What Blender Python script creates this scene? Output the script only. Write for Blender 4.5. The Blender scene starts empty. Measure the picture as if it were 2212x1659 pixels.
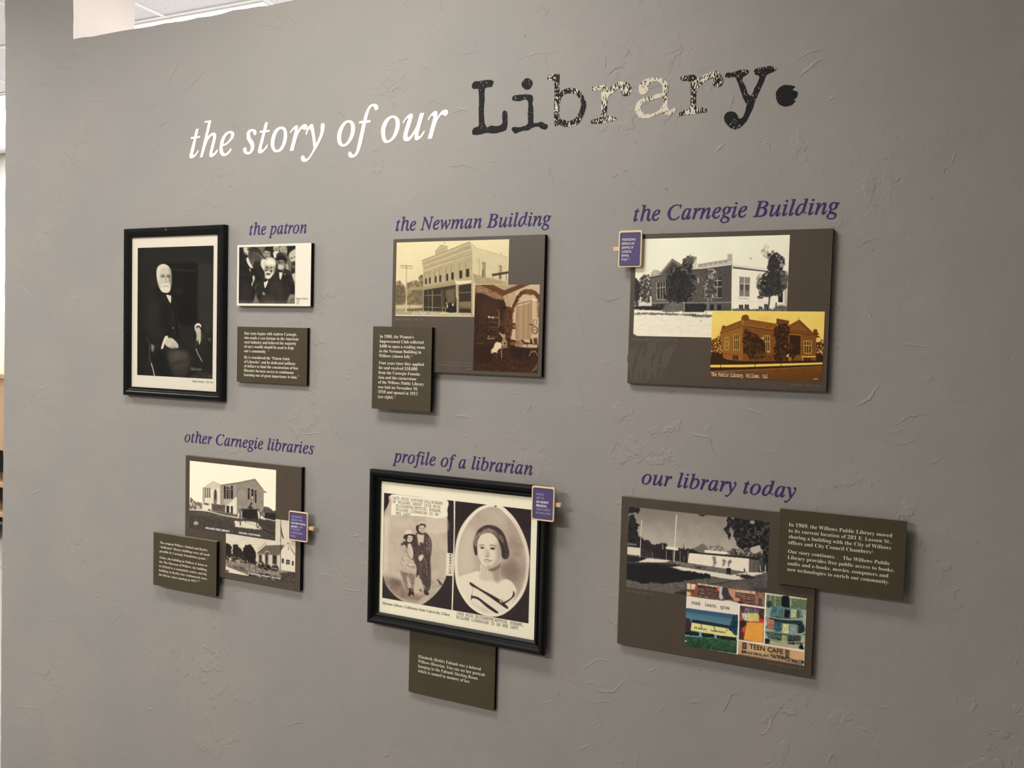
import bpy, math, random
import numpy as np
from mathutils import Vector, Matrix
from mathutils.geometry import tessellate_polygon
random.seed(7)
SC=bpy.context.scene; COL=SC.collection
EYE=1.76; DIST=2.17            # eye height above the floor, distance from the wall (metres)
# ------------------------------------------------------------------ camera
f_px,yaw,pitch,roll=1837.262,-0.42986189,-0.0481313,0.02616058
def basis():
    cy,sy,cp,sp,cr,sr=math.cos(yaw),math.sin(yaw),math.cos(pitch),math.sin(pitch),math.cos(roll),math.sin(roll)
    fw=Vector((sy*cp,cy*cp,sp));r=Vector((cy,-sy,0));u=r.cross(fw)
    return cr*r+sr*u,-sr*r+cr*u,fw
r_,u_,f_=basis()
cd=bpy.data.cameras.new('camera');cd.sensor_width=36;cd.sensor_fit='HORIZONTAL';cd.lens=f_px*36/2212;cd.clip_start=.02
cam=bpy.data.objects.new('camera',cd);COL.objects.link(cam)
cam.matrix_world=Matrix(((r_.x,u_.x,-f_.x,0),(r_.y,u_.y,-f_.y,-DIST),(r_.z,u_.z,-f_.z,EYE),(0,0,0,1)))
SC.camera=cam
# ------------------------------------------------------------------ light and exposure
SC.view_settings.view_transform='Standard';SC.view_settings.look='None'
SC.view_settings.exposure=-.08;SC.view_settings.gamma=1;SC.view_settings.use_curve_mapping=False
wd=bpy.data.worlds.new('world');SC.world=wd;wd.use_nodes=True
wd.node_tree.nodes['Background'].inputs[0].default_value=(.9,.95,1,1);wd.node_tree.nodes['Background'].inputs[1].default_value=.25
ZC=1.55+EYE
def area(name,x,y,z,sx,sy,p,c,rot=(0,0,0)):
    l=bpy.data.lights.new(name,'AREA');l.shape='RECTANGLE';l.size=sx;l.size_y=sy;l.energy=p;l.color=c
    o=bpy.data.objects.new(name,l);o.location=(x,y,z);o.rotation_euler=rot;COL.objects.link(o);return o
area('lamp',-1.525,-1.161,ZC-.015,1.1,.5,41,(1,.96,.88))
area('lamp',-4.575,-1.161,ZC-.015,1.1,.5,66,(1,.97,.925))
area('lamp',-3.355,-4.211,ZC-.015,1.1,.5,175,(1,.97,.925))
area('lamp',-2.135,-4.211,ZC-.015,1.1,.5,62,(1,.97,.925))
area('lamp',-.305,1.279,ZC-.015,1.1,.5,300,(.95,.97,1))  # added lamp, unseen behind the wall, brightens the column side
area('lamp',-3.355,1.279,ZC-.015,1.1,.5,120,(.95,.97,1))
area('lamp',-6.1,2.18,ZC-.015,1.7,1.1,95,(.95,.97,1))
# ------------------------------------------------------------------ measured data: outlines on the wall, lettering and painting rules for the prints
def R2(s):
    a=[int(q) for q in s.split()];return [tuple(a[i:i+2]) for i in range(0,len(a),2)]
RIDGES=[R2(s) for s in '''-29996 11896 -29823 11815 -29593 11841 -29536 11928;-30141 11725 -29881 11557 -29594 11367;-30463 10941 -30317 10808;-29942 9229 -29424 9138 -28856 8966 -28492 8911;-29596 9232 -29253 9120 -29026 9021;-30174 9445 -30000 9215;-28022 9968 -27748 9982 -27476 9924;-28632 9623 -28298 9643 -27802 9514;-26988 8890 -26828 8985 -26562 8847;-25717 7341 -25563 7620 -25307 7779;-24712 9982 -24461 9952;-22528 8194 -22082 8254;-22036 8284 -21760 8531 -21623 8688 -21372 8764;-24048 7667 -23851 7810 -23607 7876;-23127 8393 -22843 8818 -22563 9274;-27522 6271 -27250 6085 -27033 5959 -26711 5753;-30003 7151 -29254 6673 -28743 6256;-30004 6260 -29772 6129 -29541 5999;-26933 8256 -26243 8229;-24286 6256 -23840 6332 -23351 6475;-30793 8810 -30351 8497;-31174 10563 -30641 10268;-28633 11204 -28410 11287 -28162 11254;-25267 9833 -24811 9815 -24359 9620;-23600 7025 -23164 7237;-22543 8216 -22160 8272 -21783 8538 -21379 8775;-17750 8141 -17529 8205;-17963 7522 -17801 7860 -17415 7996;-14567 7954 -14318 8032 -13869 7913;-14460 7651 -14312 7761;-14203 7333 -13958 7475 -13835 7483;-14199 7166 -13952 7205;-13976 8243 -13536 8296;-12567 7842 -12430 8008 -12244 8028;-14821 5621 -14468 5723;-13112 6777 -12735 6987 -12496 6883 -12259 6801;-18268 5455 -17815 5382;-16330 5203 -16171 5324 -16065 5339;-15957 5224 -15692 5165;-15485 5324 -15171 5176;-17660 6126 -17440 6286;-19068 8794 -18781 8873;-12023 6679 -11514 6553;-20473 7530 -19993 7623;-16099 7045 -15723 6712;-19488 5531 -19195 5604;-10046 7846 -9445 7913 -8757 7900;-7384 7153 -7227 7288 -6953 7302;-7006 7523 -6809 7715;-5890 7480 -5419 7614;-7683 5629 -7453 5742 -7316 5818;-4476 4923 -4275 5116;-3536 4939 -3222 5059 -3172 4792 -3089 4706;-10900 5110 -10455 5081;-12012 6558 -11688 6624;-2580 6564 -2283 6789 -2064 6960;-9694 5329 -9598 5504;-9057 4923 -8947 4554;-7504 7275 -7468 7619;-12053 8144 -11197 8232;-4470 4917 -4275 5125;-2577 6576 -2279 6773 -1986 6967;784 4256 851 4418 902 4613;900 4977 985 5053;-1041 2497 -917 2633 -599 2694;833 3821 1073 3776 958 3699;-1876 5928 -1747 6020;-2628 6987 -2394 7101 -1928 7186;-4213 5926 -4118 6283;-7246 1210 -7005 1240 -6797 1312;-7240 1037 -7056 952 -6902 867;-7658 -9143 -7533 -8827 -7174 -8535 -6779 -8495 -6547 -8612;-7587 -9259 -7220 -9175 -7113 -9393 -6685 -9340 -6436 -9004 -6280 -8847;-7673 -9732 -7336 -9729 -6743 -9576 -6554 -9378;-6313 -8822 -5990 -8887 -5829 -8950 -5641 -8895;-2631 -9068 -2571 -9174 -2617 -9421 -2723 -9593 -2890 -9671;-7119 -10234 -6998 -10273 -7145 -10466;-5427 -9622 -5278 -9435;-4796 -9119 -4610 -9205 -4372 -9126;-5746 -8589 -5562 -8460;-6041 -11116 -5951 -10936;-6425 -11270 -6366 -11096;-7628 -11160 -7298 -10890;-2504 -8746 -2187 -9034;-586 -8982 -299 -9061;1983 -8372 2124 -8422 2759 -8390;-1224 -10045 -1130 -9734 -1095 -9957;-5661 -9231 -5565 -9274;-6706 -10692 -6647 -10486 -6485 -10451;-2628 -9869 -2513 -9933;-148 -8436 99 -8301;-28969 -11118 -28783 -10926 -28552 -10825;-25931 -9785 -25505 -9640 -25083 -9594;-29582 -13471 -29156 -13095 -28876 -12653 -28551 -12271;-31136 -14741 -29917 -14570 -29488 -14402;-29063 -14282 -28782 -14062 -28643 -13742 -28091 -13279;-29440 -14753 -29488 -15125 -29631 -15617;-25670 -10547 -25417 -10290 -25165 -10066;-22590 -11763 -22397 -11519;-22507 -12223 -22470 -12008;-22237 -11904 -21929 -11668;-24989 -11293 -24571 -11433 -24158 -11541;-16185 -11939 -15902 -11502;-17705 -12703 -17437 -12479 -16969 -12323;-16530 -7464 -15884 -7481;-15559 -7806 -15119 -7821 -14810 -7749;-23898 -13466 -23494 -13170;-21472 -11465 -21094 -11452;-30394 -11779 -30297 -11717;-31862 -9354 -31069 -9313;-9479 -1919 -9375 -1814 -9351 -1739 -9432 -1695;-11758 -2191 -11499 -2158 -11240 -2198;-9623 -1582 -9584 -1530;-9897 -1447 -9656 -1374;-14431 934 -14324 1067;-14900 611 -14804 599;-30383 -6662 -30097 -6934 -29781 -7094;-29373 -7327 -29062 -7270;-29969 -6254 -29466 -6013;-30542 -5770 -30222 -5978;-28877 -5723 -28724 -5582;-29342 -6747 -29155 -6578 -28723 -6745;-30738 -7090 -30385 -7203;-29655 -7251 -29467 -7316;-29779 -5871 -29528 -5720;-29526 -2706 -29247 -2902;-30482 -7604 -30289 -7496;-31012 1700 -30473 1560 -30146 1121;-30721 1671 -30309 1505 -29901 1177;-29822 -189 -29097 -473;-29743 -1832 -29500 -2178 -29098 -2024 -28700 -2440;-30558 790 -30229 572 -29943 438;-29338 -615 -28938 -876;-30220 5045 -29896 4813;-29257 636 -28938 558;-9011 4959 -8918 4579 -8848 4075;-8280 1433 -8020 809 -7841 188;-8267 -703 -7960 -1069 -7778 -1751 -7279 -1723;-1004 -1313 -659 -1097 -474 -739;-135 -1698 149 -1464 625 -1329;-384 -1660 -128 -1860 64 -1739;988 -991 1548 -1067;-21 193 559 155;-3148 -2470 -2481 -2590 -1933 -2829;-5011 -2192 -4415 -2270 -4222 -2729;-3637 -1459 -2957 -1651;-7509 1309 -6986 1126;-8145 -1582 -7807 -1690;431 -2359 677 -2500 954 -2317;-16403 -2021 -16036 -2725;-15797 -5902 -15270 -6131 -14758 -5998;-29312 1290 -28931 257 -28428 -250;-12276 5036 -11672 5064 -11075 4897;-20964 -2419 -20551 -2939;-7223 4421 -7036 4531;-5995 -2015 -5621 -2113;-622 -1949 80 -2116 412 -1931;488 1737 874 1525;-30224 -2755 -29443 -3240 -28931 -3819;-8777 -10072 -8365 -9857;-3801 -9297 -3588 -8772 -3361 -8667;-10883 -2126 -10724 -2514;-16394 -2457 -15502 -3265;-17467 -3114 -16385 -2966;-8575 3563 -8224 3053;-8067 2304 -7525 1802 -7245 1186;-853 1098 -634 666'''.split(';')]
def Q(s):
    a=[int(q) for q in s.split()];return [tuple(a[i:i+3]) for i in range(0,len(a),3)]
GLYPHS=[
('t','white',[Q('-21817 6868 1 -21688 6873 1 -21760 6621 1 -21619 6632 1 -21636 6565 1 -21784 6558 1 -21891 6159 0 -21937 6061 0 -21890 6021 0 -21816 6071 0 -21718 6170 1 -21688 6145 0 -21729 6065 0 -21852 5953 0 -21976 5906 0 -22056 5921 0 -22094 5979 0 -22077 6080 0 -21908 6558 1 -22052 6560 1 -22033 6623 1 -21896 6622 1')]),
('h','white',[Q('-21433 7099 1 -21133 7102 1 -21292 6576 1 -21220 6634 0 -21123 6681 0 -21026 6692 0 -20941 6649 0 -20919 6565 0 -20939 6458 0 -21044 6137 0 -21079 6048 0 -21047 6009 0 -20970 6059 0 -20879 6129 1 -20843 6105 0 -20885 6017 0 -20993 5933 0 -21114 5891 0 -21187 5909 0 -21217 5966 0 -21201 6075 0 -21084 6432 0 -21054 6539 0 -21086 6600 0 -21146 6583 0 -21243 6490 0 -21339 6341 0 -21505 5921 1 -21628 5915 1 -21292 6996 0 -21303 7034 0 -21359 7048 0 -21440 7032 1')]),
('e','white',[Q('-20733 6388 0 -20639 6544 0 -20521 6644 0 -20379 6687 0 -20260 6681 0 -20177 6638 0 -20148 6560 0 -20175 6472 0 -20257 6389 0 -20374 6307 0 -20492 6243 0 -20623 6207 0 -20634 6126 0 -20609 6034 0 -20561 5985 0 -20501 5976 0 -20418 6021 0 -20300 6130 1 -20265 6110 0 -20287 6030 0 -20393 5938 0 -20512 5891 0 -20631 5894 0 -20728 5960 0 -20777 6064 0 -20774 6209 0'),Q('-20612 6279 1 -20566 6412 0 -20484 6532 0 -20390 6606 0 -20319 6613 0 -20287 6571 0 -20305 6482 0 -20375 6397 0 -20493 6316 0')]),
('s','white',[Q('-19630 6520 0 -19603 6608 0 -19512 6668 0 -19396 6675 0 -19281 6644 0 -19222 6578 0 -19226 6516 0 -19267 6471 0 -19324 6488 0 -19352 6526 0 -19372 6580 0 -19430 6603 0 -19475 6571 0 -19486 6491 0 -19450 6400 0 -19356 6286 0 -19308 6176 0 -19313 6051 0 -19374 5949 0 -19477 5884 0 -19616 5880 0 -19722 5928 0 -19769 6012 0 -19763 6083 0 -19689 6117 0 -19631 6083 0 -19618 6001 0 -19571 5959 0 -19501 5975 0 -19456 6061 0 -19457 6133 0 -19493 6207 0 -19588 6321 0 -19628 6413 0')]),
('t','white',[Q('-18877 6841 1 -18759 6840 1 -18823 6590 1 -18683 6597 1 -18698 6528 1 -18850 6527 1 -18986 6090 0 -19001 6020 0 -18962 5988 0 -18883 6039 0 -18782 6141 1 -18748 6114 0 -18792 6032 0 -18927 5918 0 -19040 5872 0 -19120 5887 0 -19155 5943 0 -19134 6056 0 -18977 6532 1 -19107 6533 1 -19085 6599 1 -18960 6592 1')]),
('o','white',[Q('-18638 6180 0 -18607 6353 0 -18509 6539 0 -18376 6634 0 -18220 6659 0 -18086 6619 0 -18007 6517 0 -17983 6376 0 -18002 6203 0 -18077 6034 0 -18197 5902 0 -18363 5861 0 -18498 5888 0 -18590 5983 0 -18632 6091 0'),Q('-18491 6116 0 -18471 6273 0 -18406 6443 0 -18308 6558 0 -18219 6581 0 -18147 6537 0 -18116 6421 0 -18136 6248 0 -18200 6078 0 -18287 5970 0 -18387 5942 0 -18460 5991 0')]),
('r','white',[Q('-17874 6463 0 -17777 6568 0 -17690 6630 0 -17614 6650 0 -17559 6620 0 -17554 6559 0 -17567 6456 1 -17493 6562 0 -17407 6633 0 -17299 6662 0 -17223 6635 0 -17196 6573 0 -17221 6506 0 -17296 6478 0 -17362 6509 0 -17405 6521 0 -17480 6458 0 -17575 6310 0 -17638 6141 0 -17732 5865 1 -17875 5871 1 -17698 6458 0 -17693 6518 0 -17732 6521 0 -17797 6474 0 -17851 6421 1')]),
('y','white',[Q('-17262 6354 0 -17231 6473 0 -17147 6586 0 -17052 6643 0 -16987 6624 0 -16958 6554 0 -16907 6327 0 -16854 6032 1 -16755 6196 0 -16694 6362 0 -16687 6549 0 -16667 6615 0 -16594 6635 0 -16540 6596 0 -16534 6502 0 -16567 6352 0 -16648 6170 0 -16793 5942 0 -16960 5731 0 -17086 5584 0 -17192 5505 0 -17300 5491 0 -17388 5526 0 -17432 5607 0 -17412 5675 0 -17347 5697 0 -17292 5658 0 -17259 5596 0 -17194 5591 0 -17088 5670 0 -16962 5860 0 -16957 5936 0 -17001 6214 0 -17047 6406 0 -17102 6488 0 -17156 6458 0 -17218 6325 1')]),
('o','white',[Q('-16064 6160 0 -16032 6327 0 -15942 6488 0 -15800 6611 0 -15657 6644 0 -15513 6604 0 -15418 6479 0 -15401 6327 0 -15442 6163 0 -15541 6003 0 -15682 5887 0 -15826 5856 0 -15951 5898 0 -16036 6006 0'),Q('-15909 6098 0 -15892 6265 0 -15817 6444 0 -15716 6554 0 -15635 6567 0 -15562 6507 0 -15549 6372 0 -15576 6207 0 -15645 6061 0 -15735 5959 0 -15817 5936 0 -15880 5986 0')]),
('f','white',[Q('-15106 6586 1 -15069 6733 0 -14992 6892 0 -14895 7015 0 -14776 7051 0 -14656 7030 0 -14585 6971 0 -14583 6888 0 -14652 6848 0 -14702 6874 0 -14729 6934 0 -14774 6983 0 -14843 6945 0 -14911 6835 0 -14986 6585 1 -14841 6577 1 -14860 6508 1 -15004 6503 1 -15097 6120 0 -15162 5875 0 -15229 5696 0 -15318 5568 0 -15429 5509 0 -15531 5502 0 -15614 5546 0 -15642 5624 0 -15616 5681 0 -15555 5689 0 -15503 5631 0 -15451 5591 0 -15390 5624 0 -15332 5753 0 -15276 5983 0 -15141 6506 1 -15273 6509 1 -15252 6574 1')]),
('o','white',[Q('-14465 6187 0 -14449 6350 0 -14363 6508 0 -14228 6611 0 -14073 6647 0 -13936 6610 0 -13837 6512 0 -13811 6380 0 -13830 6219 0 -13904 6061 0 -14018 5939 0 -14172 5861 0 -14310 5862 0 -14410 5952 0'),Q('-14315 6109 0 -14309 6273 0 -14244 6432 0 -14149 6547 0 -14052 6575 0 -13983 6525 0 -13955 6408 0 -13976 6247 0 -14040 6072 0 -14135 5956 0 -14223 5930 0 -14289 5984 0')]),
('u','white',[Q('-13719 6405 0 -13644 6512 0 -13550 6601 0 -13456 6645 0 -13383 6632 0 -13362 6569 0 -13394 6459 0 -13502 6160 0 -13537 6033 0 -13526 5975 0 -13469 5979 0 -13366 6085 0 -13274 6223 0 -13220 6347 0 -13129 6633 1 -12982 6633 1 -13157 6068 0 -13159 5988 0 -13126 5969 0 -13061 6029 0 -12979 6119 1 -12950 6100 0 -12995 6007 0 -13096 5902 0 -13209 5854 0 -13275 5876 0 -13296 5950 0 -13289 6062 1 -13382 5940 0 -13476 5866 0 -13571 5852 0 -13658 5888 0 -13689 5980 0 -13664 6124 0 -13565 6408 0 -13525 6502 0 -13539 6528 0 -13596 6492 0 -13680 6385 1')]),
('r','white',[Q('-12861 6438 0 -12774 6550 0 -12683 6630 0 -12600 6650 0 -12547 6623 0 -12541 6546 0 -12552 6452 1 -12477 6556 0 -12387 6636 0 -12277 6663 0 -12203 6628 0 -12187 6563 0 -12227 6495 0 -12291 6477 0 -12347 6513 0 -12393 6525 0 -12475 6461 0 -12563 6309 0 -12710 5865 1 -12854 5868 1 -12696 6400 0 -12673 6478 0 -12689 6519 0 -12745 6516 0 -12791 6472 0 -12826 6403 1')]),
('L','b0',[Q('-11443 7230 0 -11417 7309 0 -11353 7360 0 -11186 7359 0 -10928 7365 0 -10771 7316 0 -10786 7212 0 -10831 7160 0 -10977 7151 0 -11031 7107 0 -11032 6782 0 -11043 6539 0 -11016 6211 0 -10967 6092 0 -10910 6047 0 -10801 6087 0 -10617 6056 0 -10491 6086 0 -10447 6147 0 -10465 6326 0 -10446 6437 0 -10384 6464 0 -10320 6418 0 -10293 6231 0 -10300 6038 0 -10342 5929 0 -10467 5890 0 -10685 5862 0 -10943 5895 0 -11127 5868 0 -11332 5868 0 -11393 5914 0 -11382 6011 0 -11319 6072 0 -11217 6096 0 -11187 6176 0 -11205 6553 0 -11206 6880 0 -11225 7094 0 -11264 7155 0 -11385 7159 0')]),
('idot','b0',[Q('-9893 7106 0 -9869 7215 0 -9757 7286 0 -9632 7246 0 -9565 7152 0 -9591 7044 0 -9677 6981 0 -9801 7002 0')]),
('i','b0',[Q('-10171 6766 0 -10152 6828 0 -10063 6852 0 -9885 6854 0 -9656 6844 0 -9557 6787 0 -9537 6674 0 -9560 6581 0 -9526 6483 0 -9515 6244 0 -9501 6060 0 -9387 6043 0 -9265 6064 0 -9159 6000 0 -9081 5962 0 -9095 5877 0 -9155 5850 0 -9277 5883 0 -9349 5937 0 -9488 5940 0 -9662 5867 0 -9857 5866 0 -10033 5808 0 -10106 5854 0 -10165 5931 0 -10092 5989 0 -9895 5973 0 -9719 6007 0 -9669 6098 0 -9685 6338 0 -9672 6496 0 -9684 6625 0 -9731 6708 0 -9828 6710 0 -9952 6689 0 -10131 6714 0')]),
('b','b2',[Q('-9128 7233 0 -9078 7307 0 -8941 7308 0 -8773 7293 1 -8771 7040 0 -8754 6789 1 -8672 6858 0 -8537 6892 0 -8369 6883 0 -8182 6795 0 -8060 6629 0 -7988 6437 0 -8014 6238 0 -8108 6030 0 -8204 5914 0 -8337 5878 0 -8522 5870 0 -8659 5889 0 -8732 5957 1 -8796 5931 0 -8872 5906 1 -8906 6270 0 -8904 6662 0 -8917 7086 0 -8970 7146 0 -9118 7185 0'),Q('-8723 6598 0 -8667 6702 0 -8550 6753 0 -8415 6748 0 -8279 6696 0 -8175 6578 0 -8129 6450 0 -8157 6282 0 -8244 6119 0 -8359 6036 0 -8493 6016 0 -8579 6054 0 -8708 6096 0 -8755 6257 0')]),
('r','b5',[Q('-7837 6822 0 -7797 6872 0 -7665 6851 0 -7584 6874 0 -7454 6868 0 -7403 6810 0 -7353 6759 1 -7259 6841 0 -7117 6902 0 -6973 6910 0 -6844 6867 0 -6762 6761 0 -6734 6652 0 -6786 6552 0 -6896 6525 0 -6985 6556 0 -7020 6650 0 -7031 6727 0 -7111 6735 0 -7221 6655 0 -7331 6589 0 -7386 6518 0 -7394 6290 0 -7396 6077 0 -7265 6050 0 -7150 5995 0 -7125 5947 0 -7180 5921 0 -7309 5901 0 -7503 5879 0 -7716 5881 0 -7840 5922 0 -7801 5989 0 -7606 6033 0 -7551 6105 0 -7552 6381 0 -7571 6704 0 -7646 6757 0 -7793 6749 0')]),
('a','b9',[Q('-6546 6664 0 -6541 6753 0 -6466 6851 0 -6343 6913 0 -6158 6931 0 -6003 6907 0 -5847 6824 0 -5773 6691 0 -5772 6440 0 -5748 6186 0 -5720 6050 0 -5653 6088 0 -5555 6102 0 -5567 6022 0 -5663 5941 0 -5769 5921 0 -5863 5989 0 -5940 6010 0 -6077 5963 0 -6246 5902 0 -6418 5917 0 -6546 5988 0 -6622 6130 0 -6610 6265 0 -6528 6377 0 -6389 6439 0 -6218 6453 0 -6065 6498 0 -5912 6512 1 -5909 6631 0 -5951 6739 0 -6077 6826 0 -6200 6809 0 -6298 6744 0 -6287 6638 0 -6331 6553 0 -6439 6519 0 -6519 6571 0'),Q('-6482 6178 0 -6431 6293 0 -6292 6340 0 -6123 6369 0 -5985 6401 0 -5893 6392 0 -5865 6271 0 -5915 6171 0 -6004 6075 0 -6126 6019 0 -6265 6009 0 -6407 6051 0')]),
('r','b5',[Q('-5452 6820 0 -5427 6884 0 -5307 6883 0 -5144 6902 0 -5053 6834 0 -4992 6784 1 -4891 6846 0 -4775 6899 0 -4630 6927 0 -4513 6900 0 -4422 6797 0 -4373 6662 0 -4413 6551 0 -4513 6525 0 -4617 6572 0 -4649 6662 0 -4667 6736 0 -4769 6732 0 -4883 6642 0 -4984 6565 0 -5039 6454 0 -5038 6235 0 -5017 6058 0 -4862 6058 0 -4757 6005 0 -4783 5928 0 -4930 5919 0 -5108 5898 0 -5272 5905 0 -5452 5898 0 -5455 5965 0 -5337 6028 0 -5217 6047 0 -5176 6131 0 -5179 6438 0 -5195 6674 0 -5258 6753 0 -5408 6769 0')]),
('y','b1',[Q('-4334 6773 0 -4294 6855 0 -4193 6837 0 -4080 6861 0 -3939 6888 0 -3797 6873 0 -3759 6812 0 -3820 6747 0 -3903 6699 1 -3907 6628 0 -3838 6493 0 -3760 6301 0 -3701 6231 0 -3660 6262 0 -3584 6453 0 -3518 6574 0 -3509 6686 0 -3609 6739 0 -3640 6813 0 -3586 6871 0 -3420 6895 0 -3254 6901 0 -3128 6863 0 -3112 6799 0 -3179 6757 0 -3315 6708 0 -3367 6615 0 -3442 6411 0 -3571 6126 0 -3633 5919 0 -3750 5658 0 -3858 5525 0 -3997 5443 0 -4156 5491 0 -4276 5616 0 -4325 5750 0 -4271 5861 0 -4143 5893 0 -4026 5840 0 -3964 5705 1 -3879 5712 0 -3826 5808 0 -3790 5961 0 -3793 6047 0 -3885 6227 0 -3980 6493 0 -4089 6719 0 -4189 6722 0 -4304 6734 0')]),
('full_stop','b0',[Q('-3095 6194 0 -3065 6303 0 -2973 6392 0 -2851 6408 0 -2714 6380 0 -2638 6338 1 -2684 6314 0 -2717 6283 1 -2655 6249 0 -2592 6215 0 -2589 6131 0 -2634 6066 0 -2686 6036 1 -2631 6010 0 -2670 5958 0 -2735 5908 0 -2885 5901 0 -2996 5953 0 -3054 6035 0')])]
HEADINGS=[('patron', 'the patron', -1.9475, -1.7165, 0.3284, 0.0394),
 ('newman', 'the Newman Building', -1.3885, -0.8906, 0.3243, 0.0404),
 ('carn', 'the Carnegie Building', -0.6574, -0.1533, 0.3268, 0.0407),
 ('other', 'other Carnegie libraries', -2.222, -1.6766, -0.3669, 0.0395),
 ('profile', 'profile of a librarian', -1.3849, -0.9245, -0.3664, 0.04),
 ('today', 'our library today', -0.6117, -0.2234, -0.3615, 0.0403)]
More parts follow.
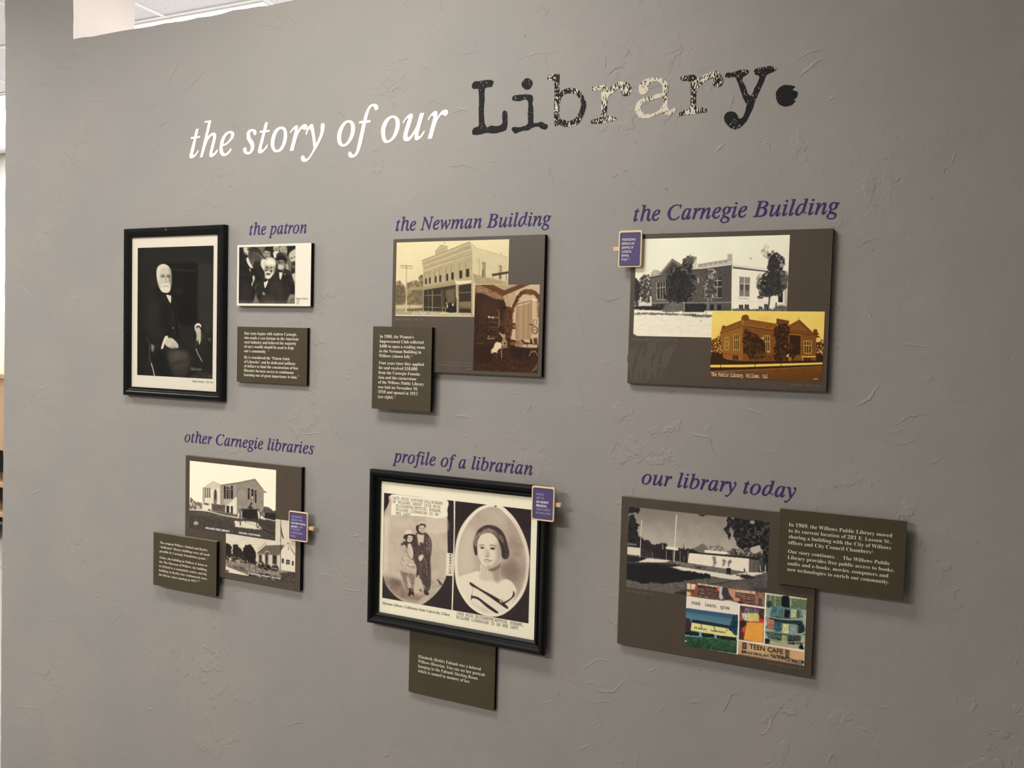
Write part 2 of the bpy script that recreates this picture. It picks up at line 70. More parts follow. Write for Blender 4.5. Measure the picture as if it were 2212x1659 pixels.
TEXTS=[
('text1', 'serifb', 'cream', 'l', [('Our story begins with Andrew Carnegie,', -1.9525, 0.0046), ('who made a vast fortune in the American', -1.9525, -0.0097), ('steel industry and believed the majority', -1.9525, -0.0239), ('of one’s wealth should be used to help', -1.9524, -0.0382), ('one’s community.', -1.9524, -0.0525), ('He is considered the “Patron Saint', -1.9523, -0.0732), ('of Libraries” and he dedicated millions', -1.9523, -0.0875), ('of dollars to fund the construction of free', -1.9523, -0.1017), ('libraries because access to continuous', -1.9522, -0.116), ('learning was of great importance to him.', -1.9522, -0.1303)], (9, 0.2171), 0.0091, -0.009),
('text1', 'serifb', 'cream', 'l', [('3', -1.8522, -0.0464)], (0, 0.0029), 0.0043, -0.009),
('text1', 'serifb', 'cream', 'l', [('3', -1.7326, -0.1235)], (0, 0.0037), 0.0041, -0.009),
('text2', 'serifb', 'cream', 'l', [('In 1906, the Women’s', -1.4186, 0.0053), ('Improvement Club collected', -1.4189, -0.0091), ('$400 to open a reading room', -1.4191, -0.0236), ('in the Newman Building in', -1.4194, -0.038), ('Willows (shown left).', -1.4197, -0.0524), ('Four years later they applied', -1.4201, -0.0733), ('for and received $10,000', -1.4204, -0.0877), ('from the Carnegie Founda-', -1.4207, -0.1021), ('tion and the cornerstone', -1.421, -0.1165), ('of the Willows Public Library', -1.4212, -0.1309), ('was laid on November 16,', -1.4215, -0.1453), ('1910 and opened in 1911', -1.4218, -0.1598), ('(see right).', -1.4221, -0.1742)], (1, 0.152), 0.0089, -0.009),
('text2', 'serifb', 'cream', 'l', [('4', -1.307, -0.0469)], (0, 0.003), 0.0039, -0.009),
('text2', 'serifb', 'cream', 'l', [('4', -1.3638, -0.1691)], (0, 0.0031), 0.0039, -0.009),
('text3', 'serifb', 'cream', 'l', [('The original Willows, Orland and Bayliss', -2.3026, -0.7227), ('“dedicated” library buildings were all made', -2.3031, -0.7378), ('possible by Carnegie Foundation grants.', -2.3037, -0.7529), ('Today, the building in Willows is home to', -2.3044, -0.7748), ('the The Museum of Willows, the building', -2.305, -0.7898), ('in Orland is a community center; and the', -2.3055, -0.8049), ('building in Bayliss has continuously been', -2.306, -0.82), ('the library since opening in 1917.', -2.3065, -0.8351)], (1, 0.2289), 0.0076, -0.009),
('text3', 'serifb', 'cream', 'l', [('4', -2.0863, -0.7478)], (0, 0.0028), 0.0038, -0.009),
('text3', 'serifb', 'cream', 'l', [('4,5', -2.1278, -0.83)], (0, 0.0096), 0.0036, -0.009),
('text4', 'serifb', 'cream', 'l', [('Elizabeth (Bettie) Eubank was a beloved', -1.2725, -0.9431), ('Willows librarian. You can see her portrait', -1.2725, -0.9576), ('hanging in the Eubank Meeting Room,', -1.2724, -0.9721), ('which is named in memory of her.', -1.2724, -0.9866)], (1, 0.223), 0.009, -0.009),
('text5', 'serifb', 'cream', 'l', [('In 1969, the Willows Public Library moved', -0.2338, -0.4255), ('to its current location of 201 E. Lassen St.,', -0.2338, -0.4401), ('sharing a building with the City of Willows', -0.2337, -0.4547), ('offices and City Council Chambers.', -0.2337, -0.4693), ('Our story continues. . . The Willows Public', -0.2336, -0.4911), ('Library provides free public access to books,', -0.2336, -0.5057), ('audio and e-books, movies, computers and', -0.2335, -0.5203), ('new technologies to enrich our community.', -0.2335, -0.5349)], (7, 0.2275), 0.0085, -0.009),
('text5', 'serifb', 'cream', 'l', [('4', -0.0469, -0.466)], (0, 0.0023), 0.0048, -0.009),
('card1', 'sans', 'paper', 'l', [('THE BUILDING', -0.6789, 0.2733), ('DESIGN IS AN', -0.6788, 0.263), ('EXAMPLE OF', -0.6787, 0.2526), ('CLASSICAL', -0.6786, 0.2423), ('REVIVAL', -0.6786, 0.232), ('STYLE.” ²', -0.6785, 0.2217)], (0, 0.0369), 0.0059, 0.006),
('card2', 'sans', 'lilac', 'l', [('THE BAYLISS', -1.7405, -0.57), ('LIBRARY WAS', -1.7408, -0.5804)], (0, 0.0412), 0.0064, 0.006),
('card2', 'sansb', 'paper', 'l', [('THE FIRST RURAL', -1.7417, -0.5905), ('LIBRARY', -1.7426, -0.6011)], (0, 0.0579), 0.0054, 0.022),
('card2', 'sans', 'lilac', 'l', [('EVER', -1.7119, -0.601)], (0, 0.0168), 0.0054, 0.006),
('card2', 'sans', 'lilac', 'l', [('TO RECEIVE', -1.7432, -0.6105), ('CARNEGIE #501', -1.744, -0.6213), ('FUNDS. ¹', -1.7447, -0.6322)], (1, 0.0503), 0.0062, 0.006),
('card3', 'sans', 'lilac', 'l', [('PHOTO', -0.8931, -0.4126), ('GIFT OF', -0.8929, -0.4227)], (1, 0.0238), 0.006, 0.006),
('card3', 'sansb', 'paper', 'l', [('LEO BUDDY', -0.8926, -0.4333), ('PERGSON,', -0.8924, -0.4436)], (0, 0.0374), 0.006, 0.022),
('card3', 'sans', 'lilac', 'l', [('THE MUSEUM', -0.8921, -0.4535), ('OF WILLOWS', -0.8925, -0.4634)], (0, 0.0427), 0.0057, 0.006),
('portrait', 'type', 'ink', 'l', [('Andrew Carnegie, c1913 (LC)', -2.1765, -0.1593)], (0, 0.0923), 0.0055, 0.008),
('patron', 'type', 'ink', 'l', [('Andrew Carnegie,', -1.7419, 0.12), ('c1912', -1.7415, 0.1127), ('(LC)', -1.7412, 0.1054)], (0, 0.0478), 0.0042, 0.008),
('newman', 'type', 'grey', 'l', [('Newman Building, 1908. (GL)', -1.374, 0.059)], (0, 0.0992), 0.0052, 0.008),
('newman', 'type', 'grey', 'r', [('Children reading in the', -1.1152, -0.0614), ('Willows Library/Glenn Library', -1.1153, -0.0701), ('(GL)', -1.1153, -0.0789)], (1, 0.1105), 0.0034, 0.008),
('carn', 'type', 'grey', 'l', [('Willows Public Library, c1912 (WL)', -0.6426, 0.0152)], (0, 0.1197), 0.0051, 0.008),
('carn', 'type', 'grey', 'l', [('Postcard, c1910s (WL)', -0.2459, -0.0857)], (0, 0.0693), 0.005, 0.008),
('orland', 'type', 'grey', 'l', [('(GL)', -2.1813, -0.6687)], (0, 0.0148), 0.0033, 0.008),
('orland', 'type', 'grey', 'l', [('(GL)', -1.7449, -0.7997)], (0, 0.0121), 0.0036, 0.008),
('today', 'type', 'grey', 'l', [('City offices, c1969 (WL)', -0.6388, -0.6487)], (0, 0.0736), 0.0045, 0.008),
('today', 'type', 'grey', 'l', [('Social media pictures, 2016', -0.2718, -0.7759)], (0, 0.085), 0.004, 0.008),
('eub_ph', 'type', 'greyink', 'l', [('Left-MISS LOUISE(LUL)EUBANK', -1.3712, -0.4757), ('OF WILLOWS ABOUT 1918.MISS', -1.3714, -0.4871), ('  ELIZABETH(BETTIE) EUBANK,', -1.3716, -0.4985), ('  WILLOWS LIBRARIAN IS ON', -1.3719, -0.5099), ('  HER LEFT.', -1.3721, -0.5213)], (0, 0.1717), 0.0081, 0.008),
('eub', 'serifb', 'ink', 'l', [('Meriam Library, California State University, Chico.', -1.4007, -0.7997)], (0, 0.2349), 0.0079, -0.009),
('eub_ph', 'sans', 'ink', 'l', [('SC13684', -1.1664, -0.6763)], (0, 0.06), 0.0072, 0.006),
('eub', 'type', 'greyink', 'l', [('1900 MISS ELIZABETH(BETTIE) EUBANK,', -1.1463, -0.7914), ('WILLOWS LIBRARIAN IS ON HER LEFT.', -1.146, -0.8029)], (0, 0.2154), 0.0084, 0.008),
('carn_b', 'type', 'cream', 'l', [('The Public Library, Willows, Cal.', -0.4361, -0.0697)], (0, 0.1417), 0.0085, 0.008),
('carn_b', 'type', 'cream', 'l', [('9490', -0.1932, -0.0686)], (0, 0.0102), 0.003, 0.008),
('newman_a', 'ital', 'paper', 'l', [('Free Public Library.', -1.3128, 0.0757)], (0, 0.0856), 0.0088, 0),
('newman_a', 'ital', 'paper', 'l', [('Willows Cal.', -1.1846, 0.075)], (0, 0.0626), 0.0076, 0),
('orland_a', 'sansb', 'paper', 'l', [('ORLAND FREE LIBRARY', -2.1089, -0.6512)], (0, 0.1068), 0.0066, 0.022),
('orland_a', 'sansb', 'paper', 'l', [('ORLAND, CALIFORNIA', -1.9637, -0.6498)], (0, 0.0915), 0.0059, 0.022),
('orland_b', 'sansb', 'paper', 'l', [('CARNEGIE LIBRARY, BAYLISS', -1.9198, -0.779)], (0, 0.1314), 0.0043, 0.022),
('today_b', 'type', 'ink', 'l', [('read. learn. grow.', -0.4659, -0.6556)], (0, 0.102), 0.0085, 0.008),
('today_b', 'sansb', 'brown', 'l', [('TEEN CAFE', -0.3169, -0.7456)], (0, 0.0807), 0.0118, 0.022),
('today_b', 'sansb', 'ink', 'l', [('PUBLIC   LIBRARY', -0.4557, -0.7178)], (0, 0.0798), 0.0046, 0.022),
('portrait_ph', 'ital', 'grey', 'l', [('Marceau', -2.1843, -0.1205)], (0, 0.0486), 0.0105, 0)]
S=lambda s:[int(a) for a in s.split()]
ART={}
ART['portrait_ph']=dict(w=182,h=306,ramp=[(13,12,11),(118,110,98),(250,240,216)],ops=[
('f',S('-20 -20 1020 -20 1020 1020 -20 1020'),11.0,dict(tex=2,ts=14)),
('f',S('-7 -14 83 -12 92 1020 2 1022'),7.0,dict(soft=5)),
('f',S('318 129 447 125 628 130 798 138 802 337 802 555 574 591 481 389 373 266'),3.0,dict(soft=2,sm=1)),
('l',S('448 165 509 175 629 182 777 188'),1.7,24,dict(soft=1.2,sm=1)),
('f',S('803 143 994 132 1002 654 901 656 844 579 805 545'),17.0,dict(soft=2.5)),
('f',S('510 319 570 315 616 337 601 363 526 363'),12.0,dict(soft=4,sm=1)),
('f',S('293 310 212 349 150 394 108 461 80 542 65 614 89 668 145 712 177 756 224 791 332 789 425 787 576 766 696 808 720 877 699 991 304 1004 225 890 82 794 62 659'),6.0,dict(soft=2,sm=1)),
('f',S('293 319 219 349 150 394 114 461 88 542 73 614 113 686 223 729 332 744 408 690 454 693 515 706 557 705 552 617 528 503 489 424 451 424 389 372'),8.0,dict(soft=1.2,tex=3,ts=20,sm=1)),
('f',S('173 390 266 381 306 443 299 567 254 657 160 667 116 623 127 497'),14.0,dict(soft=6,sm=1)),
('f',S('175 622 284 603 362 655 347 709 239 719 144 676'),13.0,dict(soft=4,sm=1)),
('l',S('304 345 351 398 436 455 482 521 503 609 509 693'),1.1,20,dict(soft=1,a=0.8,sm=1)),
('l',S('459 429 512 442 535 503 540 565 562 617 557 670'),1.1,18,dict(soft=1,a=0.8,sm=1)),
('f',S('436 429 482 468 505 530 514 618 545 688 575 705 536 565 497 442'),3.0,dict(soft=1,sm=1)),
('f',S('497 622 494 628 487 630 479 628 476 623 479 617 487 614 494 617'),52.0,dict(soft=0.5,sm=1)),
('f',S('469 528 467 531 463 533 458 531 457 528 458 525 463 524 467 525'),28.0,dict(sm=1)),
('f',S('260 190 267 163 295 142 341 131 387 136 430 157 451 187 456 231 455 271 449 306 441 335 407 353 365 351 324 336 293 305 274 265 263 225'),92.0,dict(soft=0.5,sm=1)),
('f',S('286 190 316 156 387 150 430 169 445 213 446 266 431 292 388 287 339 290 302 265 285 230'),87.0,dict(soft=2.2,sm=1)),
('f',S('267 186 282 150 325 135 387 138 430 161 387 153 333 160 303 195 296 248 277 265 261 221'),98.0,dict(soft=1.2,a=0.6,sm=1)),
('f',S('417 150 448 178 459 231 456 301 441 319 431 284 436 231 427 187'),72.0,dict(soft=1.2,sm=1)),
('f',S('427 218 455 218 457 262 437 275 425 253'),60.0,dict(soft=1.2,sm=1)),
('f',S('314 220 365 216 372 231 326 234'),58.0,dict(soft=1.2,sm=1)),
('f',S('395 218 442 220 436 233 397 232'),52.0,dict(soft=1.2,sm=1)),
('f',S('329 224 360 222 363 229 332 230'),24.0,dict(soft=0.6)),
('f',S('404 224 430 225 429 231 403 230'),22.0,dict(soft=0.6)),
('l',S('314 215 341 211 372 216'),1.1,60,dict(soft=0.5,sm=1)),
('l',S('395 215 418 211 445 217'),1.1,50,dict(soft=0.5,sm=1)),
('l',S('381 226 388 253 397 270 382 275'),1.4,60,dict(soft=0.6,sm=1)),
('f',S('330 292 373 282 411 282 446 294 434 301 388 296 343 303'),97.0,dict(soft=0.7,sm=1)),
('l',S('346 305 388 299 431 304'),1.1,52,dict(soft=0.6,sm=1)),
('f',S('304 283 343 304 388 303 440 305 444 328 412 352 366 350 321 335'),95.0,dict(soft=0.8,sm=1)),
('l',S('350 306 388 301 431 307'),0.8,68,dict(soft=0.6,sm=1)),
('f',S('284 265 302 274 321 310 306 311 287 292'),82.0,dict(soft=1.2,sm=1)),
('f',S('374 351 442 357 450 373 383 368'),2.0,dict(soft=0.5)),
('f',S('392 369 435 371 456 380 452 430 436 423 412 396'),94.0,dict(soft=0.4,sm=1)),
('f',S('328 785 340 751 370 699 396 683 420 690 408 712 378 739 355 780'),97.0,dict(soft=0.4,sm=1)),
('f',S('378 735 411 703 469 700 515 720 546 742 558 768 531 778 501 777 486 785 458 779 417 769 387 754'),86.0,dict(soft=0.5,sm=1)),
('l',S('440 773 470 758 492 728'),0.8,60,dict(soft=0.6,sm=1)),
('l',S('486 783 497 759 518 737'),0.8,55,dict(soft=0.6,sm=1)),
('l',S('516 777 528 754'),0.8,55,dict(soft=0.6,sm=1)),
('f',S('765 616 775 593 812 581 847 594 844 615 827 601 797 601 780 616 776 645'),97.0,dict(soft=0.4,sm=1)),
('f',S('789 610 818 603 833 618 801 627'),34.0,dict(soft=0.6,sm=1)),
('f',S('783 619 824 615 845 635 851 678 843 719 824 745 817 718 812 699 803 720 790 711 792 671 779 640'),84.0,dict(soft=0.5,sm=1)),
('l',S('816 649 813 701'),0.8,60,dict(soft=0.5,sm=1)),
('f',S('853 635 874 652 884 691 861 721 850 683'),22.0,dict(soft=1.4,sm=1)),
('f',S('409 787 516 782 637 790 704 816 720 868 698 948 639 992 503 996 441 920 404 841'),18.0,dict(soft=3,sm=1)),
('f',S('440 813 546 793 637 800 674 834 638 870 577 863 487 892 441 866'),33.0,dict(soft=5,tex=6,ts=9,sm=1)),
('f',S('487 909 578 881 667 861 668 913 578 951 503 944'),26.0,dict(soft=5,sm=1)),
('l',S('456 897 547 888 637 853'),1.1,12,dict(soft=1.5,sm=1)),
('l',S('116 695 145 730 173 758 174 837 194 899 226 961 246 1004'),1.1,36,dict(soft=0.6,sm=1)),
('l',S('194 898 218 944 243 1004'),1.9,90,dict(soft=0.4)),
('f',S('192 756 231 764 224 805 205 811'),62.0,dict(soft=1.5,sm=1)),
('l',S('164 766 168 819 178 891'),0.8,48,dict(soft=0.8,sm=1)),
('l',S('785 775 815 818 867 871'),1.4,88,dict(soft=0.4)),
('l',S('781 719 785 775'),0.8,40,dict(soft=0.8,sm=1)),
('l',S('900 647 916 699 932 820'),0.8,18,dict(soft=1.5,sm=1)),
('l',S('713 940 731 917 740 938 760 921 772 937 794 920 809 936 839 922 864 930'),0.8,48,dict(soft=0.4,sm=1)),
('l',S('788 958 876 958 934 955'),0.8,30,dict(soft=0.7)),
('l',S('820 972 902 973'),0.8,26,dict(soft=0.7)),
('f',S('975 702 970 711 957 715 943 712 938 703 943 694 956 690 970 693'),45.0,dict(soft=0.4,sm=1)),
('f',S('969 702 966 709 957 712 947 709 943 703 947 696 956 693 966 696'),14.0,dict(soft=0.4,sm=1)),
('f',S('964 702 962 705 958 707 954 705 952 702 954 698 958 696 962 698'),40.0,dict(soft=0.4,sm=1)),
('f',S('929 619 928 622 925 623 922 622 920 619 922 617 925 616 928 617'),60.0,dict(sm=1)),
('f',S('699 987 788 975 1007 964 1007 999 699 996'),22.0,dict(soft=2,tex=8,ts=5))])
ART['patron_ph']=dict(w=135,h=135,ramp=[(22,20,17),(108,98,86),(255,246,222)],ops=[
('f',S('-20 -20 1020 -20 1020 1020 -20 1020'),55.0,dict(tex=6,ts=8)),
('f',S('698 5 848 9 871 174 858 418 746 384'),52.0,dict(soft=2,tex=14,ts=6,sm=1)),
('f',S('842 4 1001 -2 1002 72 934 96 882 164 855 190 848 67'),7.0,dict(soft=1,rag=1)),
('f',S('3 12 76 8 83 90 128 146 168 152 129 206 6 247'),8.0,dict(soft=0.8,rag=0.6,sm=1)),
('f',S('82 14 149 18 166 49 171 147 128 102 100 91'),88.0,dict(soft=0.8,sm=1)),
('f',S('444 99 476 70 536 80 553 134 548 166 511 214 467 191 444 153'),72.0,dict(soft=0.8,sm=1)),
('f',S('422 110 459 46 481 14 568 8 612 50 615 104 569 94 525 85 471 73'),8.0,dict(soft=0.6,sm=1)),
('f',S('449 110 482 117 482 130 452 125'),25.0,dict(soft=0.6)),
('f',S('509 117 539 123 535 136 510 131'),25.0,dict(soft=0.6)),
('f',S('470 165 516 168 499 185 477 180'),24.0,dict(soft=0.6)),
('f',S('396 255 440 223 484 240 472 326 442 412 408 357'),95.0,dict(soft=0.6,sm=1)),
('f',S('386 346 420 379 437 487 411 552 366 465'),12.0,dict(soft=1)),
('f',S('497 15 622 2 624 190 570 167 569 103 525 59'),8.0,dict(soft=0.8)),
('f',S('614 18 633 3 700 5 711 64 679 101 639 98 616 66'),80.0,dict(soft=0.6,sm=1)),
('f',S('633 35 657 32 657 45 636 47'),20.0,dict(soft=0.5)),
('f',S('674 33 696 33 696 46 674 46'),20.0,dict(soft=0.5)),
('f',S('639 64 688 61 679 82 650 81'),28.0,dict(soft=0.8)),
('f',S('569 81 623 61 635 201 614 232 570 167'),12.0,dict(soft=0.8)),
('f',S('615 104 704 93 684 164 644 209 624 184'),94.0,dict(soft=0.5,sm=1)),
('f',S('725 43 762 10 826 14 854 68 844 142 796 130 742 91'),76.0,dict(soft=1,tex=14,ts=3,sm=1)),
('f',S('763 54 784 55 784 71 763 70'),35.0,dict(soft=0.8)),
('f',S('806 58 827 60 825 75 806 72'),35.0,dict(soft=0.8)),
('f',S('779 108 839 131 851 280 830 322 818 173'),36.0,dict(soft=1.5)),
('f',S('693 282 744 244 803 268 822 316 804 369 746 403 703 389 689 330'),64.0,dict(soft=0.7,sm=1)),
('f',S('701 277 744 267 744 294 707 304'),12.0,dict(soft=0.7)),
('f',S('766 278 798 284 796 300 768 295'),12.0,dict(soft=0.7)),
('f',S('739 299 761 331 745 342'),40.0,dict(soft=0.8)),
('f',S('693 341 734 322 777 332 804 364 778 401 740 408 708 392'),86.0,dict(soft=0.7,sm=1)),
('f',S('673 207 676 137 731 115 791 138 809 189 743 208'),18.0,dict(soft=0.6,sm=1)),
('f',S('652 217 700 183 796 178 848 221 843 280 824 320 810 263 749 237 685 260 663 239'),7.0,dict(soft=0.6,sm=1)),
('l',S('684 182 743 194 807 183'),0.7,4,dict(soft=0.5,sm=1)),
('f',S('628 447 703 410 737 582 754 582 784 470 819 394 907 440 950 547 993 706 994 769 922 812 866 998 807 999 707 758 640 586'),12.0,dict(soft=0.8,tex=5,ts=6,sm=1)),
('f',S('729 450 775 468 748 583 726 536'),96.0,dict(soft=0.4,sm=1)),
('f',S('701 403 746 422 780 415 770 465 736 450 706 456'),5.0,dict(soft=0.5)),
('f',S('828 490 826 497 820 500 814 497 811 490 814 482 820 479 826 482'),92.0,dict(soft=0.4,sm=1)),
('l',S('821 428 897 503 941 653'),0.6,34,dict(soft=0.8,sm=1)),
('f',S('658 297 685 309 692 383 660 447 638 404'),10.0,dict(soft=1,sm=1)),
('f',S('887 153 913 111 955 81 999 66 1002 272 941 282 904 238'),86.0,dict(soft=0.7,sm=1)),
('f',S('909 212 956 206 957 220 914 230'),22.0,dict(soft=0.7)),
('f',S('967 192 998 188 999 203 969 206'),22.0,dict(soft=0.7)),
('f',S('931 287 1002 277 1003 394 959 409 927 377 942 334'),22.0,dict(soft=0.8,sm=1)),
('f',S('942 356 995 351 990 372 948 372'),70.0,dict(soft=0.8)),
('f',S('922 403 1001 415 997 484 944 493'),14.0,dict(soft=0.8,sm=1)),
('f',S('944 493 994 468 996 626 970 584'),90.0,dict(soft=0.6)),
('f',S('830 311 873 323 885 418 842 402'),78.0,dict(soft=1)),
('f',S('6 247 140 206 186 321 237 382 309 366 386 325 436 412 465 488 449 579 356 605 302 703 314 811 261 1005 -6 1006'),9.0,dict(soft=0.6,tex=4,ts=8)),
('f',S('178 93 239 72 306 101 373 152 398 211 394 260 366 324 309 347 254 355 225 300 196 234 171 158'),46.0,dict(soft=0.7,sm=1)),
('f',S('172 92 228 72 256 116 251 181 230 224 196 202'),32.0,dict(soft=1,tex=8,ts=3,sm=1)),
('f',S('295 150 373 162 394 228 385 281 330 302 291 247'),36.0,dict(soft=1.2,sm=1)),
('f',S('286 258 341 259 391 271 373 335 309 369 259 357 275 301'),13.0,dict(soft=0.8,rag=0.5,sm=1)),
('l',S('251 149 264 119 290 117 302 139 290 173 265 190'),0.7,10,dict(soft=0.5,sm=1)),
('l',S('262 149 279 149'),0.6,58,dict(soft=0.6,sm=1)),
('f',S('181 65 190 26 233 5 299 11 355 43 403 98 439 177 384 132 306 96 239 78'),10.0,dict(soft=0.5,sm=1)),
('l',S('147 48 194 47 272 67 350 106 417 155 472 210'),2.5,5,dict(soft=0.4,sm=1)),
('l',S('152 40 194 37 274 54 356 93 422 144 474 201'),0.6,60,dict(soft=0.4,sm=1)),
('f',S('138 202 168 196 197 267 237 333 245 371 209 367 169 310 143 255'),96.0,dict(soft=0.5,sm=1)),
('f',S('187 375 212 397 217 441 199 424'),88.0,dict(soft=0.5)),
('l',S('131 353 155 484 201 648 236 757'),0.7,4,dict(soft=1,sm=1)),
('l',S('199 430 245 550 235 680 203 800'),0.6,30,dict(soft=0.8,sm=1)),
('f',S('261 498 287 523 285 583 259 643 244 697 233 659 256 594 250 539'),90.0,dict(soft=0.6,rag=0.6,sm=1)),
('l',S('343 410 388 487 422 552'),0.6,34,dict(soft=1,sm=1)),
('f',S('11 701 156 647 237 811 204 920 13 943'),17.0,dict(soft=5)),
('f',S('356 605 422 546 488 569 532 587 628 498 705 563 770 630 795 737 820 1002 425 1004 349 920 308 757'),13.0,dict(soft=0.8,tex=4,ts=7,sm=1)),
('f',S('586 618 705 597 739 683 697 812 644 865 578 790'),22.0,dict(soft=5,sm=1)),
('f',S('749 683 783 758 795 918 742 972 709 865'),26.0,dict(soft=5,sm=1)),
('f',S('447 865 579 854 666 919 646 1003 449 1004'),28.0,dict(soft=5,sm=1)),
('l',S('575 586 630 602 607 554'),0.7,6,dict(soft=0.6,sm=1)),
('l',S('576 618 534 747 546 844'),0.6,8,dict(soft=0.8,sm=1)),
('l',S('663 672 670 812 667 994'),0.7,7,dict(soft=1,sm=1)),
('f',S('452 336 467 256 505 214 549 194 605 205 647 246 662 313 654 388 639 452 607 502 566 551 523 564 487 542 470 471 460 401'),88.0,dict(soft=0.5,sm=1)),
('f',S('484 272 527 225 592 226 636 275 637 329 572 322 507 327'),100.0,dict(soft=2,sm=1)),
('f',S('472 361 529 355 533 377 513 386 481 383'),15.0,dict(soft=0.7)),
('f',S('553 364 603 367 599 388 562 387'),15.0,dict(soft=0.7)),
('l',S('469 345 501 339 533 351'),0.6,45,dict(soft=0.5,sm=1)),
('l',S('550 351 583 345 616 361'),0.6,50,dict(soft=0.5,sm=1)),
('f',S('533 370 549 381 551 419 530 429 519 418'),60.0,dict(soft=0.8,sm=1)),
('f',S('475 396 513 402 519 429 492 450 477 428'),42.0,dict(soft=0.8,sm=1)),
('f',S('562 419 600 409 595 452 568 473 557 446'),32.0,dict(soft=0.8,sm=1)),
('f',S('481 450 519 429 568 446 585 478 530 465 497 472'),96.0,dict(soft=0.6,sm=1)),
('f',S('495 472 530 465 568 476 552 502 509 501'),18.0,dict(soft=0.6,sm=1)),
('f',S('508 477 554 478 550 486 511 486'),80.0,dict(soft=0.5)),
('f',S('492 504 531 512 585 494 596 511 564 551 523 564 490 542'),98.0,dict(soft=0.8,sm=1)),
('f',S('626 350 654 361 651 426 628 447 621 393'),62.0,dict(soft=1,sm=1)),
('f',S('483 566 515 585 545 578 536 605 504 596 479 608'),4.0,dict(soft=0.4)),
('f',S('456 628 488 617 525 592 521 634 479 729 463 687'),97.0,dict(soft=0.4,sm=1)),
('f',S('433 800 463 806 475 833 453 855 442 833'),78.0,dict(soft=0.7,sm=1)),
('f',S('886 897 917 849 976 838 997 860 987 888 929 902 866 993'),66.0,dict(soft=1,sm=1)),
('f',S('890 780 996 759 997 844 922 833'),6.0,dict(soft=1)),
('f',S('-7 943 427 963 998 950 999 1003 -6 1009'),60.0,dict(soft=3,a=0.5,tex=12,ts=5)),
('l',S('-3 0 998 -2'),0.7,70,dict(soft=0.5))])
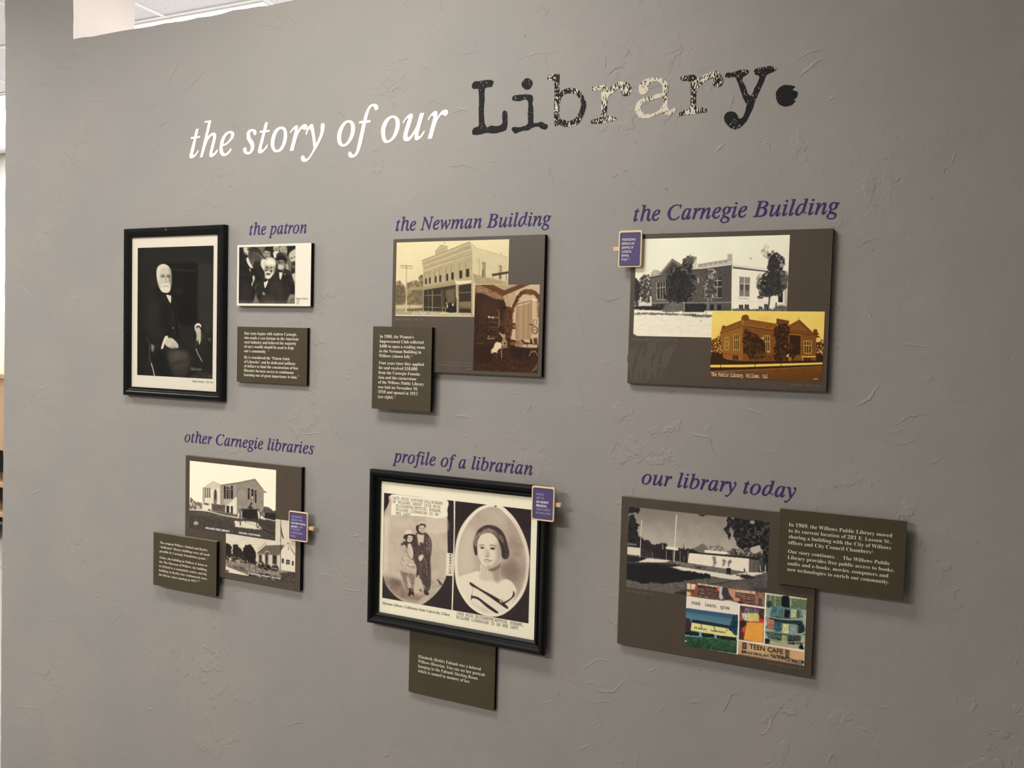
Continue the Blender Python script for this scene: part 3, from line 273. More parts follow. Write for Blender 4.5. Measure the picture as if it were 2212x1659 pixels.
ART['newman_a']=dict(w=271,h=176,ramp=[(34,28,22),(150,132,98),(250,234,188)],ops=[
('f',S('-20 -20 1020 -20 1020 1020 -20 1020'),98.0,dict(c2=88,tex=2,ts=30)),
('f',S('-10 548 31 527 57 555 74 585 90 603 114 549 147 526 171 526 196 520 220 527 215 479 235 446 260 468 274 864 -6 867'),46.0,dict(rag=2,soft=0.6,tex=18,ts=5,sm=1)),
('f',S('-1 608 40 584 74 621 93 788 52 836 2 837'),32.0,dict(rag=2,soft=1,tex=12,ts=5,a=0.8,sm=1)),
('f',S('157 669 222 657 255 669 257 823 192 823'),34.0,dict(rag=2,soft=1,a=0.8,tex=12,ts=5,sm=1)),
('f',S('-6 849 273 847 275 923 730 929 732 1010 -4 1006'),62.0,dict(soft=0.8,tex=8,ts=6)),
('f',S('3 867 110 848 225 859 257 864 225 888 94 902 28 897'),80.0,dict(soft=1,sm=1)),
('f',S('78 902 258 888 258 924 128 937'),34.0,dict(soft=1,rag=1)),
('l',S('11 849 11 870'),0.9,80,dict(soft=0.4)),
('l',S('27 849 28 870'),0.9,80,dict(soft=0.4)),
('l',S('48 848 48 870'),0.9,80,dict(soft=0.4)),
('l',S('71 848 71 870'),0.9,80,dict(soft=0.4)),
('l',S('176 847 176 869'),0.9,80,dict(soft=0.4)),
('l',S('200 847 201 869'),0.9,80,dict(soft=0.4)),
('f',S('-3 936 727 937 728 1006 -2 1001'),66.0,dict(soft=0.8)),
('l',S('-2 991 728 997'),3.0,98,dict(soft=0.3)),
('f',S('659 21 729 111 869 170 989 233 995 578 725 576 728 1004 699 952 680 164'),86.0,dict(soft=0.4,tex=3,ts=12)),
('l',S('662 23 729 111 869 170 989 233'),0.9,66,dict(soft=0.4)),
('f',S('696 428 753 464 867 500 990 549 991 578 725 576 701 532'),64.0,dict(soft=1,tex=5,ts=5)),
('l',S('745 235 753 475'),0.9,52,dict(soft=0.4)),
('f',S('236 249 664 16 688 164 700 952 258 932 253 361'),70.0,dict(soft=0.4,tex=4,ts=4)),
('f',S('356 135 410 51 470 76 471 143 362 204'),72.0,dict(soft=0.4)),
('l',S('358 136 410 53 471 78'),1.3,50,dict(soft=0.4)),
('l',S('361 139 412 66 469 89'),0.6,88,dict(soft=0.4)),
('l',S('239 261 664 23'),1.9,58,dict(soft=0.4)),
('l',S('241 276 667 39'),1.3,90,dict(soft=0.4)),
('l',S('249 302 675 83'),2.3,54,dict(soft=0.6)),
('l',S('257 285 257 302'),1.1,82,dict(soft=0.3)),
('l',S('270 279 270 295'),1.1,82,dict(soft=0.3)),
('l',S('283 272 283 289'),1.1,82,dict(soft=0.3)),
('l',S('296 265 296 282'),1.1,82,dict(soft=0.3)),
('l',S('308 259 309 275'),1.1,82,dict(soft=0.3)),
('l',S('321 252 321 269'),1.1,82,dict(soft=0.3)),
('l',S('334 246 334 262'),1.1,82,dict(soft=0.3)),
('l',S('346 239 347 256'),1.1,82,dict(soft=0.3)),
('l',S('359 233 359 249'),1.1,82,dict(soft=0.3)),
('l',S('372 226 372 243'),1.1,82,dict(soft=0.3)),
('l',S('384 220 385 236'),1.1,82,dict(soft=0.3)),
('l',S('397 213 397 230'),1.1,82,dict(soft=0.3)),
('l',S('410 207 410 223'),1.1,82,dict(soft=0.3)),
('l',S('422 200 422 217'),1.1,82,dict(soft=0.3)),
('l',S('435 194 435 210'),1.1,82,dict(soft=0.3)),
('l',S('447 187 447 204'),1.1,82,dict(soft=0.3)),
('l',S('460 181 460 197'),1.1,82,dict(soft=0.3)),
('l',S('472 174 472 191'),1.1,82,dict(soft=0.3)),
('l',S('485 168 485 184'),1.1,82,dict(soft=0.3)),
('l',S('497 161 497 178'),1.1,82,dict(soft=0.3)),
('l',S('510 155 510 171'),1.1,82,dict(soft=0.3)),
('l',S('522 149 522 165'),1.1,82,dict(soft=0.3)),
('l',S('534 142 535 159'),1.1,82,dict(soft=0.3)),
('l',S('547 136 547 152'),1.1,82,dict(soft=0.3)),
('l',S('559 130 559 146'),1.1,82,dict(soft=0.3)),
('l',S('571 123 572 139'),1.1,82,dict(soft=0.3)),
('l',S('584 117 584 133'),1.1,82,dict(soft=0.3)),
('l',S('596 111 596 127'),1.1,82,dict(soft=0.3)),
('l',S('608 104 609 120'),1.1,82,dict(soft=0.3)),
('l',S('620 98 621 114'),1.1,82,dict(soft=0.3)),
('l',S('633 92 633 108'),1.1,82,dict(soft=0.3)),
('l',S('645 85 645 101'),1.1,82,dict(soft=0.3)),
('l',S('657 79 657 95'),1.1,82,dict(soft=0.3)),
('l',S('669 73 670 89'),1.1,82,dict(soft=0.3)),
('l',S('250 328 679 118'),1.5,86,dict(soft=0.4)),
('l',S('252 364 684 181'),0.9,52,dict(soft=0.5)),
('l',S('254 376 686 198'),1.1,84,dict(soft=0.4)),
('l',S('259 403 425 307'),1.1,88,dict(soft=0.4)),
('l',S('445 307 535 263 554 252'),0.9,86,dict(soft=0.4)),
('l',S('267 435 280 412 294 431'),1.1,40,dict(soft=0.5,sm=1)),
('f',S('271 435 281 419 290 433 292 569 273 569'),70.0,dict(soft=0.4,sm=1)),
('f',S('274 494 289 491 290 565 275 565'),10.0,dict(soft=0.4)),
('l',S('271 435 273 569'),0.9,30,dict(soft=0.4)),
('l',S('270 571 295 566'),1.1,46,dict(soft=0.4)),
('l',S('303 419 315 396 327 415'),1.1,40,dict(soft=0.5,sm=1)),
('f',S('307 419 315 403 323 417 326 563 309 563'),70.0,dict(soft=0.4,sm=1)),
('f',S('309 483 323 480 324 560 310 559'),10.0,dict(soft=0.4)),
('l',S('307 419 309 563'),0.9,30,dict(soft=0.4)),
('l',S('306 565 329 561'),1.1,46,dict(soft=0.4)),
('l',S('354 400 367 377 381 396'),1.1,40,dict(soft=0.5,sm=1)),
('f',S('358 400 367 384 377 398 379 549 360 549'),70.0,dict(soft=0.4,sm=1)),
('f',S('360 466 376 463 377 546 361 546'),10.0,dict(soft=0.4)),
('l',S('358 400 360 549'),0.9,30,dict(soft=0.4)),
('l',S('357 552 382 547'),1.1,46,dict(soft=0.4)),
('l',S('396 382 409 359 422 378'),1.1,40,dict(soft=0.5,sm=1)),
('f',S('400 382 409 366 419 380 421 541 402 540'),70.0,dict(soft=0.4,sm=1)),
('f',S('402 453 418 450 419 537 403 537'),10.0,dict(soft=0.4)),
('l',S('400 382 402 540'),0.9,30,dict(soft=0.4)),
('l',S('399 543 424 538'),1.1,46,dict(soft=0.4)),
('l',S('455 359 470 336 484 355'),1.1,40,dict(soft=0.5,sm=1)),
('f',S('459 359 470 343 481 357 483 529 462 529'),70.0,dict(soft=0.4,sm=1)),
('f',S('462 436 480 432 481 526 463 526'),10.0,dict(soft=0.4)),
('l',S('459 359 462 529'),0.9,30,dict(soft=0.4)),
('l',S('459 532 486 527'),1.1,46,dict(soft=0.4)),
('l',S('501 339 517 316 533 335'),1.1,40,dict(soft=0.5,sm=1)),
('f',S('505 339 517 323 530 337 532 513 508 512'),70.0,dict(soft=0.4,sm=1)),
('f',S('508 417 529 414 531 509 509 509'),10.0,dict(soft=0.4)),
('l',S('505 339 508 512'),0.9,30,dict(soft=0.4)),
('l',S('505 515 535 510'),1.1,46,dict(soft=0.4)),
('l',S('572 312 589 289 608 308'),1.1,40,dict(soft=0.5,sm=1)),
('f',S('576 312 590 296 604 310 607 496 579 496'),70.0,dict(soft=0.4,sm=1)),
('f',S('579 396 603 392 605 493 580 492'),10.0,dict(soft=0.4)),
('l',S('576 312 579 496'),0.9,30,dict(soft=0.4)),
('l',S('576 498 610 494'),1.1,46,dict(soft=0.4)),
('l',S('630 286 649 264 668 283'),1.1,40,dict(soft=0.5,sm=1)),
('f',S('633 287 649 271 664 285 667 480 636 479'),70.0,dict(soft=0.4,sm=1)),
('f',S('636 375 664 371 666 476 638 476'),10.0,dict(soft=0.4)),
('l',S('633 287 636 479'),0.9,30,dict(soft=0.4)),
('l',S('633 482 670 477'),1.1,46,dict(soft=0.4)),
('f',S('775 290 801 298 804 482 778 481'),62.0,dict(soft=0.5)),
('l',S('773 304 788 287 804 307'),1.3,26,dict(soft=0.4)),
('l',S('798 302 801 482'),1.1,24,dict(soft=0.4)),
('f',S('776 387 787 388 788 481 778 481'),28.0,dict(soft=0.5)),
('f',S('919 337 940 344 942 512 922 512'),62.0,dict(soft=0.5)),
('l',S('917 351 929 334 942 354'),1.3,26,dict(soft=0.4)),
('l',S('937 349 940 512'),1.1,24,dict(soft=0.4)),
('f',S('920 433 931 434 932 512 922 512'),28.0,dict(soft=0.5)),
('f',S('857 443 1001 409 997 440 867 472'),16.0,dict(soft=0.4)),
('l',S('867 472 871 500'),1.1,30,dict()),
('l',S('981 445 985 535'),1.3,30,dict()),
('f',S('258 651 551 574 557 940 263 927'),12.0,dict(soft=0.5,tex=4,ts=5)),
('f',S('458 652 544 623 547 821 473 821'),34.0,dict(soft=2,tex=4,ts=4)),
('f',S('569 588 688 561 694 949 575 944'),11.0,dict(soft=0.4)),
('f',S('583 804 687 795 688 880 584 869'),42.0,dict(soft=0.6)),
('f',S('120 615 254 604 492 535 542 513 555 559 540 582 335 628 128 659'),64.0,dict(soft=0.4)),
('l',S('128 635 334 610 539 559'),1.1,48,dict(soft=0.5)),
('l',S('128 657 335 631 543 584'),0.9,26,dict(soft=0.4)),
('f',S('534 467 543 507 558 530 692 523 692 558 563 574 547 559'),96.0,dict(soft=0.4)),
('l',S('257 639 262 925'),1.9,62,dict(soft=0.4)),
('l',S('304 651 308 923'),0.9,42,dict(soft=0.4)),
('l',S('341 651 345 924'),1.7,60,dict(soft=0.4)),
('l',S('424 640 431 880'),1.3,52,dict(soft=0.4)),
('l',S('438 640 445 880'),0.9,36,dict(soft=0.4)),
('l',S('553 571 559 757'),2.1,78,dict(soft=0.4)),
('l',S('555 751 558 949'),1.9,6,dict(soft=0.4)),
('l',S('573 588 579 949'),1.9,64,dict(soft=0.4)),
('l',S('690 532 697 947'),3.4,68,dict(soft=0.4)),
('l',S('270 722 420 712'),1.1,60,dict(soft=0.4)),
('l',S('266 874 418 880'),1.1,60,dict(soft=0.4)),
('l',S('582 687 686 675'),1.1,60,dict(soft=0.4)),
('l',S('582 881 691 889'),1.1,60,dict(soft=0.4)),
('l',S('432 880 462 880 462 934 436 934 432 880'),1.1,74,dict(soft=0.3)),
('f',S('481 845 504 821 535 827 550 844 553 940 474 941'),3.0,dict(soft=0.8,sm=1)),
('f',S('478 821 476 829 471 832 466 829 464 821 466 814 471 811 476 814'),66.0,dict(sm=1)),
('f',S('473 833 485 845 482 892 472 880'),80.0,dict(soft=0.5)),
('f',S('518 833 531 821 536 856 524 862'),88.0,dict(soft=0.5)),
('f',S('477 777 474 787 466 791 458 787 455 777 458 767 465 763 473 767'),5.0,dict(soft=0.6,sm=1)),
('l',S('133 800 134 913'),1.1,30,dict()),
('l',S('166 950 166 981'),1.3,96,dict(soft=0.3,sm=1)),
('l',S('98 306 104 951'),2.8,74,dict(soft=0.4)),
('l',S('100 800 103 951'),3.2,84,dict(soft=0.5)),
('l',S('40 316 158 327'),1.7,46,dict(soft=0.4)),
('l',S('45 343 158 361'),1.3,50,dict(soft=0.4)),
('f',S('448 24 446 29 441 31 436 29 434 24 436 19 441 17 446 19'),50.0,dict(sm=1)),
('l',S('934 172 936 195'),1.3,40,dict()),
('f',S('396 977 419 949 482 945 522 956 518 975 459 971'),84.0,dict(soft=0.8,sm=1))])
ART['newman_b']=dict(w=155,h=207,ramp=[(34,18,10),(112,70,42),(250,228,188)],ops=[
('f',S('-20 -20 1020 -20 1020 1020 -20 1020'),16.0,dict(tex=5,ts=9)),
('f',S('55 -3 271 -2 458 67 685 0 852 0 629 100 451 134'),44.0,dict(soft=0.6)),
('f',S('271 -2 685 0 458 67'),78.0,dict(soft=0.6)),
('f',S('1 -3 62 1 460 134 444 184 304 164 122 101 5 137'),62.0,dict(soft=0.8,rag=1.2,tex=14,ts=3)),
('f',S('5 137 80 101 192 122 304 162 442 184 526 268 487 313 509 565 13 635'),14.0,dict(soft=1,tex=5,ts=7,sm=1)),
('f',S('84 224 222 183 361 213 379 344 255 345 133 428'),22.0,dict(soft=5,sm=1)),
('f',S('443 134 855 0 1010 1 1016 677 579 625 567 262'),86.0,dict(soft=0.6)),
('f',S('443 134 628 82 618 172 553 262 499 253'),78.0,dict(soft=0.8,tex=10,ts=3)),
('f',S('444 253 533 263 487 298'),6.0,dict(soft=0.6,sm=1)),
('f',S('463 324 553 252 596 393 581 605 497 586 471 445'),34.0,dict(soft=1.2,rag=1.2,tex=12,ts=4,sm=1)),
('l',S('551 585 550 484 570 353 620 232 684 137 762 87 855 77 948 112 1010 191'),8.5,36,dict(soft=0.8,rag=1.6,tex=16,ts=3,sm=1)),
('f',S('708 72 894 62 975 122 896 112 763 112'),46.0,dict(soft=1,rag=2,tex=16,ts=2.5,sm=1)),
('f',S('975 122 1010 141 1007 419 970 340'),50.0,dict(soft=1.5,rag=2,tex=14,ts=3,a=0.7)),
('f',S('649 222 878 183 894 619 647 624'),74.0,dict(soft=0.8)),
('l',S('657 222 663 623'),0.9,56,dict(soft=0.6)),
('l',S('676 219 683 623'),0.9,63,dict(soft=0.6)),
('l',S('696 216 702 623'),0.9,70,dict(soft=0.6)),
('l',S('715 213 722 622'),0.9,77,dict(soft=0.6)),
('l',S('734 210 741 622'),0.9,84,dict(soft=0.6)),
('l',S('754 206 760 622'),0.9,61,dict(soft=0.6)),
('l',S('773 203 780 621'),0.9,68,dict(soft=0.6)),
('l',S('792 200 799 621'),0.9,75,dict(soft=0.6)),
('l',S('811 197 818 621'),0.9,82,dict(soft=0.6)),
('l',S('830 194 838 620'),0.9,59,dict(soft=0.6)),
('l',S('850 191 857 620'),0.9,66,dict(soft=0.6)),
('l',S('869 188 876 620'),0.9,73,dict(soft=0.6)),
('l',S('663 244 872 197'),1.7,94,dict(soft=0.6)),
('l',S('646 222 893 179'),1.1,40,dict(soft=0.4)),
('l',S('882 183 890 480'),1.3,60,dict(soft=0.6)),
('f',S('888 161 964 171 958 183 889 183'),98.0,dict(soft=0.6)),
('f',S('592 437 646 439 647 507 594 506'),28.0,dict(soft=0.5)),
('f',S('636 475 633 486 623 491 614 487 609 475 613 464 622 459 632 464'),70.0,dict(soft=0.6,sm=1)),
('l',S('914 400 964 397 964 455 915 453 914 400'),1.1,34,dict(soft=0.4)),
('l',S('858 456 888 450 916 467'),2.3,20,dict(soft=0.7,sm=1)),
('l',S('897 509 909 484 938 475 967 491 976 518 962 546 931 553 904 537 897 509'),2.3,44,dict(soft=0.6,sm=1)),
('f',S('948 513 945 523 934 527 924 523 919 513 923 503 933 499 944 503'),62.0,dict(soft=0.6,sm=1)),
('l',S('997 439 990 518 971 558'),0.9,50,dict(sm=1)),
('f',S('214 362 387 371 387 389 214 380'),70.0,dict(soft=0.6,tex=34,ts=2.2,mix=12,thr=0.52)),
('f',S('216 418 388 426 389 445 216 436'),46.0,dict(soft=0.6,tex=34,ts=2.2,mix=12,thr=0.52)),
('f',S('218 474 390 482 391 500 218 493'),52.0,dict(soft=0.6,tex=34,ts=2.2,mix=12,thr=0.52)),
('f',S('219 505 391 513 392 531 219 523'),36.0,dict(soft=0.6,tex=34,ts=2.2,mix=12,thr=0.52)),
('f',S('221 588 394 596 395 614 222 607'),52.0,dict(soft=0.6,tex=34,ts=2.2,mix=12,thr=0.52)),
('f',S('388 403 477 416 479 485 390 471'),38.0,dict(soft=0.8,tex=20,ts=2.5,mix=10,thr=0.55)),
('l',S('222 388 387 395'),0.9,30,dict()),
('l',S('217 450 478 455'),0.9,44,dict()),
('l',S('212 625 333 619'),1.3,86,dict(soft=0.4)),
('l',S('350 294 384 299 393 365 395 486'),1.9,66,dict(soft=0.8,rag=0.8,sm=1)),
('f',S('222 362 249 364 249 388 223 386'),88.0,dict(soft=0.5)),
('f',S('272 366 314 371 312 392 273 388'),78.0,dict(soft=0.5)),
('l',S('228 580 236 621'),1.3,80,dict()),
('l',S('36 676 99 680 171 671'),1.3,54,dict(soft=0.8,sm=1)),
('l',S('47 588 138 592'),1.7,28,dict(soft=1.2)),
('l',S('156 285 160 632'),0.9,26,dict(soft=1)),
('l',S('87 326 85 675'),0.6,24,dict(soft=1)),
('f',S('635 669 1002 677 994 712 825 721 650 704'),68.0,dict(soft=1,tex=16,ts=4)),
('f',S('568 686 594 655 648 659 636 689'),54.0,dict(soft=1,sm=1)),
('f',S('648 664 688 628 755 642 770 682 703 698'),64.0,dict(soft=1,tex=16,ts=3,sm=1)),
('f',S('728 622 781 631 769 662'),10.0,dict(soft=0.8)),
('f',S('872 620 894 609 913 664 879 669'),8.0,dict(soft=0.5)),
('f',S('920 609 979 598 989 677 936 668'),36.0,dict(soft=1)),
('f',S('980 608 999 607 995 677'),80.0,dict(soft=0.6)),
('f',S('843 675 982 682 977 712 844 710'),84.0,dict(soft=0.8)),
('f',S('737 692 823 686 811 706'),90.0,dict(soft=0.6)),
('f',S('569 716 997 722 993 806 654 825 572 787'),8.0,dict(soft=1)),
('l',S('576 726 580 827'),0.9,26,dict()),
('f',S('382 527 399 542 455 566 493 566 500 616 529 666 514 702 460 708 438 673 457 617 414 577'),72.0,dict(soft=0.7,tex=14,ts=3,sm=1)),
('f',S('509 672 504 680 490 684 477 681 471 672 476 664 490 660 503 663'),16.0,dict(soft=0.8,sm=1)),
('f',S('504 689 500 696 491 699 481 697 477 689 481 682 490 679 500 682'),62.0,dict(soft=0.6,sm=1)),
('f',S('277 796 280 753 316 726 335 680 376 654 417 658 443 693 433 729 386 760 380 786 339 777'),95.0,dict(soft=0.5,sm=1)),
('f',S('361 641 402 628 427 643 417 663 376 659'),16.0,dict(soft=0.6,sm=1)),
('f',S('379 761 433 729 441 759 394 791'),24.0,dict(soft=0.8,sm=1)),
('l',S('426 729 542 711'),1.7,80,dict(soft=0.5)),
('l',S('444 739 447 879'),1.3,80,dict(soft=0.4)),
('l',S('369 781 369 850'),1.1,54,dict(soft=0.5)),
('l',S('346 782 351 822'),0.9,44,dict()),
('l',S('865 812 893 769 939 753 979 779 994 808'),1.3,82,dict(soft=0.5,sm=1)),
('l',S('879 761 978 743'),1.3,72,dict(soft=0.5)),
('l',S('891 719 906 759 960 797'),0.9,60,dict(sm=1)),
('f',S('613 821 754 807 778 902 739 944 644 936'),5.0,dict(soft=1)),
('l',S('668 840 746 833'),1.1,46,dict(soft=0.8,tex=20,ts=2)),
('l',S('794 781 788 822 750 873'),0.6,40,dict(sm=1)),
('f',S('1 903 586 827 991 916 994 1001 4 1006'),18.0,dict(soft=2,tex=7,ts=4)),
('f',S('15 697 267 692 301 895 23 923'),11.0,dict(soft=2,tex=3,ts=3)),
('l',S('888 994 992 951'),0.9,60,dict(soft=0.5,rag=0.8)),
('l',S('647 1002 686 975'),0.9,48,dict(soft=0.6,rag=0.8)),
('l',S('903 984 992 939'),0.9,60,dict(soft=0.5,rag=0.8)),
('l',S('685 1001 721 974'),0.9,48,dict(soft=0.6,rag=0.8)),
('l',S('919 973 991 927'),0.9,60,dict(soft=0.5,rag=0.8)),
('l',S('722 999 756 973'),0.9,48,dict(soft=0.6,rag=0.8)),
('l',S('934 963 991 915'),0.9,60,dict(soft=0.5,rag=0.8)),
('l',S('760 998 791 972'),0.9,48,dict(soft=0.6,rag=0.8)),
('l',S('950 952 990 903'),0.9,60,dict(soft=0.5,rag=0.8)),
('l',S('797 997 826 971'),0.9,48,dict(soft=0.6,rag=0.8)),
('l',S('965 942 990 891'),0.9,60,dict(soft=0.5,rag=0.8)),
('l',S('835 996 860 970'),0.9,48,dict(soft=0.6,rag=0.8)),
('l',S('981 931 990 879'),0.9,60,dict(soft=0.5,rag=0.8)),
('l',S('872 995 895 969'),0.9,48,dict(soft=0.6,rag=0.8)),
('l',S('468 931 577 938 660 986'),1.3,30,dict(soft=1,rag=1,sm=1))])
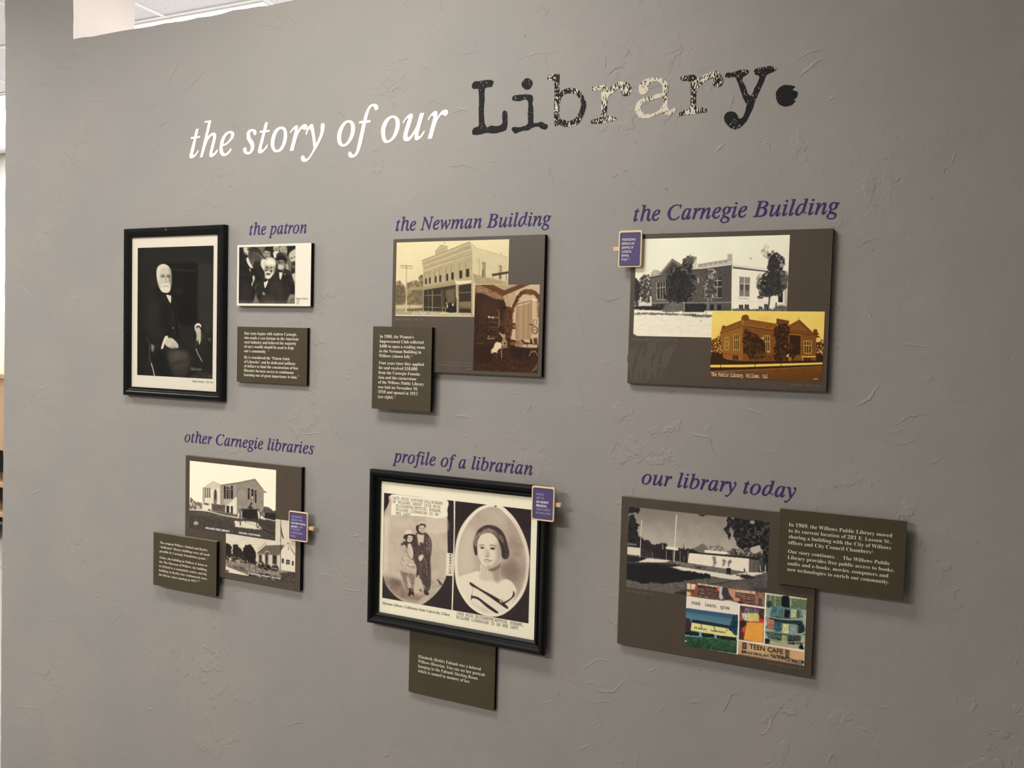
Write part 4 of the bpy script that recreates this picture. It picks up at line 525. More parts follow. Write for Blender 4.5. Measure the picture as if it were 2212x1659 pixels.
ART['carn_a']=dict(w=368,h=234,ramp=[(26,26,28),(104,98,90),(247,237,214)],ops=[
('f',S('-20 -20 1020 -20 1020 1020 -20 1020'),97.0,dict(c2=93,tex=1.5,ts=40)),
('f',S('-11 730 550 750 557 1005 -5 1024'),93.0,dict(soft=0.6,tex=3,ts=10,ty=3)),
('f',S('0 729 186 730 536 747 537 767 187 763 1 746'),96.0,dict(soft=0.5)),
('f',S('6 759 111 757 335 765 530 776 527 797 408 793 335 783 187 776 7 775'),50.0,dict(soft=0.8,rag=1.5,tex=26,ts=2.5,sm=1)),
('l',S('38 887 130 896 234 887'),1.3,84,dict(soft=1,a=0.6,sm=1)),
('l',S('190 928 302 936 411 922'),1.3,84,dict(soft=1,a=0.5,sm=1)),
('f',S('0 976 17 989 33 1002 0 1003'),40.0,dict(soft=0.8,rag=1,sm=1)),
('f',S('445 830 463 833 461 839'),40.0,dict(soft=0.5)),
('f',S('-2 403 28 431 50 375 87 365 114 393 132 326 133 393 118 438 123 661 5 696'),34.0,dict(rag=2.5,soft=0.6,tex=18,ts=4,mix=70,thr=0.66,sm=1)),
('f',S('-2 414 28 437 38 549 32 617 4 639'),14.0,dict(rag=2,soft=0.8,sm=1)),
('f',S('113 343 139 315 173 333 174 377 103 398'),74.0,dict(soft=0.6,tex=8,ts=4)),
('f',S('33 662 67 645 94 661 120 639 117 686 68 702 38 690'),86.0,dict(soft=0.7,rag=1,sm=1)),
('f',S('107 588 121 588 123 661 112 661'),90.0,dict(soft=0.5)),
('f',S('39 594 48 594 48 650 40 650'),88.0,dict(soft=0.5)),
('f',S('112 402 178 374 339 330 433 326 646 287 655 735 334 731 124 719'),38.0,dict(soft=0.4,tex=7,ts=2)),
('f',S('112 402 178 374 208 378 214 660 124 672'),46.0,dict(soft=0.6,tex=5,ts=2)),
('f',S('469 332 646 293 653 636 548 642 474 550'),33.0,dict(soft=3,tex=7,ts=2)),
('f',S('424 266 646 216 651 284 424 323'),80.0,dict(soft=0.4,tex=3,ts=5)),
('l',S('428 279 646 228'),1.1,56,dict(soft=0.4)),
('f',S('432 273 453 267 454 291 432 297'),66.0,dict(soft=0.5)),
('f',S('465 266 486 260 486 283 465 290'),66.0,dict(soft=0.5)),
('f',S('497 258 518 252 519 276 498 282'),66.0,dict(soft=0.5)),
('f',S('530 251 551 245 551 269 530 275'),66.0,dict(soft=0.5)),
('f',S('562 244 583 238 584 262 563 268'),66.0,dict(soft=0.5)),
('f',S('594 237 615 231 616 255 595 261'),66.0,dict(soft=0.5)),
('f',S('615 172 646 175 648 228 616 230'),74.0,dict(soft=0.5)),
('f',S('347 201 415 188 420 325 382 320 349 275'),84.0,dict(soft=0.5)),
('l',S('324 330 440 325 650 287'),3.7,26,dict(soft=0.5)),
('l',S('440 314 650 277'),1.3,88,dict(soft=0.4)),
('f',S('167 369 252 207 341 295 355 376 193 374'),40.0,dict(soft=0.4)),
('f',S('207 352 254 249 296 294 318 365'),24.0,dict(soft=0.5,tex=8,ts=4)),
('l',S('168 365 253 212 340 295'),2.1,56,dict(soft=0.4)),
('l',S('177 358 253 225 323 295'),0.8,86,dict(soft=0.4)),
('l',S('96 402 193 374'),3.4,22,dict(soft=0.5)),
('l',S('94 393 192 366'),1.1,70,dict(soft=0.4)),
('f',S('646 290 872 339 993 385 1002 726 653 731'),95.0,dict(soft=0.4,tex=2,ts=10)),
('l',S('648 282 769 304 885 329'),1.6,84,dict(soft=0.4)),
('f',S('651 295 885 345 886 357 652 316'),52.0,dict(soft=0.5)),
('l',S('656 301 661 306'),2.4,20,dict(soft=0.3)),
('l',S('665 303 670 308'),2.4,20,dict(soft=0.3)),
('l',S('675 306 680 310'),2.4,20,dict(soft=0.3)),
('l',S('684 308 689 312'),2.4,20,dict(soft=0.3)),
('l',S('693 310 698 314'),2.4,20,dict(soft=0.3)),
('l',S('703 312 708 316'),2.4,20,dict(soft=0.3)),
('l',S('712 314 717 318'),2.4,20,dict(soft=0.3)),
('l',S('722 316 727 320'),2.4,20,dict(soft=0.3)),
('l',S('731 318 736 322'),2.4,20,dict(soft=0.3)),
('l',S('740 320 745 324'),2.4,20,dict(soft=0.3)),
('l',S('750 322 754 326'),2.4,20,dict(soft=0.3)),
('l',S('759 324 764 328'),2.4,20,dict(soft=0.3)),
('l',S('768 326 773 330'),2.4,20,dict(soft=0.3)),
('l',S('777 328 782 332'),2.4,20,dict(soft=0.3)),
('l',S('787 330 792 334'),2.4,20,dict(soft=0.3)),
('l',S('796 332 801 336'),2.4,20,dict(soft=0.3)),
('l',S('805 334 810 338'),2.4,20,dict(soft=0.3)),
('l',S('814 336 819 340'),2.4,20,dict(soft=0.3)),
('l',S('824 338 828 342'),2.4,20,dict(soft=0.3)),
('l',S('833 340 838 344'),2.4,20,dict(soft=0.3)),
('l',S('842 342 847 346'),2.4,20,dict(soft=0.3)),
('l',S('851 344 856 348'),2.4,20,dict(soft=0.3)),
('l',S('860 346 865 350'),2.4,20,dict(soft=0.3)),
('l',S('869 348 874 352'),2.4,20,dict(soft=0.3)),
('f',S('153 455 211 444 215 618 157 614'),15.0,dict(soft=0.4)),
('l',S('176 452 179 616'),1.1,84,dict(soft=0.3)),
('l',S('194 447 197 616'),1.1,84,dict(soft=0.3)),
('l',S('155 507 212 496'),1.1,84,dict(soft=0.3)),
('l',S('153 455 157 616'),1.1,84,dict(soft=0.3)),
('l',S('211 445 215 618'),1.1,84,dict(soft=0.3)),
('l',S('153 618 217 623'),1.6,72,dict(soft=0.4)),
('f',S('213 427 225 425 226 527 216 538'),12.0,dict(soft=0.5)),
('f',S('219 372 237 372 236 494 222 494'),16.0,dict(soft=0.5)),
('f',S('531 411 586 403 587 602 536 602'),16.0,dict(soft=0.4)),
('l',S('556 407 558 602'),1.3,86,dict(soft=0.3)),
('l',S('534 498 586 494'),1.3,86,dict(soft=0.3)),
('l',S('533 437 585 431'),1.3,86,dict(soft=0.3)),
('l',S('533 604 588 602'),1.6,70,dict(soft=0.4)),
('f',S('468 495 491 496 493 602 471 602'),18.0,dict(soft=0.4)),
('l',S('475 495 478 602'),1.1,80,dict(soft=0.3)),
('l',S('468 606 536 602'),1.3,60,dict(soft=0.4)),
('f',S('697 394 763 403 765 595 700 589'),60.0,dict(soft=0.4)),
('l',S('697 394 763 403'),1.3,90,dict(soft=0.3)),
('l',S('697 394 701 591'),1.3,90,dict(soft=0.3)),
('l',S('763 403 765 595'),1.3,90,dict(soft=0.3)),
('l',S('729 399 731 593'),1.3,90,dict(soft=0.3)),
('l',S('698 465 763 469'),1.3,90,dict(soft=0.3)),
('l',S('701 591 765 595'),1.3,90,dict(soft=0.3)),
('f',S('702 469 724 471 724 529 703 527'),34.0,dict(soft=0.5)),
('f',S('735 473 760 476 760 533 736 531'),36.0,dict(soft=0.5)),
('f',S('703 533 724 533 725 582 704 582'),56.0,dict()),
('f',S('736 535 760 537 761 586 738 584'),56.0,dict()),
('l',S('699 398 704 589'),0.8,40,dict()),
('l',S('761 406 763 593'),0.8,45,dict()),
('l',S('695 604 764 612'),1.1,66,dict(soft=0.4,rag=0.5)),
('l',S('697 614 762 618'),0.8,78,dict(soft=0.4)),
('l',S('653 634 880 645'),0.8,84,dict(soft=0.5,a=0.7)),
('l',S('124 661 229 651 419 655 653 647'),2.4,62,dict(soft=0.4)),
('f',S('124 668 229 660 216 727 126 719'),30.0,dict(soft=0.5)),
('f',S('325 664 477 659 479 746 334 748'),12.0,dict(soft=0.8,tex=4,ts=3)),
('f',S('225 660 258 643 325 649 334 731 261 749 192 741 208 705'),50.0,dict(soft=0.8,tex=6,ts=4,sm=1)),
('f',S('474 672 496 672 497 726 475 726'),8.0,dict(soft=0.4)),
('f',S('516 671 539 671 540 726 517 726'),8.0,dict(soft=0.4)),
('f',S('561 671 588 671 589 725 563 725'),8.0,dict(soft=0.4)),
('l',S('504 667 506 728'),3.7,52,dict()),
('l',S('550 667 551 728'),3.7,52,dict()),
('f',S('591 669 651 668 653 731 592 731'),34.0,dict(soft=1,tex=7,ts=3)),
('f',S('151 672 203 669 204 716 163 719'),12.0,dict(soft=0.6)),
('l',S('175 670 177 714'),0.8,60,dict()),
('f',S('701 670 727 672 729 723 702 721'),14.0,dict(soft=0.4)),
('l',S('714 670 716 721'),0.8,72,dict(soft=0.3)),
('f',S('737 668 763 670 765 723 738 721'),14.0,dict(soft=0.4)),
('l',S('750 668 751 721'),0.8,72,dict(soft=0.3)),
('f',S('825 686 847 688 848 722 826 720'),14.0,dict(soft=0.4)),
('l',S('836 686 837 720'),0.8,72,dict(soft=0.3)),
('f',S('858 663 880 664 881 722 860 720'),14.0,dict(soft=0.4)),
('l',S('869 662 871 720'),0.8,72,dict(soft=0.3)),
('f',S('655 713 717 711 779 716 827 709 1001 708 1002 739 656 744'),46.0,dict(soft=1,rag=1.5,tex=16,ts=3)),
('f',S('942 530 970 530 972 647 944 645'),7.0,dict(soft=0.4)),
('f',S('934 687 961 677 1001 676 1001 713 908 714'),34.0,dict(soft=2,rag=1.5)),
('l',S('932 656 932 698'),2.9,12,dict(soft=0.5,sm=1)),
('f',S('937 656 936 661 933 663 930 661 928 656 929 651 933 648 936 650'),30.0,dict(sm=1)),
('f',S('978 530 996 519 1001 676 982 666'),78.0,dict(soft=1)),
('f',S('-1 696 121 690 185 712 192 732 111 730 0 720'),10.0,dict(soft=0.7,rag=1,sm=1)),
('l',S('0 729 186 732'),0.8,40,dict()),
('f',S('243 328 265 290 294 274 316 291 326 231 350 188 388 200 395 266 386 320 421 408 400 451 425 528 404 615 390 643 325 649 258 651 220 616 215 549 243 472 234 395'),17.0,dict(rag=3.2,soft=0.5,tex=14,ts=4,mix=38,thr=0.62,sm=1)),
('f',S('322 220 354 190 415 190 409 222 388 265 352 265'),46.0,dict(rag=3,soft=0.8,a=0.7,tex=20,ts=3,sm=1)),
('f',S('252 395 324 330 385 440 375 615 273 638 241 549'),8.0,dict(rag=3,soft=1.5,a=0.75,sm=1)),
('f',S('427 397 437 430 433 462 427 441'),78.0,dict(soft=0.6,sm=1)),
('l',S('343 643 343 765'),2.1,78,dict(soft=0.4)),
('l',S('251 649 229 682 221 758'),1.3,26,dict(soft=0.5,sm=1)),
('l',S('268 743 270 765'),1.1,50,dict()),
('f',S('487 322 511 303 540 334 552 399 536 463 553 550 547 599 512 620 479 604 489 550 466 495 489 430'),44.0,dict(rag=3.5,soft=0.6,a=0.85,tex=26,ts=3,mix=70,thr=0.62,sm=1)),
('f',S('497 441 528 420 537 507 518 582 496 550'),26.0,dict(rag=3,soft=0.8,a=0.7,sm=1)),
('l',S('503 604 496 691 491 778'),1.8,62,dict(soft=0.4,sm=1)),
('f',S('819 127 858 87 873 150 882 234 848 223 830 170'),66.0,dict(rag=4,soft=0.7,a=0.75,mix=90,thr=0.5,ts=3,sm=1)),
('f',S('868 192 894 147 921 162 948 179 979 237 968 320 999 404 996 509 971 551 959 593 912 587 824 609 814 529 817 444 846 381 871 297'),24.0,dict(rag=4,soft=0.5,tex=16,ts=4,mix=62,thr=0.62,sm=1)),
('f',S('875 213 921 194 944 299 956 498 918 572 843 529 873 403'),13.0,dict(rag=4,soft=1,a=0.8,sm=1)),
('f',S('959 362 995 342 999 477 977 530'),40.0,dict(rag=4,soft=1,a=0.7,tex=20,ts=3,sm=1)),
('f',S('806 402 832 360 822 497 801 476'),48.0,dict(rag=4,soft=0.8,a=0.6,sm=1)),
('l',S('891 582 888 656 882 726'),3.2,16,dict(soft=0.5,sm=1)),
('f',S('767 221 766 228 764 231 761 228 760 221 761 213 763 210 766 213'),60.0,dict(soft=0.6,sm=1))])
ART['carn_b']=dict(w=271,h=162,ramp=[(34,20,9),(128,78,28),(250,204,104)],ops=[
('f',S('-20 -20 1020 -20 1020 1020 -20 1020'),99.0,dict(c2=86,tex=3,ts=22)),
('f',S('419 106 519 89 511 127 438 135'),86.0,dict(soft=4,sm=1)),
('f',S('-12 643 303 689 1001 655 1003 742 -8 827'),6.0,dict(soft=0.8,tex=3,ts=5)),
('f',S('1 466 50 410 73 364 98 439 116 576 133 697 7 734'),34.0,dict(rag=2.5,soft=0.6,tex=16,ts=3,mix=80,thr=0.64,sm=1)),
('f',S('4 611 112 637 171 695 304 727 305 764 6 795'),8.0,dict(soft=1)),
('f',S('937 468 964 423 997 415 999 684 943 687'),26.0,dict(rag=2.5,soft=0.6,tex=20,ts=3,mix=84,thr=0.66,sm=1)),
('f',S('938 599 996 597 999 713 941 716'),8.0,dict(soft=1,rag=1.5)),
('f',S('78 327 287 209 300 734 162 723 119 698'),54.0,dict(soft=0.4,tex=5,ts=2)),
('f',S('285 209 578 262 695 270 893 297 957 310 936 369 941 694 298 737'),44.0,dict(soft=0.4,tex=6,ts=2)),
('f',S('94 260 280 137 288 215 84 318'),48.0,dict(soft=0.4,tex=4,ts=3)),
('f',S('286 134 337 124 590 187 580 277 288 221'),50.0,dict(soft=0.4,tex=5,ts=3)),
('l',S('94 260 280 137'),1.0,26,dict()),
('l',S('336 127 590 187'),1.0,30,dict()),
('f',S('276 139 275 86 292 62 321 60 337 85 338 139'),38.0,dict(soft=0.5,sm=1)),
('f',S('99 269 95 234 112 216 129 228 130 259'),36.0,dict(soft=0.5)),
('f',S('585 106 696 138 694 226 585 192'),34.0,dict(soft=0.5,tex=5,ts=3)),
('f',S('906 326 908 267 925 250 943 271 943 351'),34.0,dict(soft=0.5,sm=1)),
('f',S('936 344 964 350 964 368 935 372'),24.0,dict()),
('l',S('81 330 288 218 580 285'),2.2,22,dict(soft=0.5)),
('l',S('81 321 287 206 580 268'),1.0,66,dict(soft=0.4)),
('l',S('891 312 957 324'),2.0,24,dict(soft=0.5)),
('f',S('666 233 782 121 896 294 894 332 676 303'),40.0,dict(soft=0.4,tex=4,ts=3)),
('f',S('699 259 783 153 861 283'),48.0,dict(soft=0.5,tex=4,ts=3)),
('l',S('665 230 781 124'),1.5,70,dict(soft=0.4)),
('l',S('782 124 896 294'),2.0,22,dict(soft=0.4)),
('l',S('676 309 894 338'),1.5,20,dict(soft=0.5)),
('l',S('778 85 779 124'),0.7,30,dict()),
('f',S('128 396 162 385 166 580 132 581'),22.0,dict(soft=0.4)),
('l',S('128 396 132 581'),1.0,92,dict(soft=0.3)),
('l',S('139 395 144 581'),1.0,92,dict(soft=0.3)),
('l',S('150 395 155 580'),1.0,92,dict(soft=0.3)),
('l',S('162 394 166 580'),1.0,92,dict(soft=0.3)),
('l',S('128 396 162 391'),1.0,90,dict(soft=0.3)),
('l',S('129 462 163 458'),1.0,90,dict(soft=0.3)),
('l',S('132 581 166 576'),1.0,90,dict(soft=0.3)),
('f',S('208 351 259 334 264 576 214 578'),22.0,dict(soft=0.4)),
('l',S('208 351 214 578'),1.0,92,dict(soft=0.3)),
('l',S('225 350 231 577'),1.0,92,dict(soft=0.3)),
('l',S('242 349 247 576'),1.0,92,dict(soft=0.3)),
('l',S('259 349 264 576'),1.0,92,dict(soft=0.3)),
('l',S('208 351 259 343'),1.0,90,dict(soft=0.3)),
('l',S('210 432 261 424'),1.0,90,dict(soft=0.3)),
('l',S('214 578 264 570'),1.0,90,dict(soft=0.3)),
('f',S('480 360 531 358 537 588 486 590'),22.0,dict(soft=0.4)),
('l',S('480 360 486 590'),1.0,92,dict(soft=0.3)),
('l',S('497 359 503 589'),1.0,92,dict(soft=0.3)),
('l',S('514 359 520 588'),1.0,92,dict(soft=0.3)),
('l',S('531 358 537 588'),1.0,92,dict(soft=0.3)),
('l',S('480 360 531 358'),1.0,90,dict(soft=0.3)),
('l',S('482 443 533 441'),1.0,90,dict(soft=0.3)),
('l',S('486 590 537 588'),1.0,90,dict(soft=0.3)),
('f',S('832 422 894 426 899 592 837 595'),22.0,dict(soft=0.4)),
('l',S('832 422 837 595'),1.0,92,dict(soft=0.3)),
('l',S('853 421 857 594'),1.0,92,dict(soft=0.3)),
('l',S('874 421 878 593'),1.0,92,dict(soft=0.3)),
('l',S('894 420 899 592'),1.0,92,dict(soft=0.3)),
('l',S('832 422 894 422'),1.0,90,dict(soft=0.3)),
('l',S('834 484 896 484'),1.0,90,dict(soft=0.3)),
('l',S('837 595 899 595'),1.0,90,dict(soft=0.3)),
('f',S('421 401 480 381 482 426 426 428'),80.0,dict(soft=0.8,rag=1)),
('f',S('701 341 801 350 804 620 713 624'),8.0,dict(soft=0.5)),
('l',S('698 332 702 521'),2.0,54,dict(soft=0.5)),
('l',S('811 358 813 487'),2.0,54,dict(soft=0.5)),
('l',S('697 324 813 338'),1.5,64,dict(soft=0.5)),
('l',S('122 637 298 647'),1.2,34,dict(soft=0.5)),
('f',S('206 657 255 658 257 718 207 715'),10.0,dict(soft=0.5)),
('l',S('219 659 221 714'),0.7,50,dict()),
('l',S('234 659 236 716'),0.7,50,dict()),
('f',S('298 659 587 648 589 719 300 737'),40.0,dict(soft=0.6,tex=6,ts=3)),
('l',S('819 646 939 640'),2.2,92,dict(soft=0.4)),
('l',S('825 651 827 707'),2.0,70,dict()),
('f',S('839 662 900 659 901 696 840 699'),18.0,dict(tex=14,ts=2)),
('f',S('298 312 349 280 415 353 482 426 495 597 483 680 359 694 334 627 301 598'),12.0,dict(rag=2.5,soft=0.6,tex=7,ts=4,mix=30,thr=0.68,sm=1)),
('f',S('569 274 621 184 675 197 709 270 699 418 714 669 579 690 583 452'),10.0,dict(rag=2.5,soft=0.6,tex=6,ts=4,mix=28,thr=0.7,sm=1)),
('f',S('656 494 736 476 759 666 661 686'),12.0,dict(rag=2,soft=0.8,tex=14,ts=3,sm=1)),
('f',S('691 618 708 617 705 662 685 655'),90.0,dict(soft=0.5,rag=0.6)),
('f',S('665 501 681 493 679 522'),70.0,dict(soft=0.5)),
('f',S('705 669 727 653 729 709 706 707'),60.0,dict(soft=0.6,sm=1)),
('f',S('535 588 533 595 527 599 521 596 519 589 521 581 527 578 532 581'),96.0,dict(soft=0.4,sm=1)),
('f',S('404 624 578 616 580 712 406 721'),30.0,dict(a=0.6,tex=28,ts=2.5,soft=1)),
('f',S('-3 802 305 782 998 713 1003 742 636 779 212 830 -2 848'),97.0,dict(soft=0.4)),
('f',S('-3 778 305 764 997 698 998 719 305 788 -3 808'),8.0,dict(soft=0.5)),
('f',S('-4 845 306 825 999 748 1004 774 492 841 -2 900'),8.0,dict(soft=0.5)),
('f',S('-4 898 492 838 1008 771 1014 1004 -6 1011'),38.0,dict(soft=0.5,tex=3,ts=12)),
('f',S('-2 980 1006 858 1010 1004 -6 1011'),32.0,dict(soft=6)),
('l',S('0 913 400 859 997 771'),0.7,62,dict(soft=0.4,sm=1)),
('l',S('97 783 98 852'),1.5,6,dict(soft=0.3)),
('l',S('411 766 412 834'),1.5,6,dict(soft=0.3)),
('l',S('643 754 644 821'),1.5,6,dict(soft=0.3))])
ART['orland_a']=dict(w=210,h=162,ramp=[(28,26,24),(112,102,92),(254,243,218)],ops=[
('f',S('-20 -20 1020 -20 1020 1020 -20 1020'),98.0,dict()),
('f',S('2 555 37 561 76 596 163 599 164 690 3 715'),54.0,dict(rag=2,soft=0.6,tex=18,ts=4,mix=84,thr=0.66,sm=1)),
('f',S('859 546 908 544 961 574 1007 578 1002 719 856 695'),36.0,dict(rag=2,soft=0.6,tex=12,ts=4,sm=1)),
('f',S('882 622 1002 607 1000 721 865 693'),10.0,dict(soft=0.8,rag=1)),
('f',S('872 635 865 664 847 678 830 670 822 644 829 615 847 601 864 609'),52.0,dict(soft=1,tex=10,ts=3,sm=1)),
('l',S('869 619 874 680'),1.2,84,dict(soft=0.5)),
('f',S('-1 739 269 703 586 756 821 718 1002 723 999 1008 -14 1016'),26.0,dict(soft=0.6,tex=7,ts=3)),
('f',S('-1 744 363 700 586 743 586 777 269 799 0 799'),34.0,dict(soft=3,tex=8,ts=4)),
('f',S('161 372 284 255 371 291 375 587 268 597 270 699 164 699'),90.0,dict(soft=0.4)),
('f',S('365 301 574 232 567 723 433 725 420 597 370 583'),66.0,dict(soft=0.4,tex=4,ts=4)),
('f',S('432 607 510 501 567 440 569 725 433 725'),90.0,dict(soft=0.6)),
('f',S('565 241 766 148 866 324 864 591 802 619 603 636 567 725'),62.0,dict(soft=0.4,tex=7,ts=5)),
('f',S('161 379 218 320 284 269 365 306 365 362 171 404'),84.0,dict(soft=1)),
('l',S('159 373 284 258 373 291'),2.1,99,dict(soft=0.4)),
('l',S('364 298 572 226 766 150 899 327'),2.5,99,dict(soft=0.4)),
('l',S('204 346 284 269 360 305'),0.6,60,dict(soft=0.4)),
('l',S('379 316 573 252'),1.3,34,dict(soft=0.6)),
('l',S('767 166 887 338'),0.8,56,dict(soft=0.5)),
('f',S('871 320 903 327 893 337 862 340'),48.0,dict(soft=0.4)),
('l',S('573 255 767 173 871 318'),1.0,44,dict(soft=0.8)),
('l',S('367 303 373 588'),0.8,66,dict(soft=0.5)),
('l',S('565 274 567 723'),0.8,44,dict(soft=0.5)),
('f',S('161 382 182 373 184 590 163 593'),66.0,dict(soft=0.8)),
('f',S('188 375 201 373 203 522 189 524'),40.0,dict(soft=0.4)),
('f',S('212 372 226 369 227 518 213 520'),40.0,dict(soft=0.4)),
('f',S('236 368 251 366 252 514 237 517'),40.0,dict(soft=0.4)),
('l',S('183 529 256 522'),0.8,96,dict()),
('f',S('294 583 293 443 302 389 313 376 327 397 331 449 328 580'),54.0,dict(soft=0.5,sm=1)),
('f',S('299 501 302 418 313 382 325 426 322 532'),26.0,dict(soft=0.6,sm=1)),
('f',S('411 318 433 314 434 496 413 500'),8.0,dict(soft=0.4)),
('f',S('442 321 461 318 462 495 444 498'),8.0,dict(soft=0.4)),
('f',S('492 302 516 298 518 486 494 490'),8.0,dict(soft=0.4)),
('f',S('687 303 706 300 707 460 688 463'),8.0,dict(soft=0.4)),
('f',S('726 312 751 308 752 456 727 460'),8.0,dict(soft=0.4)),
('f',S('765 321 783 318 785 496 767 499'),8.0,dict(soft=0.4)),
('f',S('461 330 492 322 494 487 462 492'),50.0,dict(soft=0.4)),
('l',S('444 361 514 348'),1.0,80,dict(soft=0.4)),
('l',S('477 327 479 493'),0.6,20,dict()),
('l',S('690 358 782 360'),1.2,60,dict(soft=0.5,tex=20,ts=2)),
('f',S('730 414 746 411 745 454 731 454'),92.0,dict(soft=0.5)),
('f',S('408 512 519 491 510 513 432 607 418 580'),74.0,dict(soft=1)),
('f',S('407 600 426 596 426 692 408 695'),9.0,dict(soft=0.4)),
('f',S('443 598 476 593 477 692 443 698'),9.0,dict(soft=0.4)),
('f',S('494 594 517 590 517 699 495 703'),9.0,dict(soft=0.4)),
('f',S('268 599 420 597 421 697 269 700'),38.0,dict(soft=0.8,tex=9,ts=4)),
('l',S('268 597 420 595'),1.0,14,dict(soft=0.4)),
('f',S('172 598 244 598 230 629 173 627'),44.0,dict(soft=0.8,tex=12,ts=3)),
('f',S('157 624 268 635 269 700 164 702'),92.0,dict(soft=0.5)),
('l',S('157 594 158 700'),1.2,86,dict()),
('f',S('255 686 251 697 242 702 233 700 229 691 232 680 242 674 251 677'),40.0,dict(rag=1,sm=1)),
('f',S('438 693 549 703 577 721 457 725'),44.0,dict(soft=0.8,rag=1,sm=1)),
('f',S('306 701 438 699 577 721 577 738 363 724'),40.0,dict(soft=1)),
('l',S('1 727 77 721 164 714 269 719 410 741 586 749'),1.9,92,dict(soft=0.4,sm=1)),
('l',S('830 702 910 708 1000 717'),1.7,84,dict(soft=0.4)),
('f',S('536 800 687 777 795 776 865 870 733 877 550 885'),88.0,dict(soft=0.5,rag=0.8)),
('l',S('678 795 732 808 822 843'),1.0,60,dict(soft=0.8,sm=1)),
('l',S('827 859 885 871 947 899 998 915'),2.7,8,dict(soft=1,sm=1)),
('f',S('864 750 937 771 999 872 964 868 893 790'),16.0,dict(soft=3,a=0.6)),
('f',S('621 612 793 587 808 720 704 744 623 742'),7.0,dict(soft=0.5)),
('f',S('612 611 644 600 644 646 622 656'),24.0,dict(soft=0.8)),
('l',S('645 732 669 803'),1.5,14,dict()),
('l',S('785 684 794 740'),3.1,8,dict()),
('l',S('664 746 776 749'),1.5,10,dict()),
('f',S('595 695 599 625 610 612 615 680 614 795 610 859 601 849 595 775'),46.0,dict(soft=0.5,sm=1)),
('l',S('596 626 595 741 605 854'),1.0,14,dict(soft=0.4,sm=1)),
('l',S('791 581 809 587 824 632 828 711 822 803 806 852 791 820 787 718 788 627 793 586'),1.7,12,dict(soft=0.5,sm=1)),
('l',S('805 601 810 840'),0.8,50,dict(soft=0.4)),
('l',S('791 718 826 711'),0.8,40,dict(soft=0.4)),
('l',S('701 585 733 504'),3.1,9,dict(soft=0.4)),
('f',S('689 592 707 563 739 567 748 588'),12.0,dict(soft=0.5,sm=1)),
('l',S('729 502 738 501'),1.5,40,dict()),
('l',S('594 557 603 578 605 612'),1.5,70,dict(soft=0.6,sm=1)),
('f',S('110 912 102 932 83 943 64 939 56 922 64 902 83 891 102 895'),84.0,dict(soft=0.4,sm=1)),
('f',S('102 916 96 928 83 935 70 933 65 923 70 911 83 904 96 906'),34.0,dict(soft=0.5,sm=1)),
('f',S('88 916 86 924 81 928 76 926 74 919 76 911 81 907 86 909'),80.0,dict(soft=0.4,sm=1)),
('l',S('64 937 102 902'),0.8,84,dict())])
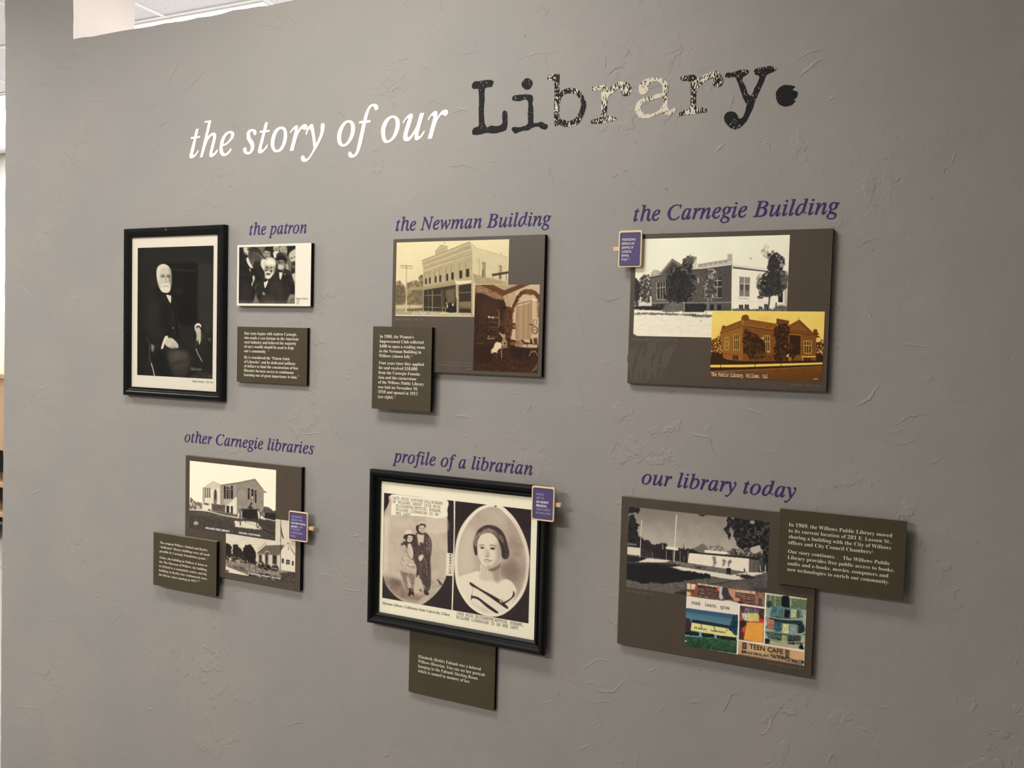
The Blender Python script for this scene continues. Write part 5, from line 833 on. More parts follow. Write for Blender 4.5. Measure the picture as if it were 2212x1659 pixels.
ART['orland_b']=dict(w=170,h=144,ramp=[(26,23,21),(114,103,92),(240,228,204)],ops=[
('f',S('-20 -20 1020 -20 1020 1020 -20 1020'),88.0,dict(c2=94,tex=3,ts=14)),
('f',S('-439 235 -340 205 -265 395 -314 484'),84.0,dict(soft=5,sm=1)),
('f',S('-4 537 38 516 74 536 89 627 82 761 -1 816'),8.0,dict(rag=1.5,soft=0.6,sm=1)),
('f',S('102 730 107 557 145 511 186 523 204 566 246 598 255 728 183 768'),11.0,dict(rag=1.8,soft=0.6,tex=6,ts=4,sm=1)),
('f',S('259 806 263 555 309 501 361 483 402 517 431 577 452 665 433 773 335 805'),8.0,dict(rag=1.8,soft=0.6,tex=5,ts=4,sm=1)),
('f',S('-2 710 206 724 456 743 463 833 265 832 -1 823'),20.0,dict(rag=2,soft=0.7,tex=18,ts=3,mix=62,thr=0.62)),
('f',S('10 687 170 685 287 696 282 716 10 721'),14.0,dict(soft=0.6)),
('f',S('52 753 82 734 82 800 52 806'),84.0,dict(soft=0.7)),
('f',S('171 770 218 761 218 814 171 823'),70.0,dict(soft=0.8)),
('f',S('-7 804 462 794 792 821 800 993 -12 1005'),60.0,dict(soft=0.8,tex=13,ts=3)),
('f',S('29 864 266 858 348 947 149 947 30 917'),44.0,dict(soft=2,rag=2,tex=14,ts=3)),
('f',S('-9 904 41 908 149 936 355 992 267 1005 -8 1004'),93.0,dict(soft=0.6,rag=0.8,sm=1)),
('f',S('-6 977 30 957 54 979 30 997'),30.0,dict(soft=0.7,rag=0.6,sm=1)),
('f',S('360 932 567 904 793 924 1014 816 1005 1022 314 1020'),26.0,dict(soft=1,rag=2.5,tex=16,ts=3,mix=60,thr=0.66)),
('f',S('798 845 1002 805 999 1010 800 993'),38.0,dict(soft=0.8,rag=1,tex=14,ts=4,mix=14,thr=0.55)),
('l',S('803 825 1003 818'),1.2,12,dict(soft=0.5)),
('l',S('838 928 986 821'),1.2,12,dict(soft=0.5)),
('l',S('816 958 905 991'),1.2,12,dict(soft=0.5)),
('l',S('353 802 356 926'),1.0,16,dict(soft=0.4)),
('l',S('439 785 443 909'),1.0,16,dict(soft=0.4)),
('l',S('542 765 546 888'),1.0,16,dict(soft=0.4)),
('l',S('662 743 665 865'),1.0,16,dict(soft=0.4)),
('f',S('451 613 778 559 792 821 680 843 474 818'),82.0,dict(soft=0.5)),
('f',S('458 596 585 452 845 397 780 563 609 584'),46.0,dict(soft=0.4,tex=4,ts=4)),
('l',S('462 548 528 482 573 422 596 446'),1.9,70,dict(soft=0.6,sm=1)),
('l',S('478 589 585 456'),0.8,24,dict()),
('l',S('460 606 609 590 784 571'),1.3,14,dict(soft=0.5)),
('l',S('569 576 608 539 643 565'),1.5,88,dict(soft=0.5,sm=1)),
('l',S('575 584 609 558 637 574'),1.0,20,dict(soft=0.5,sm=1)),
('l',S('509 615 511 785'),6.9,18,dict(soft=0.7,tex=12,ts=2.5)),
('l',S('598 593 599 755'),6.5,18,dict(soft=0.7,tex=12,ts=2.5)),
('l',S('711 585 712 733'),10.0,18,dict(soft=0.7,tex=12,ts=2.5)),
('l',S('555 614 556 776'),1.9,92,dict()),
('l',S('660 600 662 756'),2.3,92,dict()),
('l',S('767 581 769 787'),2.7,90,dict()),
('f',S('465 793 496 729 542 733 577 759 633 748 662 794 657 841 566 845 486 835'),10.0,dict(rag=2,soft=0.6,tex=16,ts=2.5,mix=70,thr=0.68,sm=1)),
('f',S('662 814 679 759 752 745 772 825 680 849'),24.0,dict(soft=0.6,tex=14,ts=3,sm=1)),
('l',S('682 806 758 799'),1.0,78,dict()),
('f',S('793 524 832 453 898 362 943 420 997 528 1000 808 796 817'),93.0,dict(soft=0.4)),
('l',S('793 499 896 362 995 528'),1.0,36,dict(soft=0.4)),
('l',S('802 495 896 378'),1.0,98,dict()),
('l',S('932 435 990 537'),0.6,30,dict()),
('l',S('901 402 900 473'),1.2,34,dict()),
('f',S('909 363 905 371 896 375 886 374 882 367 886 359 896 355 905 356'),40.0,dict(soft=0.6,sm=1)),
('f',S('812 621 839 621 840 693 813 698'),10.0,dict(soft=0.4)),
('f',S('872 628 923 624 924 695 873 705'),10.0,dict(soft=0.4)),
('f',S('953 633 976 634 977 703 954 707'),10.0,dict(soft=0.4)),
('l',S('898 623 899 700'),0.8,92,dict()),
('l',S('874 664 924 659'),0.6,80,dict()),
('l',S('803 812 1000 808'),1.0,40,dict()),
('l',S('791 -4 796 904'),1.3,10,dict(soft=0.4)),
('f',S('793 88 812 200 833 289 819 291 798 202'),12.0,dict(soft=0.5,sm=1))])
ART['eub_ph']=dict(w=359,h=254,ramp=[(34,25,28),(132,110,98),(248,236,212)],ops=[
('f',S('-20 -20 1020 -20 1020 1020 -20 1020'),5.0,dict(tex=1.5,ts=12)),
('f',S('53 15 39 79 23 136 6 185 4 300 3 434 2 569 1 758 11 808 29 870 59 919 103 965 153 996 203 1007 245 1007 288 997 327 956 367 901 407 833 436 763 453 698 461 610 459 438 454 266 450 76 442 2 255 2'),77.0,dict(soft=0.4,tex=5,ts=22,sm=1)),
('f',S('2 219 41 213 34 428 35 742 8 766'),88.0,dict(soft=4)),
('f',S('7 809 115 796 158 860 243 915 340 884 299 930 244 979 153 973 81 933 45 885'),52.0,dict(soft=4,tex=12,ts=5,a=0.9,sm=1)),
('f',S('351 745 445 698 426 784 380 866 340 930 300 967 285 942 353 872'),74.0,dict(soft=2,tex=12,ts=4)),
('f',S('58 826 122 808 144 863 80 877'),42.0,dict(soft=5,sm=1)),
('l',S('355 449 376 523 350 572 377 619 358 666'),0.9,64,dict(soft=0.8,a=0.7,sm=1)),
('f',S('311 168 396 163 451 162 453 292 313 316'),90.0,dict(soft=1.5,a=0.45,sm=1)),
('f',S('452 482 495 482 497 688 450 692'),93.0,dict(soft=0.4)),
('f',S('62 7 242 4 442 2 450 94 449 154 377 179 304 176 177 188 69 201 56 193 58 68'),97.0,dict(soft=0.6,sm=1)),
('f',S('237 343 260 330 274 337 307 326 334 361 349 415 348 494 341 582 348 660 346 629 349 800 332 863 308 875 297 830 276 762 248 749 227 763 232 661 225 614 229 499 221 412'),22.0,dict(soft=0.6,tex=9,ts=4,sm=1)),
('f',S('242 347 274 350 295 346 290 434 276 463 255 441 248 390'),82.0,dict(soft=0.7)),
('f',S('265 422 295 433 293 478 276 481'),20.0,dict(soft=0.8,sm=1)),
('f',S('303 366 341 381 347 433 339 495 316 491 308 431'),34.0,dict(soft=0.8,tex=26,ts=2.2,sm=1)),
('f',S('257 564 277 534 294 539 287 571 268 597'),86.0,dict(soft=0.6,sm=1)),
('l',S('276 498 290 540 311 597 320 727'),1.1,58,dict(soft=0.8,sm=1)),
('l',S('339 486 345 634 346 756'),1.1,56,dict(soft=0.8,sm=1)),
('l',S('266 599 275 707 262 764'),1.1,54,dict(soft=0.8,sm=1)),
('f',S('251 735 265 727 265 768 256 770'),80.0,dict(soft=0.6)),
('f',S('287 805 304 810 315 849 297 834'),62.0,dict(soft=0.7)),
('f',S('245 292 254 267 279 259 299 266 301 292 287 323 267 333 251 323'),80.0,dict(soft=0.6,sm=1)),
('f',S('261 287 273 287 272 294 261 294'),26.0,dict(soft=0.5)),
('f',S('283 285 294 285 293 292 283 292'),30.0,dict(soft=0.5)),
('f',S('271 312 288 307 283 316 273 318'),34.0,dict(soft=0.5)),
('f',S('240 321 236 282 254 255 285 242 303 253 301 284 289 261 263 268 254 292 255 331'),10.0,dict(soft=0.5,sm=1)),
('f',S('249 268 253 237 275 220 297 230 300 247 272 246'),82.0,dict(soft=0.5,sm=1)),
('f',S('246 302 263 325 280 335 260 343 245 328'),16.0,dict(soft=0.7,sm=1)),
('f',S('136 570 152 487 148 452 168 440 195 452 221 394 235 418 229 481 224 597 245 654 244 722 235 825 227 859 165 868 147 789 128 719 121 674 117 672 126 607'),76.0,dict(soft=0.5,tex=10,ts=4,sm=1)),
('f',S('144 453 168 431 201 407 222 377 249 442 238 523 224 588 214 594 203 548 195 470 182 455 175 500 165 475'),18.0,dict(soft=0.7,tex=12,ts=3,sm=1)),
('f',S('182 455 202 451 220 518 216 585 197 558 186 507'),82.0,dict(soft=0.6,sm=1)),
('l',S('162 494 183 561 211 595'),1.1,30,dict(soft=0.7,sm=1)),
('l',S('136 588 185 658 239 656'),1.1,44,dict(soft=0.8,sm=1)),
('l',S('143 622 198 646 225 628'),1.4,96,dict(soft=0.6,sm=1)),
('f',S('124 711 163 721 240 723 228 854 214 862 199 778 178 746 186 863 165 868 143 781'),56.0,dict(soft=0.8,tex=12,ts=4)),
('l',S('149 733 171 802 179 860'),1.1,30,dict(soft=0.8,sm=1)),
('f',S('167 863 228 856 232 881 180 883'),46.0,dict(soft=1)),
('f',S('168 391 180 375 207 369 213 396 205 424 185 433 173 416'),84.0,dict(soft=0.5,sm=1)),
('f',S('181 393 189 391 189 399 181 400'),30.0,dict(soft=0.4)),
('f',S('197 388 206 387 206 394 198 395'),30.0,dict(soft=0.4)),
('f',S('184 413 202 407 194 419'),30.0,dict(soft=0.5)),
('f',S('161 414 166 391 180 380 168 440'),16.0,dict(soft=0.6,sm=1)),
('f',S('148 408 150 385 167 364 193 353 224 357 231 371 222 399 211 374 180 374 164 405'),10.0,dict(soft=0.5,sm=1)),
('f',S('160 366 161 339 173 322 200 322 207 353 183 357'),88.0,dict(soft=0.5,sm=1)),
('f',S('127 456 141 449 148 465 134 477'),14.0,dict(soft=0.7,rag=1)),
('f',S('141 436 168 431 168 457 148 457'),14.0,dict(soft=0.7,rag=1)),
('f',S('191 936 197 875 208 868 215 894 222 869 233 918 230 929 212 918 202 936'),8.0,dict(soft=0.5,sm=1)),
('f',S('298 866 333 872 336 894 319 905 305 892'),12.0,dict(soft=0.6,sm=1)),
('f',S('390 733 405 743 428 779 416 786 399 767'),26.0,dict(soft=0.7,rag=1,sm=1)),
('f',S('270 850 288 860 284 883 270 872'),40.0,dict(soft=0.8)),
('f',S('493 -1 503 -1 505 257 505 766 503 1011 495 1011 496 768 498 258'),97.0,dict(soft=0.3)),
('f',S('763 -11 711 3 646 53 576 163 533 277 512 410 506 558 514 686 530 779 568 869 622 946 695 991 766 996 835 960 903 873 957 759 985 638 994 505 994 419 979 314 946 204 901 104 852 37 809 -2'),95.0,dict(soft=0.4,sm=1)),
('f',S('763 16 714 29 656 79 595 183 553 304 533 419 529 554 539 681 553 769 588 842 641 915 701 958 765 967 828 931 890 848 938 744 965 628 973 510 971 423 955 323 923 221 878 125 834 63 800 27'),74.0,dict(soft=0.5,tex=5,ts=26,sm=1)),
('f',S('536 406 571 271 634 234 632 490 659 570 610 649 547 679 532 544'),84.0,dict(soft=8,a=0.8,sm=1)),
('f',S('853 112 928 232 967 424 976 509 960 624 913 765 899 681 848 605 813 539 860 445 857 279'),62.0,dict(soft=8,a=0.8,tex=8,ts=16,sm=1)),
('f',S('821 523 895 474 934 544 899 646 848 640 816 594'),50.0,dict(soft=6,a=0.8,sm=1)),
('f',S('541 689 571 663 610 639 662 608 695 628 734 673 798 670 848 640 889 661 917 716 914 764 896 829 866 898 816 944 765 967 701 959 641 915 586 840 553 767'),93.0,dict(soft=0.6,tex=3,ts=3,sm=1)),
('f',S('628 891 674 925 739 945 727 961 661 932'),80.0,dict(soft=3,sm=1)),
('f',S('617 717 678 758 756 798 817 834 867 884 859 901 802 862 737 815 671 772 620 746'),8.0,dict(soft=0.5,sm=1)),
('f',S('830 855 864 824 892 783 899 733 908 757 904 782 874 828 834 870'),8.0,dict(soft=0.5,sm=1)),
('f',S('626 829 637 837 673 843 738 892 804 943 791 957 732 920 673 865 634 859 625 883'),8.0,dict(soft=0.5,sm=1)),
('f',S('834 842 831 855 822 862 813 859 810 848 813 835 821 828 830 831'),46.0,dict(soft=0.5,sm=1)),
('f',S('826 840 824 846 821 849 817 848 815 843 816 837 820 834 824 835'),84.0,dict(soft=0.5,sm=1)),
('l',S('625 740 633 783 630 828'),0.7,60,dict(soft=0.6,sm=1)),
('f',S('682 533 702 565 746 586 788 544 809 510 813 606 821 648 791 674 742 691 692 682 667 658 679 591'),88.0,dict(soft=0.6,sm=1)),
('l',S('693 563 691 683'),1.1,66,dict(soft=0.6)),
('l',S('707 560 706 680'),1.1,66,dict(soft=0.6)),
('l',S('720 558 720 677'),1.1,66,dict(soft=0.6)),
('l',S('734 572 734 674'),1.1,66,dict(soft=0.6)),
('l',S('748 569 748 670'),1.1,66,dict(soft=0.6)),
('l',S('761 566 762 667'),1.1,58,dict(soft=0.6)),
('l',S('775 563 777 664'),1.1,58,dict(soft=0.6)),
('l',S('788 544 791 661'),1.1,58,dict(soft=0.6)),
('l',S('801 541 805 658'),1.1,58,dict(soft=0.6)),
('f',S('764 566 809 518 815 656 779 677'),62.0,dict(soft=3,a=0.8,sm=1)),
('f',S('636 327 656 247 690 201 726 181 770 183 807 208 835 257 853 329 866 394 864 436 851 462 827 462 805 439 699 392 663 450 649 470 638 438 631 379'),15.0,dict(soft=0.8,tex=5,ts=6,sm=1)),
('f',S('658 340 674 286 703 256 740 247 771 269 793 307 813 358 818 420 813 484 791 535 761 570 730 572 702 551 678 511 663 458 657 400'),90.0,dict(soft=0.6,sm=1)),
('f',S('784 317 816 362 819 436 794 534 761 570 734 574 764 532 787 460 782 385'),68.0,dict(soft=4,sm=1)),
('f',S('633 328 650 282 675 256 697 248 674 291 656 349 654 392 640 378'),52.0,dict(soft=1,tex=16,ts=3,sm=1)),
('f',S('696 227 727 209 758 217 783 237 759 254 728 247 685 268'),54.0,dict(soft=1.5,tex=20,ts=3,sm=1)),
('f',S('758 238 789 245 820 273 833 333 809 321 784 292'),40.0,dict(soft=1.2,tex=16,ts=3,sm=1)),
('f',S('793 299 821 319 837 374 841 432 820 445 813 379'),12.0,dict(soft=1,sm=1)),
('l',S('669 381 686 367 706 367'),1.4,30,dict(soft=0.7,sm=1)),
('l',S('737 366 757 356 782 365'),1.6,26,dict(soft=0.7,sm=1)),
('f',S('676 393 690 382 704 388 699 399 684 402'),22.0,dict(soft=0.6,sm=1)),
('f',S('740 388 758 374 776 383 768 394 749 396'),18.0,dict(soft=0.6,sm=1)),
('f',S('684 393 684 396 682 397 680 396 679 394 680 392 682 390 684 391'),80.0,dict(sm=1)),
('f',S('746 388 746 391 744 392 742 391 741 389 742 387 744 385 745 386'),76.0,dict(sm=1)),
('l',S('715 385 710 424 707 452 714 462'),0.9,66,dict(soft=0.8,sm=1)),
('f',S('724 396 742 451 735 468 719 465'),74.0,dict(soft=1.5,sm=1)),
('l',S('710 463 720 466 731 459'),1.1,38,dict(soft=0.6,sm=1)),
('l',S('704 501 720 492 733 494 756 496'),1.6,30,dict(soft=0.6,sm=1)),
('l',S('711 514 729 513 743 507'),1.4,56,dict(soft=0.8,sm=1)),
('f',S('718 550 745 540 752 560 730 568'),72.0,dict(soft=2,sm=1)),
('f',S('734 580 788 540 811 507 807 548 765 587'),44.0,dict(soft=1.5,sm=1)),
('f',S('761 1 771 -3 778 0 771 15'),8.0,dict(soft=0.5,sm=1))])
ART['today_a']=dict(w=342,h=193,ramp=[(24,23,27),(120,112,104),(242,230,208)],ops=[
('f',S('-20 -20 1020 -20 1020 1020 -20 1020'),56.0,dict(c2=112,tex=3,ts=16)),
('f',S('-6 -3 347 -9 348 80 -2 190'),52.0,dict(soft=12,a=0.6)),
('f',S('463 447 508 393 536 360 552 349 572 369 593 420 561 454'),48.0,dict(soft=1,tex=4,ts=5,sm=1)),
('f',S('-2 5 40 0 82 13 73 74 41 57 0 99'),8.0,dict(rag=2.5,soft=0.6,sm=1)),
('f',S('0 156 17 107 49 112 57 179 82 197 73 290 82 346 113 373 119 480 4 493'),9.0,dict(rag=2.5,soft=0.6,tex=6,ts=4,sm=1)),
('f',S('112 465 128 399 158 387 174 418 187 432 234 417 288 403 306 447 383 436 409 436 415 368 423 433 469 424 489 436 490 480 113 533'),12.0,dict(rag=1.5,soft=0.6,tex=6,ts=4,sm=1)),
('f',S('592 370 624 358 669 349 701 369 711 411 619 431'),46.0,dict(rag=2.5,soft=0.6,a=0.9,mix=80,thr=0.6,ts=3,sm=1)),
('f',S('709 422 739 378 808 358 870 334 891 432 747 441'),30.0,dict(rag=2,soft=0.6,tex=16,ts=4,mix=66,thr=0.66,sm=1)),
('f',S('261 417 265 416 267 478 263 478'),84.0,dict(soft=0.4)),
('f',S('731 -2 800 2 900 1 1004 1 1015 576 975 575 952 505 951 354 926 317 901 333 882 315 833 358 776 316 768 252 741 192 724 283 710 220 693 158 715 77'),8.0,dict(rag=4,soft=0.5,tex=6,ts=5,mix=26,thr=0.66,sm=1)),
('f',S('891 410 933 358 958 396 975 586 926 597 886 476'),22.0,dict(rag=3,soft=0.8,tex=14,ts=4,sm=1)),
('f',S('878 338 907 305 941 292 945 356 909 390 884 380'),78.0,dict(rag=1.5,soft=0.7,sm=1)),
('f',S('866 27 888 7 901 31 889 55'),66.0,dict(rag=1,soft=0.6,sm=1)),
('f',S('733 117 760 156 755 222 735 182'),70.0,dict(rag=1.5,soft=0.8,a=0.7,sm=1)),
('f',S('515 5 564 1 552 20 529 24'),14.0,dict(rag=1.5,soft=0.5,sm=1)),
('f',S('440 -6 466 -3 453 7'),26.0,dict(rag=1.2,soft=0.5,sm=1)),
('l',S('946 517 952 591'),1.8,80,dict(soft=0.5)),
('l',S('981 509 984 573'),2.0,84,dict(soft=0.5)),
('f',S('-6 446 70 451 72 473 -5 483'),44.0,dict(soft=0.6)),
('f',S('-5 489 98 485 195 487 456 462 935 429 937 467 867 467 457 487 195 510 -5 510'),9.0,dict(soft=0.4)),
('f',S('285 442 316 428 375 438 378 467 288 469'),94.0,dict(soft=0.4)),
('f',S('562 439 568 418 722 410 725 430 703 442 562 450'),97.0,dict(soft=0.4)),
('f',S('190 500 454 488 448 604 192 596'),10.0,dict(soft=0.5,tex=3,ts=5)),
('f',S('98 490 189 494 192 596 101 604'),16.0,dict(rag=1,soft=0.8,tex=8,ts=4)),
('f',S('-2 498 97 493 96 582 0 591'),90.0,dict(soft=0.4)),
('f',S('457 480 873 457 874 618 447 601'),97.0,dict(soft=0.4,tex=1.5,ts=10)),
('f',S('873 460 938 461 937 621 874 618'),38.0,dict(soft=0.5,tex=6,ts=3)),
('l',S('892 475 889 605'),0.7,56,dict()),
('l',S('291 489 292 624'),1.3,64,dict(soft=0.4)),
('l',S('340 479 342 613'),1.3,64,dict(soft=0.4)),
('l',S('391 468 392 602'),1.3,64,dict(soft=0.4)),
('l',S('447 456 449 590'),1.3,64,dict(soft=0.4)),
('f',S('418 524 425 522 426 589 419 590'),40.0,dict(soft=0.5)),
('f',S('628 478 639 487 644 552 636 603 626 600'),56.0,dict(rag=3,soft=0.8,tex=20,ts=3,sm=1)),
('f',S('690 498 705 505 704 582 695 601'),60.0,dict(rag=3,soft=0.8,tex=20,ts=3,sm=1)),
('f',S('724 501 748 474 751 561 738 586 725 567'),54.0,dict(rag=3.5,soft=0.8,tex=20,ts=3,sm=1)),
('f',S('-6 593 190 590 447 601 874 618 1000 591 1010 1029 -2 1064'),36.0,dict(soft=0.5,tex=8,ts=4)),
('f',S('-5 610 108 602 170 606 60 676 -4 690'),10.0,dict(soft=0.8,rag=1)),
('f',S('88 668 156 606 319 599 293 627 252 639 102 670'),92.0,dict(soft=0.5,rag=0.6)),
('f',S('353 594 459 606 719 612 814 628 752 659 493 652 360 632'),50.0,dict(soft=1.2,rag=1,tex=10,ts=4)),
('f',S('493 630 558 626 584 631 520 646'),14.0,dict(soft=1,rag=1,sm=1)),
('f',S('-3 701 88 677 225 650 360 637 394 652 321 680 158 717 -3 730'),12.0,dict(soft=0.8,rag=1,sm=1)),
('f',S('334 677 381 657 494 663 624 666 752 675 827 636 877 615 977 596 963 612 878 667 810 727 690 728 560 714 428 702'),93.0,dict(soft=0.5,rag=0.6)),
('f',S('-3 724 226 673 402 701 612 700 606 742 496 787 431 823 325 870 271 897 189 891 115 946 86 916 1 908'),6.0,dict(soft=0.6,rag=2)),
('f',S('1 919 80 929 135 927 272 903 497 794 817 720 1001 644 1010 1029 448 997 1 1011'),38.0,dict(soft=0.8,tex=9,ts=4,rag=1)),
('f',S('784 664 865 643 915 670 897 692 829 695'),12.0,dict(soft=0.8,rag=1.2)),
('f',S('816 711 903 691 1002 676 1005 815 918 772 805 745'),34.0,dict(soft=2,tex=9,ts=4)),
('l',S('361 988 453 920 595 830 691 783 810 721'),2.0,16,dict(soft=0.7,sm=1)),
('f',S('361 988 447 936 448 997'),14.0,dict(soft=0.6)),
('f',S('881 781 998 784 1003 837 919 836'),18.0,dict(soft=4)),
('f',S('719 607 725 597 751 596 753 664 722 666'),8.0,dict(soft=0.4)),
('f',S('838 612 842 571 850 609'),28.0,dict(soft=0.5,sm=1)),
('l',S('870 464 874 615'),0.7,60,dict()),
('l',S('355 41 349 613'),1.8,99,dict(soft=0.35)),
('l',S('102 146 97 611'),1.6,90,dict(soft=0.35))])
